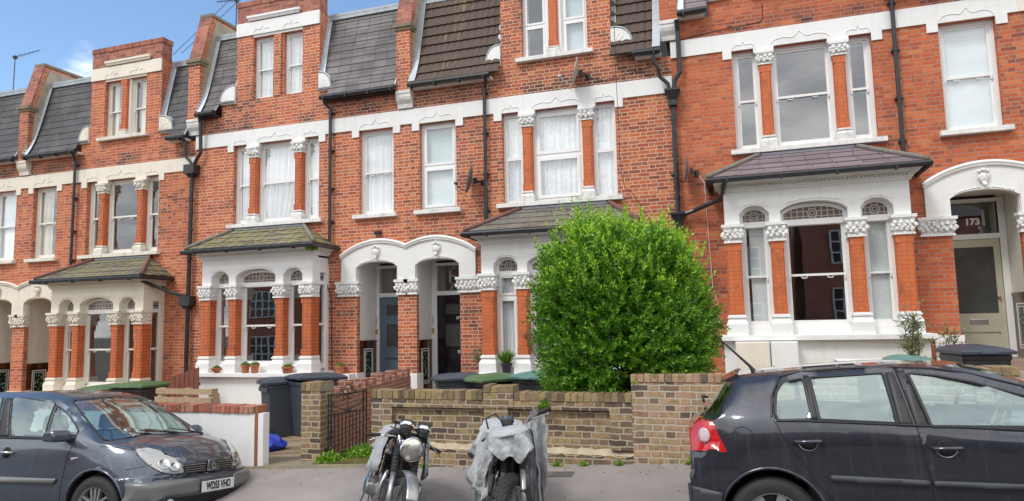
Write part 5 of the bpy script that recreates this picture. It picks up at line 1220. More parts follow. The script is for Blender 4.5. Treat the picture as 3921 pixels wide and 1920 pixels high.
# ------------------------------------------------------------------ cars
def pchip(keys):
    ks = sorted(keys); xs = [k[0] for k in ks]; ys = [k[1] for k in ks]; n = len(xs)
    d = [(ys[i + 1] - ys[i]) / (xs[i + 1] - xs[i]) for i in range(n - 1)]
    m = [d[0]] + [0 if d[i - 1] * d[i] <= 0 else 2 * d[i - 1] * d[i] / (d[i - 1] + d[i]) for i in range(1, n - 1)] + [d[-1]]
    def f(x):
        if x <= xs[0]: return ys[0]
        if x >= xs[-1]: return ys[-1]
        i = next(k for k in range(n - 1) if x <= xs[k + 1]); h = xs[i + 1] - xs[i]; t = (x - xs[i]) / h
        return (1 + 2 * t) * (1 - t) ** 2 * ys[i] + t * (1 - t) ** 2 * h * m[i] + t * t * (3 - 2 * t) * ys[i + 1] + t * t * (t - 1) * h * m[i + 1]
    return f
def inpoly(x, y, P):
    c = False; j = len(P) - 1
    for i in range(len(P)):
        if (P[i][1] > y) != (P[j][1] > y) and x < (P[j][0] - P[i][0]) * (y - P[i][1]) / (P[j][1] - P[i][1]) + P[i][0]: c = not c
        j = i
    return c
def nearest(x, y, P):
    b = None
    for i in range(len(P)):
        ax, ay = P[i]; bx, by = P[(i + 1) % len(P)]; dx, dy = bx - ax, by - ay; L2 = dx * dx + dy * dy
        t = max(0, min(1, ((x - ax) * dx + (y - ay) * dy) / L2)) if L2 else 0
        px, py = ax + t * dx, ay + t * dy; q = (px - x) ** 2 + (py - y) ** 2
        if b is None or q < b[0]: b = (q, px, py)
    return math.sqrt(b[0]), b[1], b[2]
def rnd_poly(P, r=.03, n=4):
    out = []; k = len(P)
    for i in range(k):
        p, a, b = Vector(P[i]), Vector(P[i - 1]), Vector(P[(i + 1) % k]); da, db = (a - p), (b - p); ra, rb = min(r, da.length * .45), min(r, db.length * .45)
        A, B = p + da.normalized() * ra, p + db.normalized() * rb
        for j in range(n + 1): t = j / n; out.append(tuple((1 - t) ** 2 * A + 2 * t * (1 - t) * p + t * t * B))
    return out
def body_mesh(lines, x0, x1, cell, bulge_f, bulge_r, nose_shape):
    """lines: list of (yfun, zfun) from sill to centre. returns verts, quads (both sides)"""
    nx = int((x1 - x0) / cell); secs = []
    for i in range(nx + 1):
        x = x0 + (x1 - x0) * i / nx
        P = [Vector((fy(x), fz(x))) for fy, fz in lines]
        for k in range(1, len(P)): P[k].y = max(P[k].y, P[k - 1].y + .002)
        Q = [P[0] * 2 - P[1]] + P + [Vector((-P[-2].x, P[-2].y))]; sec = []
        for k in range(1, len(Q) - 2):
            sub = SUBS[k - 1]
            for j in range(sub):
                t = j / sub; a, b, c, d = Q[k - 1], Q[k], Q[k + 1], Q[k + 2]
                q = .5 * ((2 * b) + (c - a) * t + (2 * a - 5 * b + 4 * c - d) * t * t + (3 * b - a - 3 * c + d) * t ** 3); sec.append(q)
        sec.append(P[-1]); secs.append((x, sec))
    m = len(secs[0][1]); vs = []; fs = []
    def warp(x, y, z):
        a = abs(y)
        if x > bulge_f[0]: g_ = min(1, (x - bulge_f[0]) / (x1 - bulge_f[0])); x -= bulge_f[1] * g_ ** 1.2 * (a / .9) ** bulge_f[2]; x += nose_shape(z, 1) * g_ ** 3
        if x < bulge_r[0]: g_ = min(1, (bulge_r[0] - x) / (bulge_r[0] - x0)); x += bulge_r[1] * g_ ** 1.2 * (a / .9) ** bulge_r[2]; x -= nose_shape(z, -1) * g_ ** 3
        return (x, y, z)
    for sgn in (-1, 1):
        b = len(vs)
        for x, sec in secs: vs += [warp(x, sgn * max(0, q.x), q.y) for q in sec]
        for i in range(nx):
            for k in range(m - 1):
                f = (b + i * m + k, b + (i + 1) * m + k, b + (i + 1) * m + k + 1, b + i * m + k + 1); fs.append(f if sgn < 0 else f[::-1])
    for end in (0, nx):                                          # front and rear caps
        x, sec = secs[end]; nc = 24; b = len(vs)
        for q in sec[:-1]: vs += [warp(x, max(0, q.x) * (-1 + 2 * j / nc), q.y) for j in range(nc + 1)]
        ti = len(vs); vs.append(warp(x, 0, sec[-1].y))
        for k in range(m - 2):
            for j in range(nc): f = (b + k * (nc + 1) + j, b + k * (nc + 1) + j + 1, b + (k + 1) * (nc + 1) + j + 1, b + (k + 1) * (nc + 1) + j); fs.append(f if end else f[::-1])
        for j in range(nc): f = (b + (m - 2) * (nc + 1) + j, b + (m - 2) * (nc + 1) + j + 1, ti); fs.append(f if end else f[::-1])
    return vs, fs
SUBS = [3, 3, 7, 7, 4, 4, 4]
class Car:
    def __init__(s, root, vs, fs, cell):
        s.root = root; bm = bmesh.new(); V = [bm.verts.new(v) for v in vs]
        for f in fs:
            try: bm.faces.new([V[i] for i in f])
            except ValueError: pass
        bmesh.ops.remove_doubles(bm, verts=bm.verts, dist=.0012); bmesh.ops.recalc_face_normals(bm, faces=bm.faces)
        s.bm = bm; s.bvh = BVHTree.FromBMesh(bm); s.cell = cell; s.regs = []
    def pj(s, kind, p):
        if kind[0] == 'side': return (p[0], p[2]) if kind[1] * p[1] > .3 else None
        if kind[0] == 'front': return (p[1], p[2]) if p[0] > kind[1] else None
        if kind[0] == 'rear': return (p[1], p[2]) if p[0] < kind[1] else None
        if kind[0] == 'top': return (p[0], p[1]) if p[2] > kind[1] else None
        if kind[0] == 'diag': return (-kind[1] * kind[3] * p[1] - kind[2] * p[0], p[2]) if kind[1] * p[1] < -.25 and kind[2] * p[0] > kind[4] else None
        if kind[0] == 'wind': return (p[1], p[2]) if kind[1] < p[0] < kind[2] and p[2] > kind[3] else None
    def back(s, kind, p, a, b):
        if kind[0] == 'side': return (a, p[1], b)
        if kind[0] in ('front', 'rear', 'wind'): return (p[0], a, b)
        if kind[0] == 'top': return (a, b, p[2])
        if kind[0] == 'diag':
            da = a - s.pj(kind, p)[0]; k2 = kind[3]; n = k2 * k2 + 1
            return (p[0] - kind[2] * da / n, p[1] - kind[1] * k2 * da / n, b)
    def region(s, name, kind, poly, mat, snap=True, **kw):
        if snap:
            for v in s.bm.verts:
                q = s.pj(kind, v.co)
                if q is None: continue
                d, a, b = nearest(q[0], q[1], poly)
                if d < s.cell * .62: v.co = s.back(kind, v.co, a, b)
        s.regs.append((name, kind, poly, mat, kw))
    def finish(s, bodymat, bodyname='body'):
        lay = s.bm.faces.layers.int.new('r')
        for f in s.bm.faces:
            c = f.calc_center_median(); f[lay] = 0
            for i, (n, k, P, m_, kw) in enumerate(s.regs):
                q = s.pj(k, c)
                if q and inpoly(q[0], q[1], P): f[lay] = i + 1; break
        out = {}
        groups = {}
        for f in s.bm.faces: groups.setdefault(f[lay], []).append(f)
        for gi, faces in groups.items():
            name, m_, kw = (bodyname, bodymat, {}) if gi == 0 else (s.regs[gi - 1][0], s.regs[gi - 1][3], s.regs[gi - 1][4])
            if m_ is None: continue
            idx = {}; vs = []; fs = []
            for f in faces:
                q = []
                for v in f.verts:
                    if v.index not in idx: idx[v.index] = len(vs); vs.append(tuple(v.co))
                    q.append(idx[v.index])
                fs.append(q)
            me = bpy.data.meshes.new(name); me.from_pydata(vs, [], fs); me.materials.append(M[m_] if isinstance(m_, str) else m_); me.polygons.foreach_set('use_smooth', [True] * len(me.polygons))
            me.uv_layers.new(name='m')
            ob = bpy.data.objects.new(name, me); COL.objects.link(ob); ob.parent = kw.get('parent') or s.root; out.setdefault(name, []).append(ob)
            if kw.get('label'): ob['label'] = kw['label']
        return out
    def hit(s, kind, a, b):
        if kind[0] == 'side': o, d = Vector((a, kind[1] * 3, b)), Vector((0, -kind[1], 0))
        elif kind[0] == 'front' or kind[0] == 'wind': o, d = Vector((6, a, b)), Vector((-1, 0, 0))
        elif kind[0] == 'rear': o, d = Vector((-6, a, b)), Vector((1, 0, 0))
        elif kind[0] == 'top': o, d = Vector((a, b, 4)), Vector((0, 0, -1))
        elif kind[0] == 'diag':
            k2 = kind[3]; n = k2 * k2 + 1; base = Vector((-kind[2] * a / n, -kind[1] * k2 * a / n, b)); d = Vector((-kind[2] * k2, kind[1], 0)).normalized(); o = base - d * 5
        loc, nrm, i, dist = s.bvh.ray_cast(o, d)
        return (loc, nrm if nrm.dot(d) < 0 else -nrm) if loc else (None, None)
    def line(s, mb, kind, pts, r, off=.0, n=6, step=.04, close=False):
        P = []
        pts = list(pts) + ([pts[0]] if close else [])
        for (a, b), (c, d) in zip(pts, pts[1:]):
            k = max(1, int(math.hypot(c - a, d - b) / step))
            for j in range(k): P.append((a + (c - a) * j / k, b + (d - b) * j / k))
        P.append(pts[-1]); Q = []
        for a, b in P:
            l, nn = s.hit(kind, a, b)
            if l: Q.append(l + nn * off)
        if len(Q) > 1: mb.tube(Q, r, n)
    def patch(s, name, kind, poly, mat, off=.006, th=.012, parent=None, res=.03, smooth=True):
        """surface-hugging patch of given outline with thickness"""
        xs = [p[0] for p in poly]; ys = [p[1] for p in poly]; x0, x1, y0, y1 = min(xs), max(xs), min(ys), max(ys)
        nu, nv = max(2, int((x1 - x0) / res)), max(2, int((y1 - y0) / res))
        bm = bmesh.new(); G_ = {}
        for i in range(nu + 1):
            for j in range(nv + 1):
                a, b = x0 + (x1 - x0) * i / nu, y0 + (y1 - y0) * j / nv
                d, c, e = nearest(a, b, poly); ins = inpoly(a, b, poly)
                if not ins or d < res * .45: a, b = c, e
                l, nn = s.hit(kind, a, b)
                if l: G_[i, j] = bm.verts.new(l + nn * off)
        for i in range(nu):
            for j in range(nv):
                c = (x0 + (x1 - x0) * (i + .5) / nu, y0 + (y1 - y0) * (j + .5) / nv)
                if all(k in G_ for k in ((i, j), (i + 1, j), (i + 1, j + 1), (i, j + 1))) and (inpoly(*c, poly) or nearest(*c, poly)[0] < res * .5):
                    try: bm.faces.new([G_[i, j], G_[i + 1, j], G_[i + 1, j + 1], G_[i, j + 1]])
                    except ValueError: pass
        bmesh.ops.remove_doubles(bm, verts=bm.verts, dist=.0004); bmesh.ops.dissolve_degenerate(bm, edges=bm.edges, dist=.0002)
        for v in [v for v in bm.verts if not v.link_faces]: bm.verts.remove(v)
        bmesh.ops.recalc_face_normals(bm, faces=bm.faces)
        me = bpy.data.meshes.new(name); bm.to_mesh(me); bm.free(); me.materials.append(M[mat]); me.uv_layers.new(name='m')
        if smooth: me.polygons.foreach_set('use_smooth', [True] * len(me.polygons))
        ob = bpy.data.objects.new(name, me); COL.objects.link(ob); ob.parent = parent or s.root
        if th: md = ob.modifiers.new('s', 'SOLIDIFY'); md.thickness = th; md.offset = 0
        return ob
def carpaint(name, col, metal, dust=(.25, .26, .28), drops=.07, dustf=.10):
    t = NT(name); P = t.n('TexCoord').outputs['Object']
    g_ = t.n('NewGeometry'); sp_ = t.n('SeparateXYZ'); t.set(sp_.inputs[0], P)
    f = t.noise(55, P, 3, .7); sv = t.n('VectorMath', operation='MULTIPLY'); t.set(sv.inputs[0], P); sv.inputs[1].default_value = (14, 14, .9)
    st = t.noise(1.5, sv.outputs[0], 4, .6)
    d = t.math('MULTIPLY', t.ss(st, .48, .75), dustf)
    c = t.mix(d, col, dust)
    c = t.mix(t.math('MULTIPLY', t.ss(f, .55, .7), dustf * .6), c, dust)
    p = t.n('BsdfPrincipled'); t.set(p.inputs['Base Color'], c); p.inputs['Metallic'].default_value = metal; t.set(p.inputs['Roughness'], t.math('MULTIPLY_ADD', d, .5, .38))
    p.inputs['Coat Weight'].default_value = 1; t.set(p.inputs['Coat Roughness'], t.math('MULTIPLY_ADD', t.ss(f, .45, .65), drops, .03)); p.inputs['Coat IOR'].default_value = 1.65
    return t.out(p.outputs[0])
M['paintS'] = carpaint('blue_grey_metallic_paint', (.06, .078, .105), .45)
M['paintG'] = carpaint('black_metallic_paint', (.022, .024, .036), .45, dust=(.22, .22, .26))
M['trimblk'] = simple('black_plastic_trim', (.022, .022, .024), .5, 0, .3, 20, .05)
M['trimgrey'] = simple('silver_grey_bumper_band', (.2, .2, .2), .4, .3, .2, 5, 0)
M['trimdark'] = simple('dark_grey_bumper_plastic', (.05, .055, .065), .55, 0, .2, 5, 0)
M['seam'] = simple('dark_panel_gap', (.008, .008, .008), .8, 0, 0, 5, 0)
M['seat'] = simple('grey_seat_cloth', (.24, .26, .265), .9, 0, .3, 20, 0)
M['cabin'] = simple('grey_cabin_plastic', (.2, .21, .22), .7, 0, .3, 8, 0)
M['alloy'] = simple('dull_alloy', (.5, .5, .5), .3, .8, .3, 8, 0, (.25, .2, .17))
def lampmat(name, col, rough=.08):
    t = NT(name); P = t.pos(); v = t.n('TexVoronoi', {'Scale': 70.0}); t.set(v.inputs['Vector'], P)
    c = t.mix(t.ss(v.outputs['Distance'], 0, .5), col, tuple(x * .7 for x in col))
    p = t.n('BsdfPrincipled'); t.set(p.inputs['Base Color'], c); p.inputs['Roughness'].default_value = .2; p.inputs['Coat Weight'].default_value = 1; p.inputs['Coat Roughness'].default_value = .02
    return t.out(p.outputs[0])
M['redlens'] = lampmat('red_lamp_lens', (.72, .012, .018)); M['clearlens'] = lampmat('clear_lamp_lens', (.62, .62, .6)); M['whitelens'] = lampmat('white_lens', (.75, .6, .6)); M['amber'] = lampmat('amber', (.7, .3, .05))
M['clearcover'] = glass_mat('headlamp_cover', 2.0, (.92, .92, .9))
def wheel(parent, x, y, R_, out, spokes, width=.2, kind='alloy'):
    w_ = bpy.data.objects.new('wheel', None); COL.objects.link(w_); w_.parent = parent; w_.location = (x, y, R_)
    c = MB(); rr = R_ * .66; prof = [(rr, -width / 2 + .012), (R_ * .80, -width / 2), (R_ * .93, -width / 2 + .012), (R_ * .985, -width / 2 + .035), (R_, -width / 2 + .06), (R_, width / 2 - .06), (R_ * .985, width / 2 - .035), (R_ * .93, width / 2 - .012), (rr, width / 2 - .012)]
    c.lathe(prof, (0, 0, 0), 64, 'y', cap=False); ty = c.build('tyre', M['rubber'], w_, smooth=True)
    c = MB()
    for k in range(72):                                          # tread blocks
        a = 2 * PI * k / 72
        for yy in (-width / 2 + .05, -.012, width / 2 - .05):
            q = Matrix.Rotation(-a, 3, 'Y'); vs = [q @ Vector((R_ + dz, yy + dy, dx)) for dz in (-.004, .003) for dy in (-.022, .022) for dx in (-.009, .009)]
            c.add(vs, [(0, 1, 3, 2), (4, 6, 7, 5), (0, 4, 5, 1), (2, 3, 7, 6), (0, 2, 6, 4), (1, 5, 7, 3)])
    c.build('tread', M['rubber'], ty) if False else c.build('tread', M['rubber'], w_)
    c = MB(); s_ = out; yo = s_ * (width / 2 - .012)
    c.lathe([(rr + .004, yo), (rr, yo - s_ * .005), (rr * .94, yo - s_ * .012), (rr * .90, yo - s_ * .05), (rr * .88, 0)], (0, 0, 0), 48, 'y', cap=False)
    yf = yo - s_ * .018
    for k in range(spokes):
        a = 2 * PI * k / spokes + .3
        for off in ((-.022, .022) if kind == 'twin' else ((-.05, 0, .05) if kind == 'triple' else (0,))):
            wv = .011 if kind != 'alloy' else .026
            q = Matrix.Rotation(-a, 3, 'Y'); vs = []
            for r_, ww, o_ in ((.05, wv, off * .7), (rr * .93, wv * 1.25, off * 1.15)):
                vs += [q @ Vector((r_, yf, o_ - ww)), q @ Vector((r_, yf, o_ + ww)), q @ Vector((r_, yf - s_ * .035, o_ + ww)), q @ Vector((r_, yf - s_ * .035, o_ - ww))]
            c.add(vs, [(0, 1, 5, 4), (1, 2, 6, 5), (2, 3, 7, 6), (3, 0, 4, 7), (4, 5, 6, 7)])
    c.lathe([(.001, yf + s_ * .012), (.035, yf + s_ * .01), (.06, yf), (.065, yf - s_ * .04)], (0, 0, 0), 24, 'y')
    c.build('rim', M['alloy'], w_); c = MB(); c.lathe([(.001, 0), (rr * .87, 0)], (0, yf - s_ * .06, 0), 24, 'y', cap=False); c.build('brake_disc', M['trimblk'], w_, recalc=False)
    return w_
def cabin(parent, seats, dashx, wheelx, floor=.3, drv=-1, zt=1.05):
    for x, y in seats:
        c = MB(); c.frustum(x - .02, x + .5, y - .25, y + .25, floor + .05, x, x + .5, y - .23, y + .23, floor + .28)
        c.frustum(x - .08, x + .1, y - .24, y + .24, floor + .25, x - .26, x - .14, y - .2, y + .2, zt + .05); c.frustum(x - .30, x - .18, y - .14, y + .14, zt + .08, x - .31, x - .21, y - .11, y + .11, zt + .26)
        c.build('seat', M['seat'], parent, bevel=.03)
    c = MB(); c.prism([(dashx - .1, floor), (dashx - .16, floor + .45), (dashx - .05, floor + .6), (dashx + .35, floor + .58), (dashx + .35, floor)], -.68, .68); c.T = None
    c.build('dashboard', M['cabin'], parent)
    c = MB(); q = Matrix.Rotation(rad(-65), 3, 'Y'); c.tube([Vector((wheelx, drv * .36, floor + .62)) + q @ Vector((.19 * math.cos(a), .19 * math.sin(a), 0)) for a in [k * PI / 12 for k in range(25)]], .014, 8)
    for a in (0, 2.1, 4.2): c.tube([Vector((wheelx, drv * .36, floor + .62)), Vector((wheelx, drv * .36, floor + .62)) + q @ Vector((.18 * math.cos(a), .18 * math.sin(a), 0))], .016, 6)
    c.build('steering_wheel', M['trimblk'], parent)
def arch_parts(car, cx, cy_r, R_, hw, inner=.45):
    for s_ in (-1, 1):
        c = MB(); n = 24
        prof = [(cx + R_ * math.cos(PI * k / n * 1.16 - .25), R_ * math.sin(PI * k / n * 1.16 - .25) + cy_r) for k in range(n + 1)]
        for a, b in zip(prof, prof[1:]): c.quad((a[0], s_ * hw, a[1]), (b[0], s_ * hw, b[1]), (b[0], s_ * inner, b[1]), (a[0], s_ * inner, a[1]))
        c.add([(p[0], s_ * inner, p[1]) for p in prof], [tuple(range(n + 1))]); c.build('wheel_well', M['seam'], car.root, recalc=False)
def arch_lip(car, cx, cz, R_, mat, parent):
    for kk in (('side', -1), ('side', 1)):
        c = MB(); car.line(c, kk, [(cx + R_ * math.cos(a), cz + R_ * math.sin(a)) for a in [-.25 + k * (PI + .5) / 40 for k in range(41)]], .012, .002, 8); c.build('arch_lip', mat, parent, smooth=True)
def arch_poly(cx, cz, R_): return [(cx + R_ * math.cos(a), cz + R_ * math.sin(a)) for a in [2 * PI * k / 40 for k in range(40)]]

# ---- black hatchback, rear at the left
gr = thing('hatchback_car', 'black five door hatchback parked at the right, red tail lamp towards the motorcycles', 'car', (1.19, -6.67, .185)); gr.rotation_euler = (rad(-1.5), rad(-3.2), 0)
K_ = lambda *a: pchip(list(a))
GL = [
    (K_((-.58, .70), (-.3, .78), (0, .80), (2.5, .80), (3.2, .76), (3.4, .6)), K_((-.58, .30), (-.3, .24), (0, .2), (3, .2), (3.4, .25))),
    (K_((-.58, .80), (-.3, .85), (0, .865), (2.5, .865), (3.1, .84), (3.4, .7)), K_((-.58, .45), (0, .42), (3.4, .42))),
    (K_((-.58, .80), (-.4, .85), (-.1, .875), (2.5, .88), (3.1, .85), (3.4, .7)), K_((-.58, .70), (0, .70), (2.6, .68), (3.4, .56))),
    (K_((-.58, .72), (-.4, .80), (0, .835), (1, .85), (2.2, .83), (2.9, .76), (3.4, .62)), K_((-.58, .95), (-.45, 1.02), (-.2, 1.035), (.33, 1.02), (.95, .975), (1.64, .92), (2.25, .90), (2.9, .78), (3.4, .66))),
    (K_((-.58, .62), (-.40, .72), (-.34, .74), (-.14, .57), (0, .575), (.5, .60), (1.0, .61), (1.5, .63), (2.2, .76), (2.4, .7), (3.4, .5)), K_((-.58, .965), (-.43, 1.035), (-.36, 1.05), (-.25, 1.19), (-.14, 1.325), (.0, 1.335), (.32, 1.345), (.9, 1.347), (1.2, 1.33), (1.4, 1.288), (1.71, 1.19), (2.25, .95), (2.9, .84), (3.4, .70))),
    (K_((-.58, .35), (-.4, .40), (-.14, .33), (1.2, .33), (2.3, .4), (3.4, .3)), K_((-.58, .985), (-.5, 1.03), (-.40, 1.10), (-.24, 1.29), (-.16, 1.35), (-.05, 1.365), (.4, 1.385), (.9, 1.39), (1.3, 1.365), (1.5, 1.33), (1.75, 1.25), (2.05, 1.11), (2.4, .98), (2.9, .87), (3.4, .72))),
    (K_((-.58, 0), (3.4, 0)), K_((-.58, .99), (-.5, 1.035), (-.40, 1.11), (-.24, 1.30), (-.16, 1.355), (-.05, 1.37), (.4, 1.39), (.9, 1.395), (1.3, 1.37), (1.5, 1.335), (1.75, 1.255), (2.05, 1.12), (2.4, .985), (2.9, .88), (3.4, .73)))]
SUBS = [6, 9, 9, 8, 3, 4]
vs, fs = body_mesh(GL, -.58, 3.4, .03, (2.6, .3, 2.5), (-.25, .045, 2.4), lambda z, s: (.06 if .3 < z < .66 else (.02 if z < .8 else 0)) * (1 if s > 0 else .45))
car = Car(gr, vs, fs, .03)
sd_ = ('side', -1); so_ = ('side', 1)
q1 = rnd_poly([(.175, 1.298), (.325, 1.318), (.34, 1.035), (.10, 1.035), (.085, 1.09), (.115, 1.23)], .03)
q2 = rnd_poly([(.365, 1.320), (.87, 1.325), (.885, .99), (.385, 1.03)], .012)
q3 = rnd_poly([(1.03, 1.32), (1.2, 1.297), (1.42, 1.24), (1.72, 1.13), (2.05, .98), (2.05, .925), (1.09, .965)], .02)
GLS = []
for k in (sd_, so_):
    for P in (q1, q2, q3): car.region('side_window', k, P, 'carglass')
    for cx in (0, 2.578): car.region('arch', k, arch_poly(cx, .335, .365), None)
rdoor = [(.075, 1.04), (.13, .92), (.22, .77), (.31, .61), (.40, .48), (.44, .27), (1.03, .27), (1.03, .59), (.99, .965), (.945, 1.36), (.6, 1.37), (.3, 1.36), (.16, 1.33), (.10, 1.24), (.06, 1.12)]
fdoor = [(1.045, .27), (2.1, .27), (2.14, .5), (2.1, .95), (1.72, 1.185), (1.42, 1.29), (1.2, 1.335), (.96, 1.355), (1.005, .965), (1.045, .59)]
for k in (sd_, so_): car.region('rear_door', k, rdoor, 'paintG'); car.region('front_door', k, fdoor, 'paintG')
lampG = rnd_poly([(-.75, 1.03), (-.36, 1.045), (-.335, .95), (-.28, .825), (-.75, .84)], .02)
for k in (sd_, so_): car.region('tail_lamp', k, lampG, 'redlens')
for s_ in (-1, 1): car.region('tail_lamp', ('rear', -.35), [(s_ * .56, 1.02), (s_ * .95, 1.02), (s_ * .95, .84), (s_ * .52, .84)][::s_], 'redlens')
for k in (sd_, so_): car.region('rear_bumper', k, [(-.8, .83), (-.283, .818), (-.25, .76), (-.19, .66), (-.3, .55), (-.42, .2), (-.8, .2)], 'paintG')
hg = rnd_poly([(-.50, 1.36), (.50, 1.36), (.60, 1.08), (-.60, 1.08)], .03)
car.region('rear_window', ('wind', -.7, -.1, 1.06), hg, 'carglass'); car.region('windscreen', ('wind', 1.2, 2.5, .9), rnd_poly([(-.53, 1.36), (.53, 1.36), (.68, 1.0), (-.68, 1.0)], .03), 'carglass')
parts = car.finish(M['paintG'])
bd = parts['body'][0]
for o in parts['front_door'] + parts['rear_door']: pass
c = MB()
for P in (q1, q2, q3): car.line(c, sd_, P, .013, .0, close=True, step=.03)
c.build('window_seal', M['trimblk'], bd)
c = MB(); car.line(c, sd_, [(.06, 1.06), (.08, 1.2), (.155, 1.335), (.3, 1.362), (.6, 1.372), (.95, 1.365), (1.2, 1.345), (1.42, 1.30), (1.72, 1.20), (2.1, .99)], .009, .002); c.build('drip_rail', M['trimblk'], bd)
c = MB(); car.line(c, sd_, [(.09, 1.034), (.33, 1.024), (.95, .978), (1.64, .925), (2.05, .915)], .010, .002); c.build('waist_seal', M['trimblk'], bd)
c = MB()
car.line(c, sd_, rdoor[:5], .0035, .0); car.line(c, sd_, [(1.037, .27), (1.037, .59), (.998, .965), (.952, 1.36)], .004); car.line(c, sd_, [(-.11, 1.375), (-.15, 1.32), (-.25, 1.18), (-.33, 1.07), (-.345, 1.04)], .0035)
car.line(c, sd_, [(-.283, .82), (-.25, .76), (-.19, .66)], .0035); car.line(c, sd_, [(-.55, .825), (-.285, .815)], .004)
car.line(c, sd_, [(-.157 + .076 * math.cos(a), .92 + .078 * math.sin(a)) for a in [k * PI / 12 for k in range(25)]], .0028, step=.02)
c.build('panel_gaps', M['seam'], bd)
for P, nm, mt in (([(.885, 1.35), (.895, .985), (.985, .97), (.94, 1.355)], 'pillar_trim', 'trimblk'), ([(.955, 1.35), (1.0, .97), (1.08, .96), (1.015, 1.345)], 'pillar_trim', 'trimblk'), ([(.325, 1.338), (.34, 1.03), (.385, 1.028), (.365, 1.34)], 'pillar_trim', 'trimblk')):
    car.patch(nm, sd_, P, mt, .004, .003, bd)
car.patch('rubbing_strip', sd_, rnd_poly([(.40, .655), (1.025, .615), (1.02, .57), (.41, .61)], .012), 'trimdark', .012, .02, parts['rear_door'][0]); car.patch('rubbing_strip', sd_, rnd_poly([(1.045, .613), (1.95, .57), (1.95, .53), (1.045, .57)], .012), 'trimdark', .012, .02, parts['front_door'][0])
car.patch('bumper_valance', sd_, [(-.58, .575), (-.34, .53), (-.36, .4), (-.4, .26), (-.58, .26)], 'trimdark', .012, .02)
for (x0, x1, z), dr in (((.19, .385, .885), parts['rear_door'][0]), ((1.06, 1.25, .825), parts['front_door'][0])):
    xm = (x0 + x1) / 2
    car.patch('handle_recess', sd_, [(xm + .062 * math.cos(a), z + .058 * math.sin(a)) for a in [k * PI / 10 for k in range(20)]], 'seam', .002, .002, dr, res=.02)
    l0, n0 = car.hit(sd_, x0, z); l1, n1 = car.hit(sd_, x1, z); c = MB(); c.tube([l0 + n0 * .012, l0 + (l1 - l0) * .12 + n0 * .042, l0 + (l1 - l0) * .5 + n0 * .05, l0 + (l1 - l0) * .88 + n0 * .042, l1 + n0 * .012], [.010, .015, .016, .015, .010], 8); c.build('door_handle', M['paintG'], dr, smooth=True)
    c = MB(); car.line(c, sd_, [(xm + .066 * math.cos(a), z + .062 * math.sin(a)) for a in [PI + k * PI / 12 for k in range(13)]], .003, .003, step=.02); c.build('handle_cup_rim', M['chrome'], dr)
car.patch('reversing_lens', sd_, [(-.435 + .042 * math.cos(a), .94 + .055 * math.sin(a)) for a in [k * PI / 10 for k in range(20)]], 'whitelens', .006, .006, parts['tail_lamp'][0], res=.02)
c = MB(); c.add([(-.29, -.50, 1.315), (-.29, .50, 1.315), (-.15, .54, 1.375), (-.15, -.54, 1.375), (-.12, -.54, 1.31), (-.12, .54, 1.31)], [(0, 1, 2, 3), (0, 4, 5, 1), (0, 3, 4), (1, 5, 2)]); c.build('roof_spoiler', M['paintG'], gr)
c = MB(); c.tube([(-.02, -.25, 1.37), (-.05, -.25, 1.42), (-.36, -.25, 1.76)], [.022, .012, .003], 8); c.build('aerial', M['trimblk'], gr)
c = MB(); c.tube([(-.42, 0.0, 1.16), (-.47, 0.0, 1.17), (-.45, -.2, 1.14)], .012, 6); c.build('rear_wiper', M['trimblk'], gr)
cabin(gr, [(1.15, -.36), (1.15, .36), (.28, -.36), (.28, .36)], 1.95, 1.62, .3, -1, .93)
arch_lip(car, 0, .335, .368, M['paintG'], bd); arch_lip(car, 2.578, .335, .368, M['paintG'], bd); arch_parts(car, 0, .335, .368, .845); arch_parts(car, 2.578, .335, .368, .845)
for x in (0, 2.578):
    for s_ in (-1, 1): wheel(gr, x, s_ * .765, .316, s_, 7)
c = MB(); c.tube([(1.42, -.1, .98), (1.46, -.1, 1.10)], [.02, .012], 8); c.lathe([(.001, 0), (.05, .012), (.065, .02), (.001, .022)], (1.46, -.1, 1.10), 14, 'z'); c.build('screen_mount', M['trimblk'], gr)
c = MB(); c.add([(1.98, -.86, .96), (2.12, -.86, .96), (2.12, -1.03, .96), (1.98, -1.05, .96), (2.0, -.86, 1.1), (2.08, -.86, 1.08), (2.06, -1.02, 1.1), (1.99, -1.04, 1.1)], [(0, 3, 2, 1), (4, 5, 6, 7), (0, 1, 5, 4), (1, 2, 6, 5), (2, 3, 7, 6), (3, 0, 4, 7)]); c.build('door_mirror', M['paintG'], gr, bevel=.02)

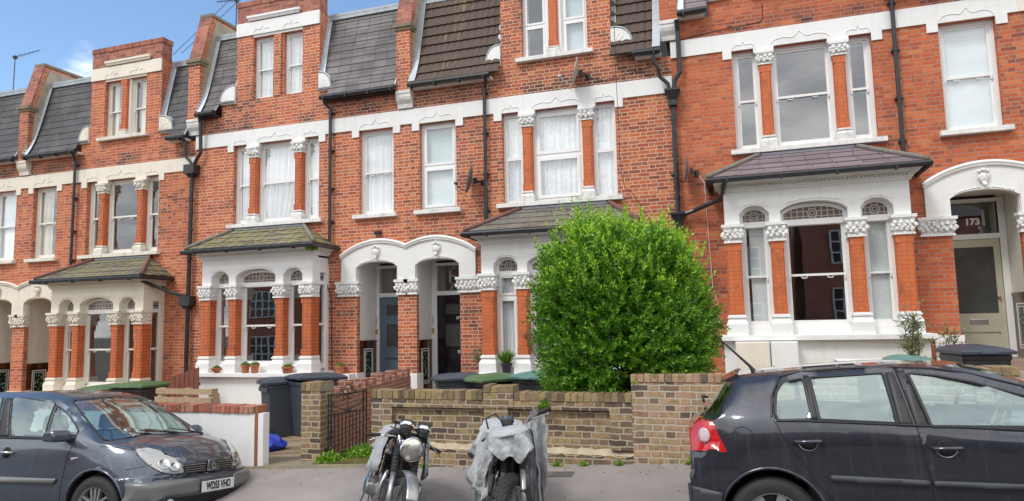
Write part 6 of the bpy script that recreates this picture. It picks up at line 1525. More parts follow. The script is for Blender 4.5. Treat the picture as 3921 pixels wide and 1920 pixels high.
# ---- blue grey people carrier, nose to the right
sr = thing('people_carrier_car', 'dark blue grey people carrier parked at the left, nose towards the motorcycles', 'car', (-5.581, -6.467, -.269)); sr.rotation_euler = (rad(-6.46), rad(-2.95), rad(2.0))
SLn = [
    (K_((-3.4, .72), (-2.9, .82), (.2, .82), (.5, .80), (.74, .74)), K_((-3.4, .3), (-2.8, .22), (.2, .22), (.74, .25))),
    (K_((-3.4, .8), (-2.9, .88), (.2, .89), (.5, .87), (.74, .82)), K_((-3.4, .45), (.2, .44), (.74, .42))),
    (K_((-3.4, .8), (-2.9, .89), (-.3, .905), (.2, .90), (.5, .875), (.74, .82)), K_((-3.4, .75), (-1, .72), (.1, .72), (.5, .62), (.74, .56))),
    (K_((-3.4, .72), (-2.9, .84), (-.5, .875), (0, .85), (.35, .80), (.6, .76), (.74, .70)), K_((-3.4, 1.0), (-1.5, 1.06), (-.76, 1.03), (-.34, .995), (0, .955), (.3, .915), (.5, .85), (.65, .745), (.74, .66))),
    (K_((-3.4, .6), (-3.2, .66), (-2.9, .68), (-1.5, .665), (-.99, .65), (-.6, .68), (-.2, .74), (.02, .78), (.3, .66), (.74, .56)), K_((-3.4, 1.1), (-3.2, 1.3), (-2.9, 1.49), (-1.9, 1.545), (-1.3, 1.535), (-.99, 1.49), (-.8, 1.43), (-.6, 1.33), (-.4, 1.215), (-.2, 1.095), (.02, .97), (.3, .955), (.5, .895), (.65, .79), (.74, .69))),
    (K_((-3.4, .35), (-2, .4), (-.99, .38), (0, .42), (.74, .34)), K_((-3.4, 1.12), (-3.2, 1.4), (-2.9, 1.56), (-1.9, 1.605), (-1.3, 1.595), (-.9, 1.54), (-.7, 1.475), (.12, 1.02), (.3, .985), (.5, .925), (.65, .825), (.74, .715))),
    (K_((-3.4, 0), (.74, 0)), K_((-3.4, 1.13), (-3.2, 1.42), (-2.9, 1.58), (-1.9, 1.62), (-1.3, 1.61), (-.88, 1.55), (-.68, 1.485), (.16, 1.02), (.3, .995), (.5, .94), (.65, .84), (.74, .73)))]
SUBS = [6, 9, 9, 8, 4, 5]
vs, fs = body_mesh(SLn, -3.4, .74, .03, (.05, .26, 2.4), (-2.9, .2, 2.5), lambda z, s: (.09 if .28 < z < .56 else (.05 if z < .6 else 0)) if s > 0 else .03)
car = Car(sr, vs, fs, .03)
w1 = rnd_poly([(-1.54, 1.515), (-1.31, 1.505), (-.99, 1.455), (-.895, 1.435), (-.785, 1.06), (-1.29, 1.085)], .015)
w2 = rnd_poly([(-.85, 1.405), (-.78, 1.375), (-.6, 1.275), (-.385, 1.125), (-.345, 1.03), (-.75, 1.055)], .015)
w3 = rnd_poly([(-2.45, 1.50), (-1.70, 1.52), (-1.47, 1.09), (-2.5, 1.09)], .03); w4 = rnd_poly([(-2.55, 1.49), (-2.6, 1.09), (-3.05, 1.12), (-2.9, 1.42)], .04)
for k in (sd_, so_):
    for P in (w1, w2, w3, w4): car.region('side_window', k, P, 'carglass')
    for cx in (0, -2.685): car.region('arch', k, arch_poly(cx, .335, .375), None)
    car.region('front_door', k, [(-1.50, .27), (-.44, .27), (-.46, .42), (-.41, .72), (-.375, .88), (-.335, 1.0), (-.345, 1.16), (-.6, 1.31), (-.8, 1.41), (-1.0, 1.475), (-1.6, 1.53), (-1.46, 1.09)], 'paintS')
    car.region('rear_door', k, [(-1.515, .27), (-2.25, .27), (-2.3, .5), (-2.55, .8), (-2.6, 1.1), (-2.5, 1.52), (-1.62, 1.53), (-1.475, 1.09)], 'paintS')
wsP = rnd_poly([(-.60, 1.455), (0, 1.505), (.60, 1.455), (.755, 1.03), (.735, .995), (.4, 1.035), (-.4, 1.035), (-.735, .995), (-.755, 1.03)], .03)
car.region('windscreen', ('wind', -1.1, .3, .98), wsP, 'carglass')
for s_ in (-1, 1):
    kd = ('diag', -s_ * -1 * 1, 1, 1.0, .30) if False else ('diag', -s_, 1, 1.0, .25)
# headlamps: coordinate runs diagonally round the corner
hlP = rnd_poly([(.40, .905), (.22, .915), (.04, .875), (-.14, .80), (-.27, .735), (-.33, .625), (-.16, .615), (.02, .655), (.2, .735), (.33, .83)], .02)
def diag_kind(s_): return ('diag', -s_, 1, 1.0, .25)
for s_ in (-1, 1): car.region('headlamp', diag_kind(s_), hlP, 'clearlens')
car.region('bonnet', ('top', .66), [(.19, 0), (.16, -.45), (.0, -.72), (.06, -.80), (.30, -.72), (.50, -.56), (.62, -.40), (.74, -.3), (.8, 0), (.74, .3), (.62, .40), (.50, .56), (.30, .72), (.06, .80), (.0, .72), (.16, .45)], 'paintS')
car.region('front_bumper', ('front', .25), [(-.95, .60), (-.42, .60), (0, .59), (.42, .60), (.95, .60), (.95, .2), (-.95, .2)], 'paintS')
parts = car.finish(M['paintS']); bd = parts['body'][0]; nose = ('front', 0)
c = MB()
for P in (w1, w2, w3): car.line(c, sd_, P, .010, .0, close=True, step=.03)
c.build('window_seal', M['trimblk'], bd)
c = MB(); car.line(c, ('wind', 0, 0, 0), wsP, .012, 0, close=True, step=.04); c.build('windscreen_seal', M['trimblk'], bd)
c = MB(); car.line(c, sd_, [(-2.6, 1.07), (-1.5, 1.075), (-.76, 1.045), (-.34, 1.01)], .011, .002); c.build('waist_seal', M['trimblk'], bd)
c = MB(); car.line(c, sd_, [(-.34, 1.0), (-.38, .88), (-.41, .72), (-.46, .42), (-.45, .27)], .004); car.line(c, sd_, [(-1.5, .27), (-1.505, .8), (-1.465, 1.08)], .004); car.line(c, sd_, [(.0, .95), (.21, .925), (.42, .885)], .004); car.line(c, sd_, [(.36, .70), (.5, .72), (.55, .74)], .003)
car.line(c, nose, [(-.46, .60), (0, .59), (.46, .60)], .004)
c.build('panel_gaps', M['seam'], bd)
car.patch('pillar_trim', sd_, [(-1.66, 1.52), (-1.46, 1.085), (-1.31, 1.08), (-1.56, 1.52)], 'trimblk', .004, .003, bd)
car.patch('pillar_trim', sd_, [(-.89, 1.43), (-.775, 1.055), (-.745, 1.055), (-.855, 1.41)], 'trimblk', .004, .003, bd)
car.patch('rubbing_strip', sd_, rnd_poly([(-2.3, .69), (-1.52, .665), (-.49, .625), (-.54, .57), (-1.52, .60), (-2.3, .63)], .01), 'trimgrey', .014, .02, parts['front_door'][0])
l0, n0 = car.hit(sd_, -1.38, .915); l1, n1 = car.hit(sd_, -1.16, .905)
car.patch('handle_recess', sd_, [(-1.27 + .062 * math.cos(a), .91 + .06 * math.sin(a)) for a in [k * PI / 10 for k in range(20)]], 'seam', .002, .002, parts['front_door'][0], res=.02)
c = MB(); c.tube([l0 + n0 * .012, l0 + (l1 - l0) * .15 + n0 * .045, l0 + (l1 - l0) * .85 + n0 * .045, l1 + n0 * .012], [.012, .016, .016, .012], 8); c.build('door_handle', M['alloy'], parts['front_door'][0], smooth=True)
car.patch('side_repeater', sd_, [(-.335, .845), (-.22, .84), (-.325, .805)], 'whitelens', .005, .006, bd, res=.02)
car.patch('bumper_band', nose, rnd_poly([(-.88, .565), (-.28, .545), (-.28, .41), (-.66, .40), (-.78, .33), (-.86, .36)], .015), 'trimgrey', .012, .02, parts['front_bumper'][0])
car.patch('bumper_band', nose, rnd_poly([(.88, .565), (.28, .545), (.28, .41), (.66, .40), (.82, .42)], .015), 'trimgrey', .012, .02, parts['front_bumper'][0])
car.patch('lower_grille', nose, rnd_poly([(-.62, .385), (.62, .385), (.68, .33), (.58, .275), (-.58, .275), (-.68, .33)], .02), 'seam', .006, .004, parts['front_bumper'][0])
c = MB()
for z in (.295, .32, .345, .368): car.line(c, nose, [(-.58, z), (0, z), (.58, z)], .005, .012)
c.build('grille_bars', M['trimblk'], parts['front_bumper'][0])
for s_ in (-1, 1):
    car.patch('upper_grille', nose, rnd_poly([(s_ * .09, .70), (s_ * .38, .715), (s_ * .40, .665), (s_ * .385, .615), (s_ * .12, .605)][::s_], .012), 'seam', .004, .003, bd, res=.02)
    c = MB()
    for z in (.628, .652, .676, .70): car.line(c, nose, [(s_ * .11, z), (s_ * .25, z), (s_ * .385, z)], .005, .010)
    c.build('grille_bars', M['alloy'], bd)
    l, n_ = car.hit(nose, s_ * .60, .335); c = MB(); c.lathe([(.001, .02), (.038, .018), (.045, .005), (.045, -.01)], l, 18, 'z', rot=n_.to_track_quat('Z', 'Y').to_matrix()); c.build('fog_lamp', M['clearlens'], parts['front_bumper'][0], smooth=True)
    hk = diag_kind(s_)
    hl = [o for o in parts['headlamp'] if (sum(v.co.y for v in o.data.vertices) * s_ > 0)] or parts['headlamp']
    c = MB(); car.line(c, hk, hlP, .006, .0, close=True, step=.03); c.build('headlamp_seal', M['trimblk'], hl[0])
    for a, z, r_ in ((-.17, .70, .055), (-.02, .735, .062)):
        l, n_ = car.hit(hk, a, z)
        if l: c = MB(); R3 = n_.to_track_quat('Z', 'Y').to_matrix(); c.lathe([(r_, .008), (r_ * .9, .014), (r_ * .82, .006), (.001, -.004)], l, 24, 'z', rot=R3, cap=False); c.build('reflector', M['chrome'], hl[0], smooth=True, recalc=False)
car.patch('badge_fin', nose, rnd_poly([(-.075, .735), (.075, .735), (.10, .60), (-.10, .60)], .01), 'paintS', .018, .02, bd, res=.02)
l, n_ = car.hit(nose, 0, .665); c = MB()
dm_ = [(0, .052), (.03, .018), (.03, -.018), (0, -.052), (-.03, -.018), (-.03, .018)]; di_ = [(a * .45, b * .55) for a, b in dm_]
for i in range(6):
    j = (i + 1) % 6; c.add([(l.x + .034, dm_[i][0], l.z + dm_[i][1]), (l.x + .034, dm_[j][0], l.z + dm_[j][1]), (l.x + .034, di_[j][0], l.z + di_[j][1]), (l.x + .034, di_[i][0], l.z + di_[i][1]), (l.x + .022, dm_[i][0], l.z + dm_[i][1]), (l.x + .022, dm_[j][0], l.z + dm_[j][1])], [(0, 1, 2, 3), (0, 4, 5, 1)])
c.build('bonnet_badge', M['chrome'], bd)
l, n_ = car.hit(nose, 0, .455); px_ = l.x + .022
c = MB(); c.box(px_ - .012, px_, -.265, .265, .40, .515); npl = c.build('number_plate', simple('white_plate', (.78, .78, .76), .4, 0, .1, 5, 0), sr, bevel=.004)
text_mb('WD55 VHO', .115, M['seam'], npl, (px_ + .002, .0, .457), (rad(90), 0, rad(90)), 'plate_lettering', .001, sx=.66, bold=.004)
for yb_, y2, ye in ((.10, -.34, -.02), (.55, .12, .62)):             # wipers
    c = MB(); P = [car.hit(('top', 0), x, y) for x, y in ((.12, yb_), (.06, (yb_ + y2) / 2), (.02 - .02, y2))]; P = [p + n * .02 for p, n in P if p]; c.tube(P, [.012, .008, .005], 6); c.build('wiper', M['trimblk'], sr)
c = MB(); cx_, cy_, cz_ = -.42, -1.0, 1.07
c.add([(cx_ - .02 + a * .085 * (1 - .25 * (b > 0)), cy_ + b * .12, cz_ + d * .062) for b in (-1, 1) for a, d in ((-1, -.8), (1, -1), (1.1, .2), (.6, 1), (-.7, 1), (-1.1, .3))], [tuple(range(5, -1, -1)), tuple(range(6, 12))] + [(i, (i + 1) % 6, (i + 1) % 6 + 6, i + 6) for i in range(6)])
mo = c.build('door_mirror', M['paintS'], sr, bevel=.025); c = MB(); c.tube([(-.42, -.90, 1.05), (-.37, -.80, 1.03)], [.04, .05], 8); c.build('mirror_arm', M['trimblk'], mo)
c = MB(); c.blob((-.38, 1.0, 1.06), (.08, .11, .07), 12, 8); c.build('door_mirror', M['paintS'], sr, smooth=True)
cabin(sr, [(-.95, -.38), (-.95, .38), (-1.9, -.4), (-1.9, .4)], -.25, -.58, .33, -1, 1.05)
arch_lip(car, 0, .335, .378, M['paintS'], bd); arch_lip(car, -2.685, .335, .378, M['paintS'], bd); arch_parts(car, 0, .335, .378, .87); arch_parts(car, -2.685, .335, .378, .87)
for x in (0, -2.685):
    for s_ in (-1, 1): wheel(sr, x, s_ * .80, .322, s_, 5, kind='triple')
car.bm.free()
# ------------------------------------------------------------------ motorcycles
def covermat():
    t = NT('silver_grey_nylon_cover'); P = t.n('TexCoord').outputs['Object']
    w_ = t.noise(4, P, 2, .5, out=1); q = t.n('VectorMath', operation='MULTIPLY_ADD'); t.set(q.inputs[0], w_); q.inputs[1].default_value = (.12, .12, .3); t.set(q.inputs[2], P)
    st = t.n('VectorMath', operation='MULTIPLY'); t.set(st.inputs[0], q.outputs[0]); st.inputs[1].default_value = (1, 1, .22)
    n = t.noise(30, st.outputs[0], 3, .6)
    r_ = t.math('SUBTRACT', 1.0, t.math('MULTIPLY', t.math('ABSOLUTE', t.math('SUBTRACT', n, .5)), 5.0), clamp=True)
    c = t.mix(r_, (.36, .375, .39), (.46, .475, .49))
    return t.out(t.bsdf(c, .5, 0.0, normal=t.bump(r_, .45, .012)))
M['cover'] = covermat()
M['steel'] = simple('worn_polished_alloy', (.42, .42, .42), .35, .8, .5, 14, .15, (.2, .19, .18)); M['enginedark'] = simple('dark_engine_casting', (.05, .05, .052), .5, .5, .4, 18, .2)
M['lens'] = simple('headlamp_reflector_glass', (.78, .76, .66), .22, .85, .3, 22, .5, (.4, .4, .36)); M['bluecable'] = simple('blue_cable', (.05, .25, .5), .4); M['redbit'] = simple('red_reflector', (.5, .02, .01), .3)
def moto(label, x, y, z, heading, lean, steer, rake=rad(27)):
    t = thing('motorcycle', label, 'motorcycle', (x, y, z)); t.rotation_euler = (lean, 0, heading); return t
def ax_mat(steer, rake):
    """steering group: rotation about the raked steering axis through the head"""
    head = Vector((-.30, 0, .88)); axis = Vector((-math.sin(rake), 0, math.cos(rake)))
    return Matrix.Translation(head) @ Matrix.Rotation(steer, 4, axis) @ Matrix.Translation(-head)
def TT(Mx): return lambda p: tuple(Mx @ Vector(p))
def wire_wheel(root, cx, R_, tw, Mx=None, knob=False, rim='alloy'):
    T = TT(Mx) if Mx else None
    w_ = bpy.data.objects.new('wheel', None); COL.objects.link(w_); w_.parent = root
    n = 72; c = MB(T); prof = []
    for k in range(17): a = -2.35 + 4.7 * k / 16; prof.append((R_ - tw * .55 + tw * .55 * math.cos(a), tw * .5 * math.sin(a)))
    c.lathe(prof, (cx, 0, R_), n, 'y', cap=False); c.build('tyre', M['rubber'], w_, smooth=True)
    c = MB(T)
    for k in range(60):
        a = 2 * PI * k / 60
        for r_ in range(-2, 3):
            th = r_ * (.40 if knob else .36) + (.12 if k % 2 else -.05); q = Matrix.Rotation(-a, 3, 'Y')
            rr, yy = R_ - tw * .55 + tw * .55 * math.cos(th), tw * .5 * math.sin(th); nr = Vector((math.cos(th), math.sin(th), 0)); vs = []
            for dn in (-.003, .007 if knob else .0025):
                for da, db in ((-.011, -.4), (.011, -.4 + .4), (.011, .4), (-.011, .4 - .4)):
                    p = Vector((rr + nr.x * dn, yy + nr.y * dn + db * (.018 if knob else .012), da)); vs.append(q @ p + Vector((cx, 0, R_)))
            c.add(vs, [(0, 3, 2, 1), (4, 5, 6, 7), (0, 1, 5, 4), (1, 2, 6, 5), (2, 3, 7, 6), (3, 0, 4, 7)])
    c.build('tread', simple('tread_rubber', (.055, .056, .06), .7, 0, .4, 20, .1) if 'treadm' not in M else M['treadm'], w_)
    c = MB(T); ri = R_ - tw * 1.02
    c.lathe([(ri + .014, -.04), (ri + .006, -.042), (ri, -.02), (ri, .02), (ri + .006, .042), (ri + .014, .04)], (cx, 0, R_), 48, 'y', cap=False); c.lathe([(ri + .016, -.045), (ri + .016, .045)], (cx, 0, R_), 48, 'y', cap=False); c.build('rim', M['chrome' if rim == 'chrome' else 'steel'], w_, smooth=True)
    c = MB(T)
    for k in range(36):
        a = 2 * PI * k / 36; b = a + (.35 if k % 2 else -.35); s_ = 1 if (k // 2) % 2 else -1
        c.tube([(cx + .04 * math.cos(b), s_ * .035, R_ + .04 * math.sin(b)), (cx + ri * math.cos(a), 0, R_ + ri * math.sin(a))], .0022, 4, cap=False)
    c.build('spokes', M['steel'], w_)
    c = MB(T); c.lathe([(.02, -.06), (.05, -.05), (.045, 0), (.05, .05), (.02, .06)], (cx, 0, R_), 20, 'y'); c.lathe([(.06, -.062), (.13, -.062), (.13, -.055), (.06, -.055)], (cx, 0, R_), 30, 'y'); c.build('hub', M['steel'], w_)
    return w_
def basics(t, steer, knob, covered):
    Mx = ax_mat(steer, rad(27)); T = TT(Mx)
    f = wire_wheel(t, 0, .325, .10 if not knob else .115, Mx, knob, 'chrome'); wire_wheel(t, -1.42, .32, .12, None, knob)
    # forks
    for s_ in (-1, 1):
        a, b, m_ = Vector((0.02, s_ * .095, .325)), Vector((-.325, s_ * .095, 1.0)), None
        c = MB(T); c.tube([a, a.lerp(b, .5)], .028, 12); c.tube([a + Vector((0, 0, -.03)), a], .024, 10); fk = c.build('fork_leg', M['steel'], t, smooth=True)
        c = MB(T)
        P = [a.lerp(b, .47 + .32 * k / 14) for k in range(15)]; c.tube(P, [.036 if k % 2 else .029 for k in range(15)], 12); c.build('fork_gaiter', M['rubber'], t)
        c = MB(T); c.tube([a.lerp(b, .79), b], .019, 10); c.build('fork_tube', M['chrome'], t, smooth=True)
    for k, z in ((.80, .80), (.97, .97)):
        c = MB(T); p = Vector((.02, 0, .325)).lerp(Vector((-.325, 0, 1.0)), k); c.frustum(p.x - .04, p.x + .04, -.13, .13, p.z - .015, p.x - .035, p.x + .035, -.125, .125, p.z + .015); c.build('fork_yoke', M['enginedark'], t, bevel=.006)
    # engine, frame
    c = MB(); c.box(-.95, -.50, -.13, .13, .28, .52); c.frustum(-.80, -.58, -.11, .11, .52, -.74, -.52, -.10, .10, .72)
    en = c.build('engine', M['steel'], t, bevel=.025)
    c = MB()
    for k in range(7): z = .53 + k * .026; c.box(-.83 + k * .008, -.53 + k * .008, -.145, .145, z, z + .010)
    c.build('cooling_fins', M['enginedark'], en)
    for s_ in (-1, 1):
        c = MB(); c.lathe([(.001, .0), (.07, 0), (.085, -.015 * s_), (.09, -.06 * s_), (.09, -.10 * s_)], (-.66, s_ * .27, .40), 24, 'y'); c.build('engine_cover', M['steel'], en, smooth=False)
    c = MB(); c.tube([(-.33, 0, .82), (-.36, 0, .60), (-.50, 0, .28), (-.98, 0, .26), (-1.08, 0, .55)], .02, 8); c.tube([(-.30, 0, .86), (-.7, 0, .80), (-1.1, 0, .72), (-1.55, 0, .76)], .022, 8)
    for s_ in (-1, 1): c.tube([(-1.42, s_ * .10, .32), (-1.0, s_ * .10, .36)], .02, 8); c.tube([(-1.42, s_ * .13, .34), (-1.30, s_ * .12, .74)], .022, 8)
    c.build('frame', M['enginedark'], t)
    for s_ in (-1, 1):
        c = MB(); c.tube([(-.56, s_ * .08, .64), (-.44, s_ * .12, .58), (-.44, s_ * .15, .38), (-.62, s_ * .17, .25), (-1.0, s_ * .16, .25), (-1.35, s_ * .16, .28)], [.022, .022, .022, .024, .032, .038], 12); c.build('exhaust', M['chrome'], t, smooth=True)
    c = MB(); c.tube([(-.85, .12, .30), (-.80, .26, .02 + .03)], .012, 8); c.tube([(-.80, .26, .03), (-.86, .31, .03)], .014, 6); c.build('side_stand', M['enginedark'], t)
    c = MB(); c.grid(lambda i, j: (-.36 - .52 * i, .15 * math.sin(PI * (j * 1.3 - .15)) ** 1 * 0 + (.14 * (1 - .4 * i)) * math.cos(PI * (1 - j)) , .76 + .20 * math.sin(PI * j) ** .7 * (1 - .25 * i * i)), 12, 14); c.build('fuel_tank', M['enginedark'], t, smooth=True, recalc=False)
    c = MB(); c.grid(lambda i, j: (-.86 - .62 * i, .13 * math.cos(PI * (1 - j)), .76 + .09 * math.sin(PI * j) ** .6), 8, 10); c.build('saddle', M['rubber'], t, smooth=True, recalc=False)
    c = MB(); c.grid(lambda i, j: (-1.42 + .38 * math.cos(.3 + 2.0 * i), -.07 + .14 * j, .32 + .38 * math.sin(.3 + 2.0 * i) + .02 * math.sin(PI * j)), 14, 4); c.build('rear_mudguard', M['steel'], t, smooth=True, recalc=False, solid=.003)
    # front mudguard
    c = MB(T)
    if not covered:
        c.grid(lambda i, j: ((.365) * math.cos(.55 + 1.75 * i), (-.5 + j) * .115, .325 + (.365 + .014 * math.sin(PI * j)) * math.sin(.55 + 1.75 * i)), 18, 6); c.build('front_mudguard', M['steel'], t, smooth=True, recalc=False, solid=.004)
        for s_ in (-1, 1): c = MB(T); c.tube([(.02, s_ * .08, .34), (.12, s_ * .07, .66)], .006, 6); c.build('mudguard_stay', M['steel'], t)
    c = MB(T); c.box(-.13, -.03, .07, .13, .35, .50); c.build('brake_caliper', M['enginedark'], t, bevel=.012)
    return Mx, T
def rough_sheet(t, name, fn, nu, nv, amp=.012, fr=9, T=None, mat='cover', th=.003, seed=0):
    def P(i, j):
        p = Vector(fn(i, j)); o = Vector((seed, 0, 0)); q = p * fr + o
        rg = Vector((1, 1, 1)); cr = amp * .35 * (1 - 3 * abs(mnoise.noise(q * 1.7 + Vector((5, 5, 5)))))
        p = p + Vector((cr * .5, cr, cr * .3))
        return p + Vector((mnoise.noise(q), mnoise.noise(q + Vector((9, 2, 1))), mnoise.noise(q + Vector((4, 8, 3))))) * amp + Vector((mnoise.noise(q * 2.7), mnoise.noise(q * 2.7 + Vector((2, 2, 9))), 0)) * amp * .3
    c = MB(T); c.grid(P, nu, nv); return c.build(name, M[mat], t, smooth=True, recalc=False, solid=th)
# first machine: bare front, small cover over the tank
b1 = moto('bare fronted vintage motorcycle with round headlamp and chrome clocks, left of the pair', -2.02, -7.44, .03, math.atan2(-.853, .521), rad(-13), 0)
Mx, T = basics(b1, rad(12), False, False)
c = MB(T); c.lathe([(.001, .0), (.06, .0), (.092, .02), (.104, .06), (.104, .10), (.085, .15), (.04, .19), (.001, .2)], (-.10, 0, .875), 30, 'z', rot=Matrix.Rotation(rad(-90), 3, 'Y')); c.lathe([(.104, -.0), (.114, .01), (.114, .045), (.104, .05)], (-.10, 0, .875), 36, 'z', rot=Matrix.Rotation(rad(-90), 3, 'Y'), cap=False)
hl = c.build('headlamp_shell', M['chrome'], b1, smooth=True)
c = MB(T); c.lathe([(.001, .016), (.05, .013), (.085, .004), (.101, -.008)], (-.10, 0, .875), 30, 'z', rot=Matrix.Rotation(rad(90), 3, 'Y'), cap=False); c.build('headlamp_lens', M['lens'], hl, smooth=True, recalc=False)
for s_ in (-1, 1):
    q = Matrix.Rotation(rad(-28), 3, 'Y'); c = MB(T); c.lathe([(.001, -.11), (.034, -.10), (.054, -.06), (.062, -.02), (.062, .014), (.054, .02)], (-.235, s_ * .085, 1.075), 24, 'z', rot=q); g_ = c.build('instrument_clock', M['trimblk'], b1, smooth=False)
    c = MB(T); c.lathe([(.063, -.034), (.067, -.024), (.067, -.004), (.063, .0)], (-.235, s_ * .085, 1.075), 28, 'z', rot=q, cap=False); c.build('chrome_band', M['chrome'], g_, smooth=True)
    bar = [(-.325, s_ * .05, .93), (-.33, s_ * .14, .925), (-.36, s_ * .22, .905), (-.41, s_ * .34, .88)]
    c = MB(T); c.tube(bar, .011, 8); hb = c.build('handlebar', M['chrome'], b1, smooth=True)
    c = MB(T); c.tube([(-.375, s_ * .25, .90), (-.42, s_ * .38, .872)], .0175, 10); c.build('grip', M['rubber'], hb)
    c = MB(T); c.tube([(-.335, s_ * .20, .945), (-.28, s_ * .24, .92), (-.30, s_ * .36, .84)], [.011, .007, .006], 6); c.build('lever', M['steel'], hb)
    c = MB(T); c.tube([(-.33, s_ * .20, 1.0), (-.26, s_ * .12, 1.0), (-.18, s_ * .05, .96), (-.25, 0, .85)], .006, 6); c.tube([(-.33, s_ * .18, .98), (-.24, s_ * .16, .93), (-.25, s_ * .09, .78)], .005, 6); c.build('control_cable', M['trimblk'], b1)
c = MB(T); c.lathe([(.001, 0), (.04, .003), (.042, .02), (.001, .022)], (-.36, -.15, 1.04), 16); c.tube([(-.36, -.15, 1.04), (-.34, -.15, 1.0)], .008, 6); c.build('brake_reservoir', M['trimblk'], b1)
c = MB(T); c.blob((-.2, .06, .74), (.02, .02, .015), 8, 6); c.build('red_reflector', M['redbit'], b1)
c = MB(); c.tube([(-.62, -.24, .62), (-.70, -.28, .42), (-.78, -.27, .30)], .008, 6); c.build('blue_lead', M['bluecable'], b1)
c = MB(); c.tube([(-.45, -.18, .70), (-.52, -.24, .55), (-.75, -.28, .2), (-.8, -.3, .12)], .010, 6); c.tube([(-.5, -.16, .6), (-.62, -.22, .35), (-.8, -.2, .1)], .008, 6); c.build('stay_rods', M['steel'], b1)
def cov1(i, j):
    x = -.36 - .85 * i; w_ = .19 + .06 * math.sin(PI * min(1, i * 1.2)); a = PI * j; drop = .2 + .12 * math.sin(i * 5) + .06 * math.sin(i * 17)
    y = -w_ * math.cos(a); z = .90 + .13 * math.sin(a) ** .6 - .10 * i
    e = max(0, abs(j - .5) * 2 - .72) / .28
    return (x, y * (1 + .12 * e) + .02 * math.sin(i * 24) * e, z - e * drop)
rough_sheet(b1, 'tank_cover', cov1, 70, 44, .016, 8, seed=2)
# second machine: wrapped in a torn cover
b2 = moto('motorcycle wrapped in a torn silver grey cover with chunky front tyre, right of the pair', -.92, -7.24, .06, math.atan2(-.89, .453), rad(-4), 0)
Mx, T = basics(b2, rad(-34), True, True)
c = MB(T); c.lathe([(.001, .0), (.09, .0), (.10, .03), (.095, .12), (.03, .16)], (-.12, 0, .88), 24, 'z', rot=Matrix.Rotation(rad(-90), 3, 'Y')); c.build('headlamp', M['cover'], b2, smooth=True)
c = MB(T); q = Matrix.Rotation(rad(-30), 3, 'Y'); c.lathe([(.001, -.1), (.035, -.09), (.052, -.04), (.058, 0), (.058, .02), (.05, .022)], (-.25, 0, 1.075), 24, 'z', rot=q); g_ = c.build('instrument_clock', M['trimblk'], b2)
c = MB(T); c.lathe([(.059, -.02), (.0615, -.012), (.0615, .014), (.059, .02)], (-.25, 0, 1.075), 28, 'z', rot=q, cap=False); c.build('clock_rim', M['bin'], g_, smooth=True)
Tb = TT(Mx @ Matrix.Translation((-.33, 0, 1.0)) @ Matrix.Rotation(rad(15), 4, 'X') @ Matrix.Translation((.33, 0, -1.07)))
c = MB(Tb); c.tube([(-.33, -.34, 1.08), (-.33, -.22, 1.09), (-.33, -.08, 1.0), (-.33, .08, 1.0), (-.33, .20, 1.08), (-.36, .34, 1.07)], .012, 8); hb = c.build('handlebar', M['steel'], b2, smooth=True)
c = MB(Tb); c.tube([(-.345, .27, 1.075), (-.365, .40, 1.066)], .0185, 10); c.build('grip', M['rubber'], hb)
c = MB(Tb); c.tube([(-.34, .22, 1.07), (-.28, .25, 1.05), (-.31, .39, 1.03)], [.012, .007, .006], 6); c.box(-.37, -.31, .22, .29, 1.07, 1.12); c.build('lever', M['alloy'], hb)
c = MB(T); c.tube([(-.33, -.24, 1.02), (-.28, -.22, 1.12), (-.24, -.10, 1.15), (-.22, -.02, 1.04)], .008, 6); c.build('brake_hose', M['trimblk'], b2)
def cov2(i, j):                                                   # over tank and saddle, hanging in folds
    x = -.22 - 1.2 * i; a = PI * j; w_ = .18 + .10 * math.sin(PI * min(1, i * 1.3)) ; fold = .022 * math.sin(i * 38 + math.sin(j * 9)) * abs(math.cos(a))
    fold *= 1.6; y = -(w_ + fold) * math.cos(a); z = .90 - .05 * i + .08 * math.sin(a) ** .6 + .03 * math.cos(i * 9)
    e = max(0, abs(j - .5) * 2 - .55) / .45; drop = .40 + .16 * math.sin(i * 6.5 + 1) + .05 * math.sin(i * 23)
    return (x + .03 * math.sin(e * 6 + i * 9), y * (1 + .22 * e * e) , z - e * drop)
rough_sheet(b2, 'bike_cover', cov2, 110, 64, .022, 9, seed=5)
def cov3(i, j):                                                   # shroud round the headlamp
    a = -2.1 + 4.2 * i; r_ = .16 + .03 * math.sin(i * 19) + .02 * j; rag = .05 * math.sin(i * 13) + .04 * math.sin(i * 31)
    r_ += .028 * math.sin(a * 8) * j
    return (-.20 + r_ * math.cos(a) * 1.0, r_ * math.sin(a) * 1.15, 0.96 + .02 * math.cos(a) - (.19 + rag) * j)
rough_sheet(b2, 'headlamp_shroud', cov3, 90, 24, .014, 10, T, seed=9)
def cov3b(i, j):
    a = -PI + 2 * PI * i; r_ = .168 * math.sin(.1 + 1.47 * j)
    return (-.20 + r_ * math.cos(a), r_ * math.sin(a) * 1.15, 0.955 + .075 * math.cos(j * 1.55))
rough_sheet(b2, 'shroud_top', cov3b, 48, 14, .008, 9, T, seed=12)
def cov4(i, j):                                                   # curtain hanging from the raised bar
    p0, p1 = Vector(Tb((-.36, .35, 1.06))), Vector(Tb((-.30, .08, 1.03))); top = p0.lerp(p1, i)
    bot = Vector((-.30 - .10 * i, .30 - .17 * i + .03 * math.sin(i * 16), .12 + .34 * i * i + .05 * math.sin(i * 14)))
    p = top.lerp(bot, j); p.x += .045 * math.sin(i * 22 + j * 2) * min(1, j * 3); p.y += .02 * math.sin(i * 11 + j * 4) * min(1, j * 3); return p
rough_sheet(b2, 'hanging_cover', cov4, 50, 70, .014, 9, seed=15)
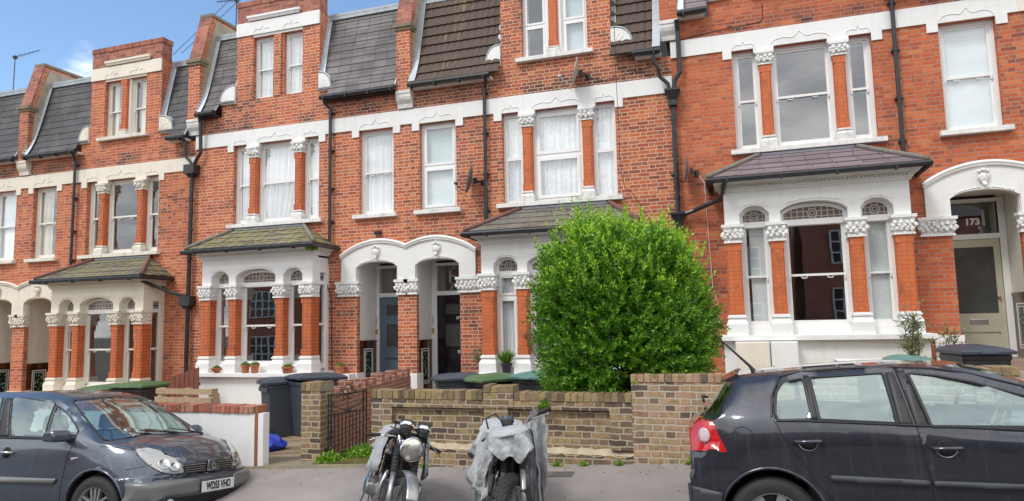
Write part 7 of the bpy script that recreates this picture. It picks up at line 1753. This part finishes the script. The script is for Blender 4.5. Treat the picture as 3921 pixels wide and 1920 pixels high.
def cov6(i, j):                                                   # strip hanging on the near side of the wheel
    a, b = Vector((-.10 - .35 * i, -.20 - .07 * i, .80 - .02 * i)), Vector((-.42 - .30 * i, -.17 - .10 * math.sin(i * 3), .16 + .12 * math.sin(i * 5)))
    p = a.lerp(b, j); p.y -= .05 * math.sin(j * 3.1) + .018 * math.sin(i * 18 + j * 3); return p
rough_sheet(b2, 'side_flap', cov6, 44, 56, .016, 9, seed=31)
c = MB(); c.tube([(-.62, -.28, .55), (-.5, -.26, .35), (-.40, -.22, .12)], .010, 6); c.build('stay_rod', M['steel'], b2)
c = MB(); c.tube([(-.55, -.27, .42), (-.56, -.28, .30), (-.50, -.27, .22)], .008, 6); c.build('green_lead', simple('green_cable', (.02, .3, .2), .4), b2)
# ------------------------------------------------------------------ the other side of the street (seen as reflections)
M['opp'] = brick_mat('opposite_brick', [(0, (.42, .13, .08)), (.5, (.55, .17, .1)), (1, (.6, .22, .13))], (.3, .22, .18), .3, .005, .05, seed=12)
M['darkpane'] = simple('dark_window_pane', (.03, .035, .04), .1, 0, 0, 3, 0)
for i, (x, wd, lab) in enumerate(((-26, 11.5, 'far left'), (-14, 11.5, 'left'), (-2, 11.5, 'middle'), (10, 11.5, 'right'))):
    z0 = 0.2 + .056 * x; t = thing('opposite_house', lab + ' brick house with gable across the street, behind the camera', 'house', (x, -26.5, z0), 0, 'houses across the street')
    c = MB(); c.box(-wd / 2, wd / 2, -8, 0, -2, 6.2); c.prism([(-wd / 2 + .6, 6.2), (-1.2, 6.2), (-wd / 4 - .3, 8.6)], -7.9, .3); c.build('wall', M['opp'], t)
    c = MB(); c.prism([(-8.2, 6.2), (.3, 6.2), (-4, 9.0)], -wd / 2, wd / 2, 'x'); c.build('roof', M['slateB'], t)
    for u in (-3.4, 0.6, 3.6):
        for z in (.9, 3.9):
            wv = 2.0 if u < 0 else 1.1
            c = MB(); c.box(u - wv / 2, u + wv / 2, 0.001, .06, z, z + 1.7); wn = c.build('window', M['darkpane'], t)
            c = MB()
            n = 4 if u < 0 else 2
            for k in range(n + 1): a = u - wv / 2 + wv * k / n; c.box(a - .05, a + .05, .061, .12, z, z + 1.7)
            for zz in (z, z + .55, z + 1.1, z + 1.7): c.box(u - wv / 2, u + wv / 2, .062, .11, zz - .04, zz + .04)
            c.build('frame', M['frame'], wn)
for x, y, lab in ((6.8, -21.0, 'broad street tree across the road opposite number 173'), (-10.5, -21.3, 'street tree across the road opposite the cream house')):
    t = thing('street_tree', lab, 'tree', (x, y, .1 + .056 * x)); c = MB(); c.tube([(0, 0, -.2), (.05, 0, 1.4), (0, .1, 2.6)], [.16, .12, .08], 8); 
    for k in range(6): a = k * 1.05; c.tube([(0, .05, 1.9 + .1 * k), (math.cos(a) * .8, math.sin(a) * .8, 3.2 + .2 * k)], [.06, .02], 6)
    c.build('trunk', M['twig'], t); rn = random.Random(int(x * 3)); pts = []; dd = []
    for _ in range(5200):
        d = Vector((rn.gauss(0, 1), rn.gauss(0, 1), rn.gauss(0, 1))).normalized(); r_ = (1 + .3 * mnoise.noise(d * 2 + Vector((x, 0, 0)))) * rn.uniform(.6, 1)
        pts.append(Vector((d.x * 1.2 * r_, d.y * 1.1 * r_, 3.4 + d.z * 1.9 * r_))); dd.append(Vector((rn.uniform(-1, 1), rn.uniform(-1, 1), rn.uniform(-1, .6))).normalized())
    leaf_cloud('crown', pts, dd, .2, .07, M['treeleaf'] if 'treeleaf' in M else M.setdefault('treeleaf', leafmat('street_tree_leaves', (.03, .07, .015), (.05, .11, .02), (.08, .15, .03))), t, int(x))
# ------------------------------------------------------------------ ground
def asphalt(name, a, b, patch=None, speck=0.4, leaves=False):
    t = NT(name); P = t.pos()
    n = t.noise(0.9, P, 4, 0.6); f = t.noise(120, P, 2, 0.7)
    c = t.mix(t.ss(n, 0.35, 0.7), a, b)
    c = t.mix(t.math('MULTIPLY', t.ss(f, 0.55, 0.72), speck), c, (0.42, 0.38, 0.36))
    c = t.mix(t.math('MULTIPLY', t.ss(f, 0.45, 0.3), speck), c, (0.05, 0.045, 0.045))
    w = t.ss(t.noise(0.45, P, 3), 0.55, 0.6)
    c = t.mix(t.math('MULTIPLY', w, .25), c, patch or (0.3, .27, .25))
    return t.out(t.bsdf(c, 0.8, normal=t.bump(f, 0.35, 0.004)))
M['pave'] = asphalt('footway_asphalt', (0.25, 0.222, 0.212), (0.32, 0.288, 0.272), (.4, .37, .345))
M['road'] = asphalt('road_asphalt', (0.075, 0.072, 0.072), (0.11, 0.105, 0.1))
def conc():
    t = NT('driveway_concrete'); P = t.pos()
    st = t.n('VectorMath', operation='MULTIPLY'); t.set(st.inputs[0], P); st.inputs[1].default_value = (.6, 2.5, 1)
    n = t.noise(1.6, st.outputs[0], 5, 0.6); f = t.noise(50, P, 3, .7)
    c = t.mix(t.ss(n, .35, .68), (0.36, 0.27, 0.17), (0.17, 0.125, 0.075)); c = t.mix(t.math('MULTIPLY', f, .3), c, (.1, .09, .06))
    return t.out(t.bsdf(c, .8, normal=t.bump(f, .4, .006)))
M['conc'] = conc()
def sheet(name, xs, ys, mat, dz=0.0):
    g = MB()
    nx, ny = len(xs), len(ys)
    vs = [(x, y, gz(x, y) + dz) for y in ys for x in xs]
    g.add(vs, [(j * nx + i, j * nx + i + 1, (j + 1) * nx + i + 1, (j + 1) * nx + i) for i in range(nx - 1) for j in range(ny - 1)])
    o = g.build(name, mat, recalc=False); o['kind'] = 'structure'; return o
sheet('front_gardens', [-40, -20, 0, 20, 40], [-5.199, -2, 0.2], M['conc'], -0.004)
sheet('pavement', [-40, -20, 0, 20, 40], [-6.5, -5.2], M['pave'])
g = MB(); vs = []
for x in (-60, -20, 20, 60): vs += [(x, -6.63, 0.43 + SL_ * x - 0.30), (x, -24, 0.43 + SL_ * x - 0.28)]
g.add(vs, [(2 * i, 2 * i + 1, 2 * i + 3, 2 * i + 2) for i in range(3)]); tag(g.build('road', M['road']), None, None, None, 'structure')
M['kerb'] = simple('granite_kerb', (0.42, 0.4, 0.38), .8, 0, .5, 12, .4)
g = MB(); random.seed(3)
for i in range(44):
    x0, x1 = -20 + i * 0.9, -20 + i * 0.9 + 0.893
    ys = (-6.62, -6.502)
    z = [gz(x, -6.3499) for x in (x0, x1)]
    g.add([(x0, ys[0], z[0] - .3), (x1, ys[0], z[1] - .22), (x1, ys[0], z[1]), (x0, ys[0], z[0]), (x0, ys[1], z[0] - .0 + .003), (x1, ys[1], z[1] + .003), (x0, ys[1], z[0] - .22), (x1, ys[1], z[1] - .22)], [(0, 1, 2, 3), (3, 2, 5, 4), (0, 3, 4, 6), (1, 7, 5, 2)])
tag(g.build('kerb', M['kerb']), None, None, None, 'structure')
g = MB(); g.add([(-400, -300, -3.2), (400, -300, -3.2), (400, 500, -3.2), (-400, 500, -3.2)], [(0, 1, 2, 3)]); M['earth'] = simple('distant_ground', (.12, .11, .09), .9, 0, .3, .05, 0); tag(g.build('ground', M['earth']), None, None, None, 'structure')
# ------------------------------------------------------------------ sky, sun, camera
SUN_EL, SUN_AZ = rad(52), rad(-30)      # sun direction, azimuth from -Y towards -X
sd = Vector((math.sin(SUN_AZ) * math.cos(SUN_EL), -math.cos(SUN_AZ) * math.cos(SUN_EL), math.sin(SUN_EL)))
w = bpy.data.worlds.new('World'); S.world = w; w.use_nodes = True
t = NT('', w.node_tree)
sky = t.n('TexSky', sky_type='NISHITA'); sky.sun_disc = False; sky.sun_elevation = SUN_EL; sky.sun_rotation = math.atan2(sd.x, sd.y); sky.altitude = 50; sky.air_density = 1.15; sky.dust_density = 0.1; sky.ozone_density = 4
tc = t.n('TexCoord').outputs['Generated']
sp = t.n('SeparateXYZ'); t.set(sp.inputs[0], tc)
inv = t.math('DIVIDE', 1.0, t.math('MAXIMUM', t.math('ADD', sp.outputs[2], 0.12), 0.02))
cv = t.n('CombineXYZ'); t.set(cv.inputs[0], t.math('MULTIPLY', sp.outputs[0], inv)); t.set(cv.inputs[1], t.math('MULTIPLY', sp.outputs[1], inv))
n1 = t.noise(0.55, cv.outputs[0], 5, 0.55); n2 = t.noise(1.4, cv.outputs[0], 5, 0.6)
dp = t.n('VectorMath', operation='DOT_PRODUCT'); t.set(dp.inputs[0], tc); dp.inputs[1].default_value = (-0.60, 0.74, 0.30)
cover = t.ss(t.math('ADD', n1, t.math('MULTIPLY', dp.outputs['Value'], -0.62)), 0.1, 0.3)
dq = t.n('VectorMath', operation='DOT_PRODUCT'); t.set(dq.inputs[0], tc); dq.inputs[1].default_value = Vector((-0.735, 0.612, 0.292)).normalized()
puff = t.ss(t.math('MULTIPLY_ADD', n2, 0.010, dq.outputs['Value']), 1.0050, 1.0068, 0, .75)
cover = t.math('MAXIMUM', cover, puff)
cc = t.mix(t.ss(n2, 0.35, 0.68), (0.50, 0.53, 0.57), (1.0, 1.0, 1.0))
hs = t.n('HueSaturation', {'Saturation': 1.0, 'Value': 1.0}); t.set(hs.inputs['Color'], sky.outputs[0]); b1 = t.n('Background', {'Color': hs.outputs[0], 'Strength': 0.13}); b2 = t.n('Background', {'Color': cc, 'Strength': 1.2})
mx = t.n('MixShader'); t.set(mx.inputs[0], cover); t.set(mx.inputs[1], b1.outputs[0]); t.set(mx.inputs[2], b2.outputs[0])
wo = t.n('OutputWorld'); t.set(wo.inputs[0], mx.outputs[0])
sl = bpy.data.lights.new('sun', 'SUN'); sl.energy = 1.25; sl.angle = rad(16); sl.color = (1, 0.96, 0.9)
so = bpy.data.objects.new('sun', sl); COL.objects.link(so); so.rotation_euler = sd.to_track_quat('Z', 'Y').to_euler(); so.location = (0, -10, 20)
cam = bpy.data.cameras.new('camera'); co = bpy.data.objects.new('camera', cam); COL.objects.link(co); S.camera = co
yaw, pit, rol = rad(18.216), rad(5.898), rad(-1.186)
f = Vector((-math.sin(yaw) * math.cos(pit), math.cos(yaw) * math.cos(pit), math.sin(pit))); r = Vector((math.cos(yaw), math.sin(yaw), 0)); u = r.cross(f)
r2 = r * math.cos(rol) + u * math.sin(rol); u2 = -r * math.sin(rol) + u * math.cos(rol)
co.matrix_world = Matrix(((r2.x, u2.x, -f.x, 1.012), (r2.y, u2.y, -f.y, -13.003), (r2.z, u2.z, -f.z, 2.014), (0, 0, 0, 1)))
cam.sensor_width = 36; cam.lens = 36 * 2631.0 / 3921; cam.clip_end = 2000; cam.clip_start = 0.05
S.view_settings.view_transform = 'Standard'; S.view_settings.look = 'None'; S.view_settings.exposure = 0.66; S.view_settings.gamma = 1
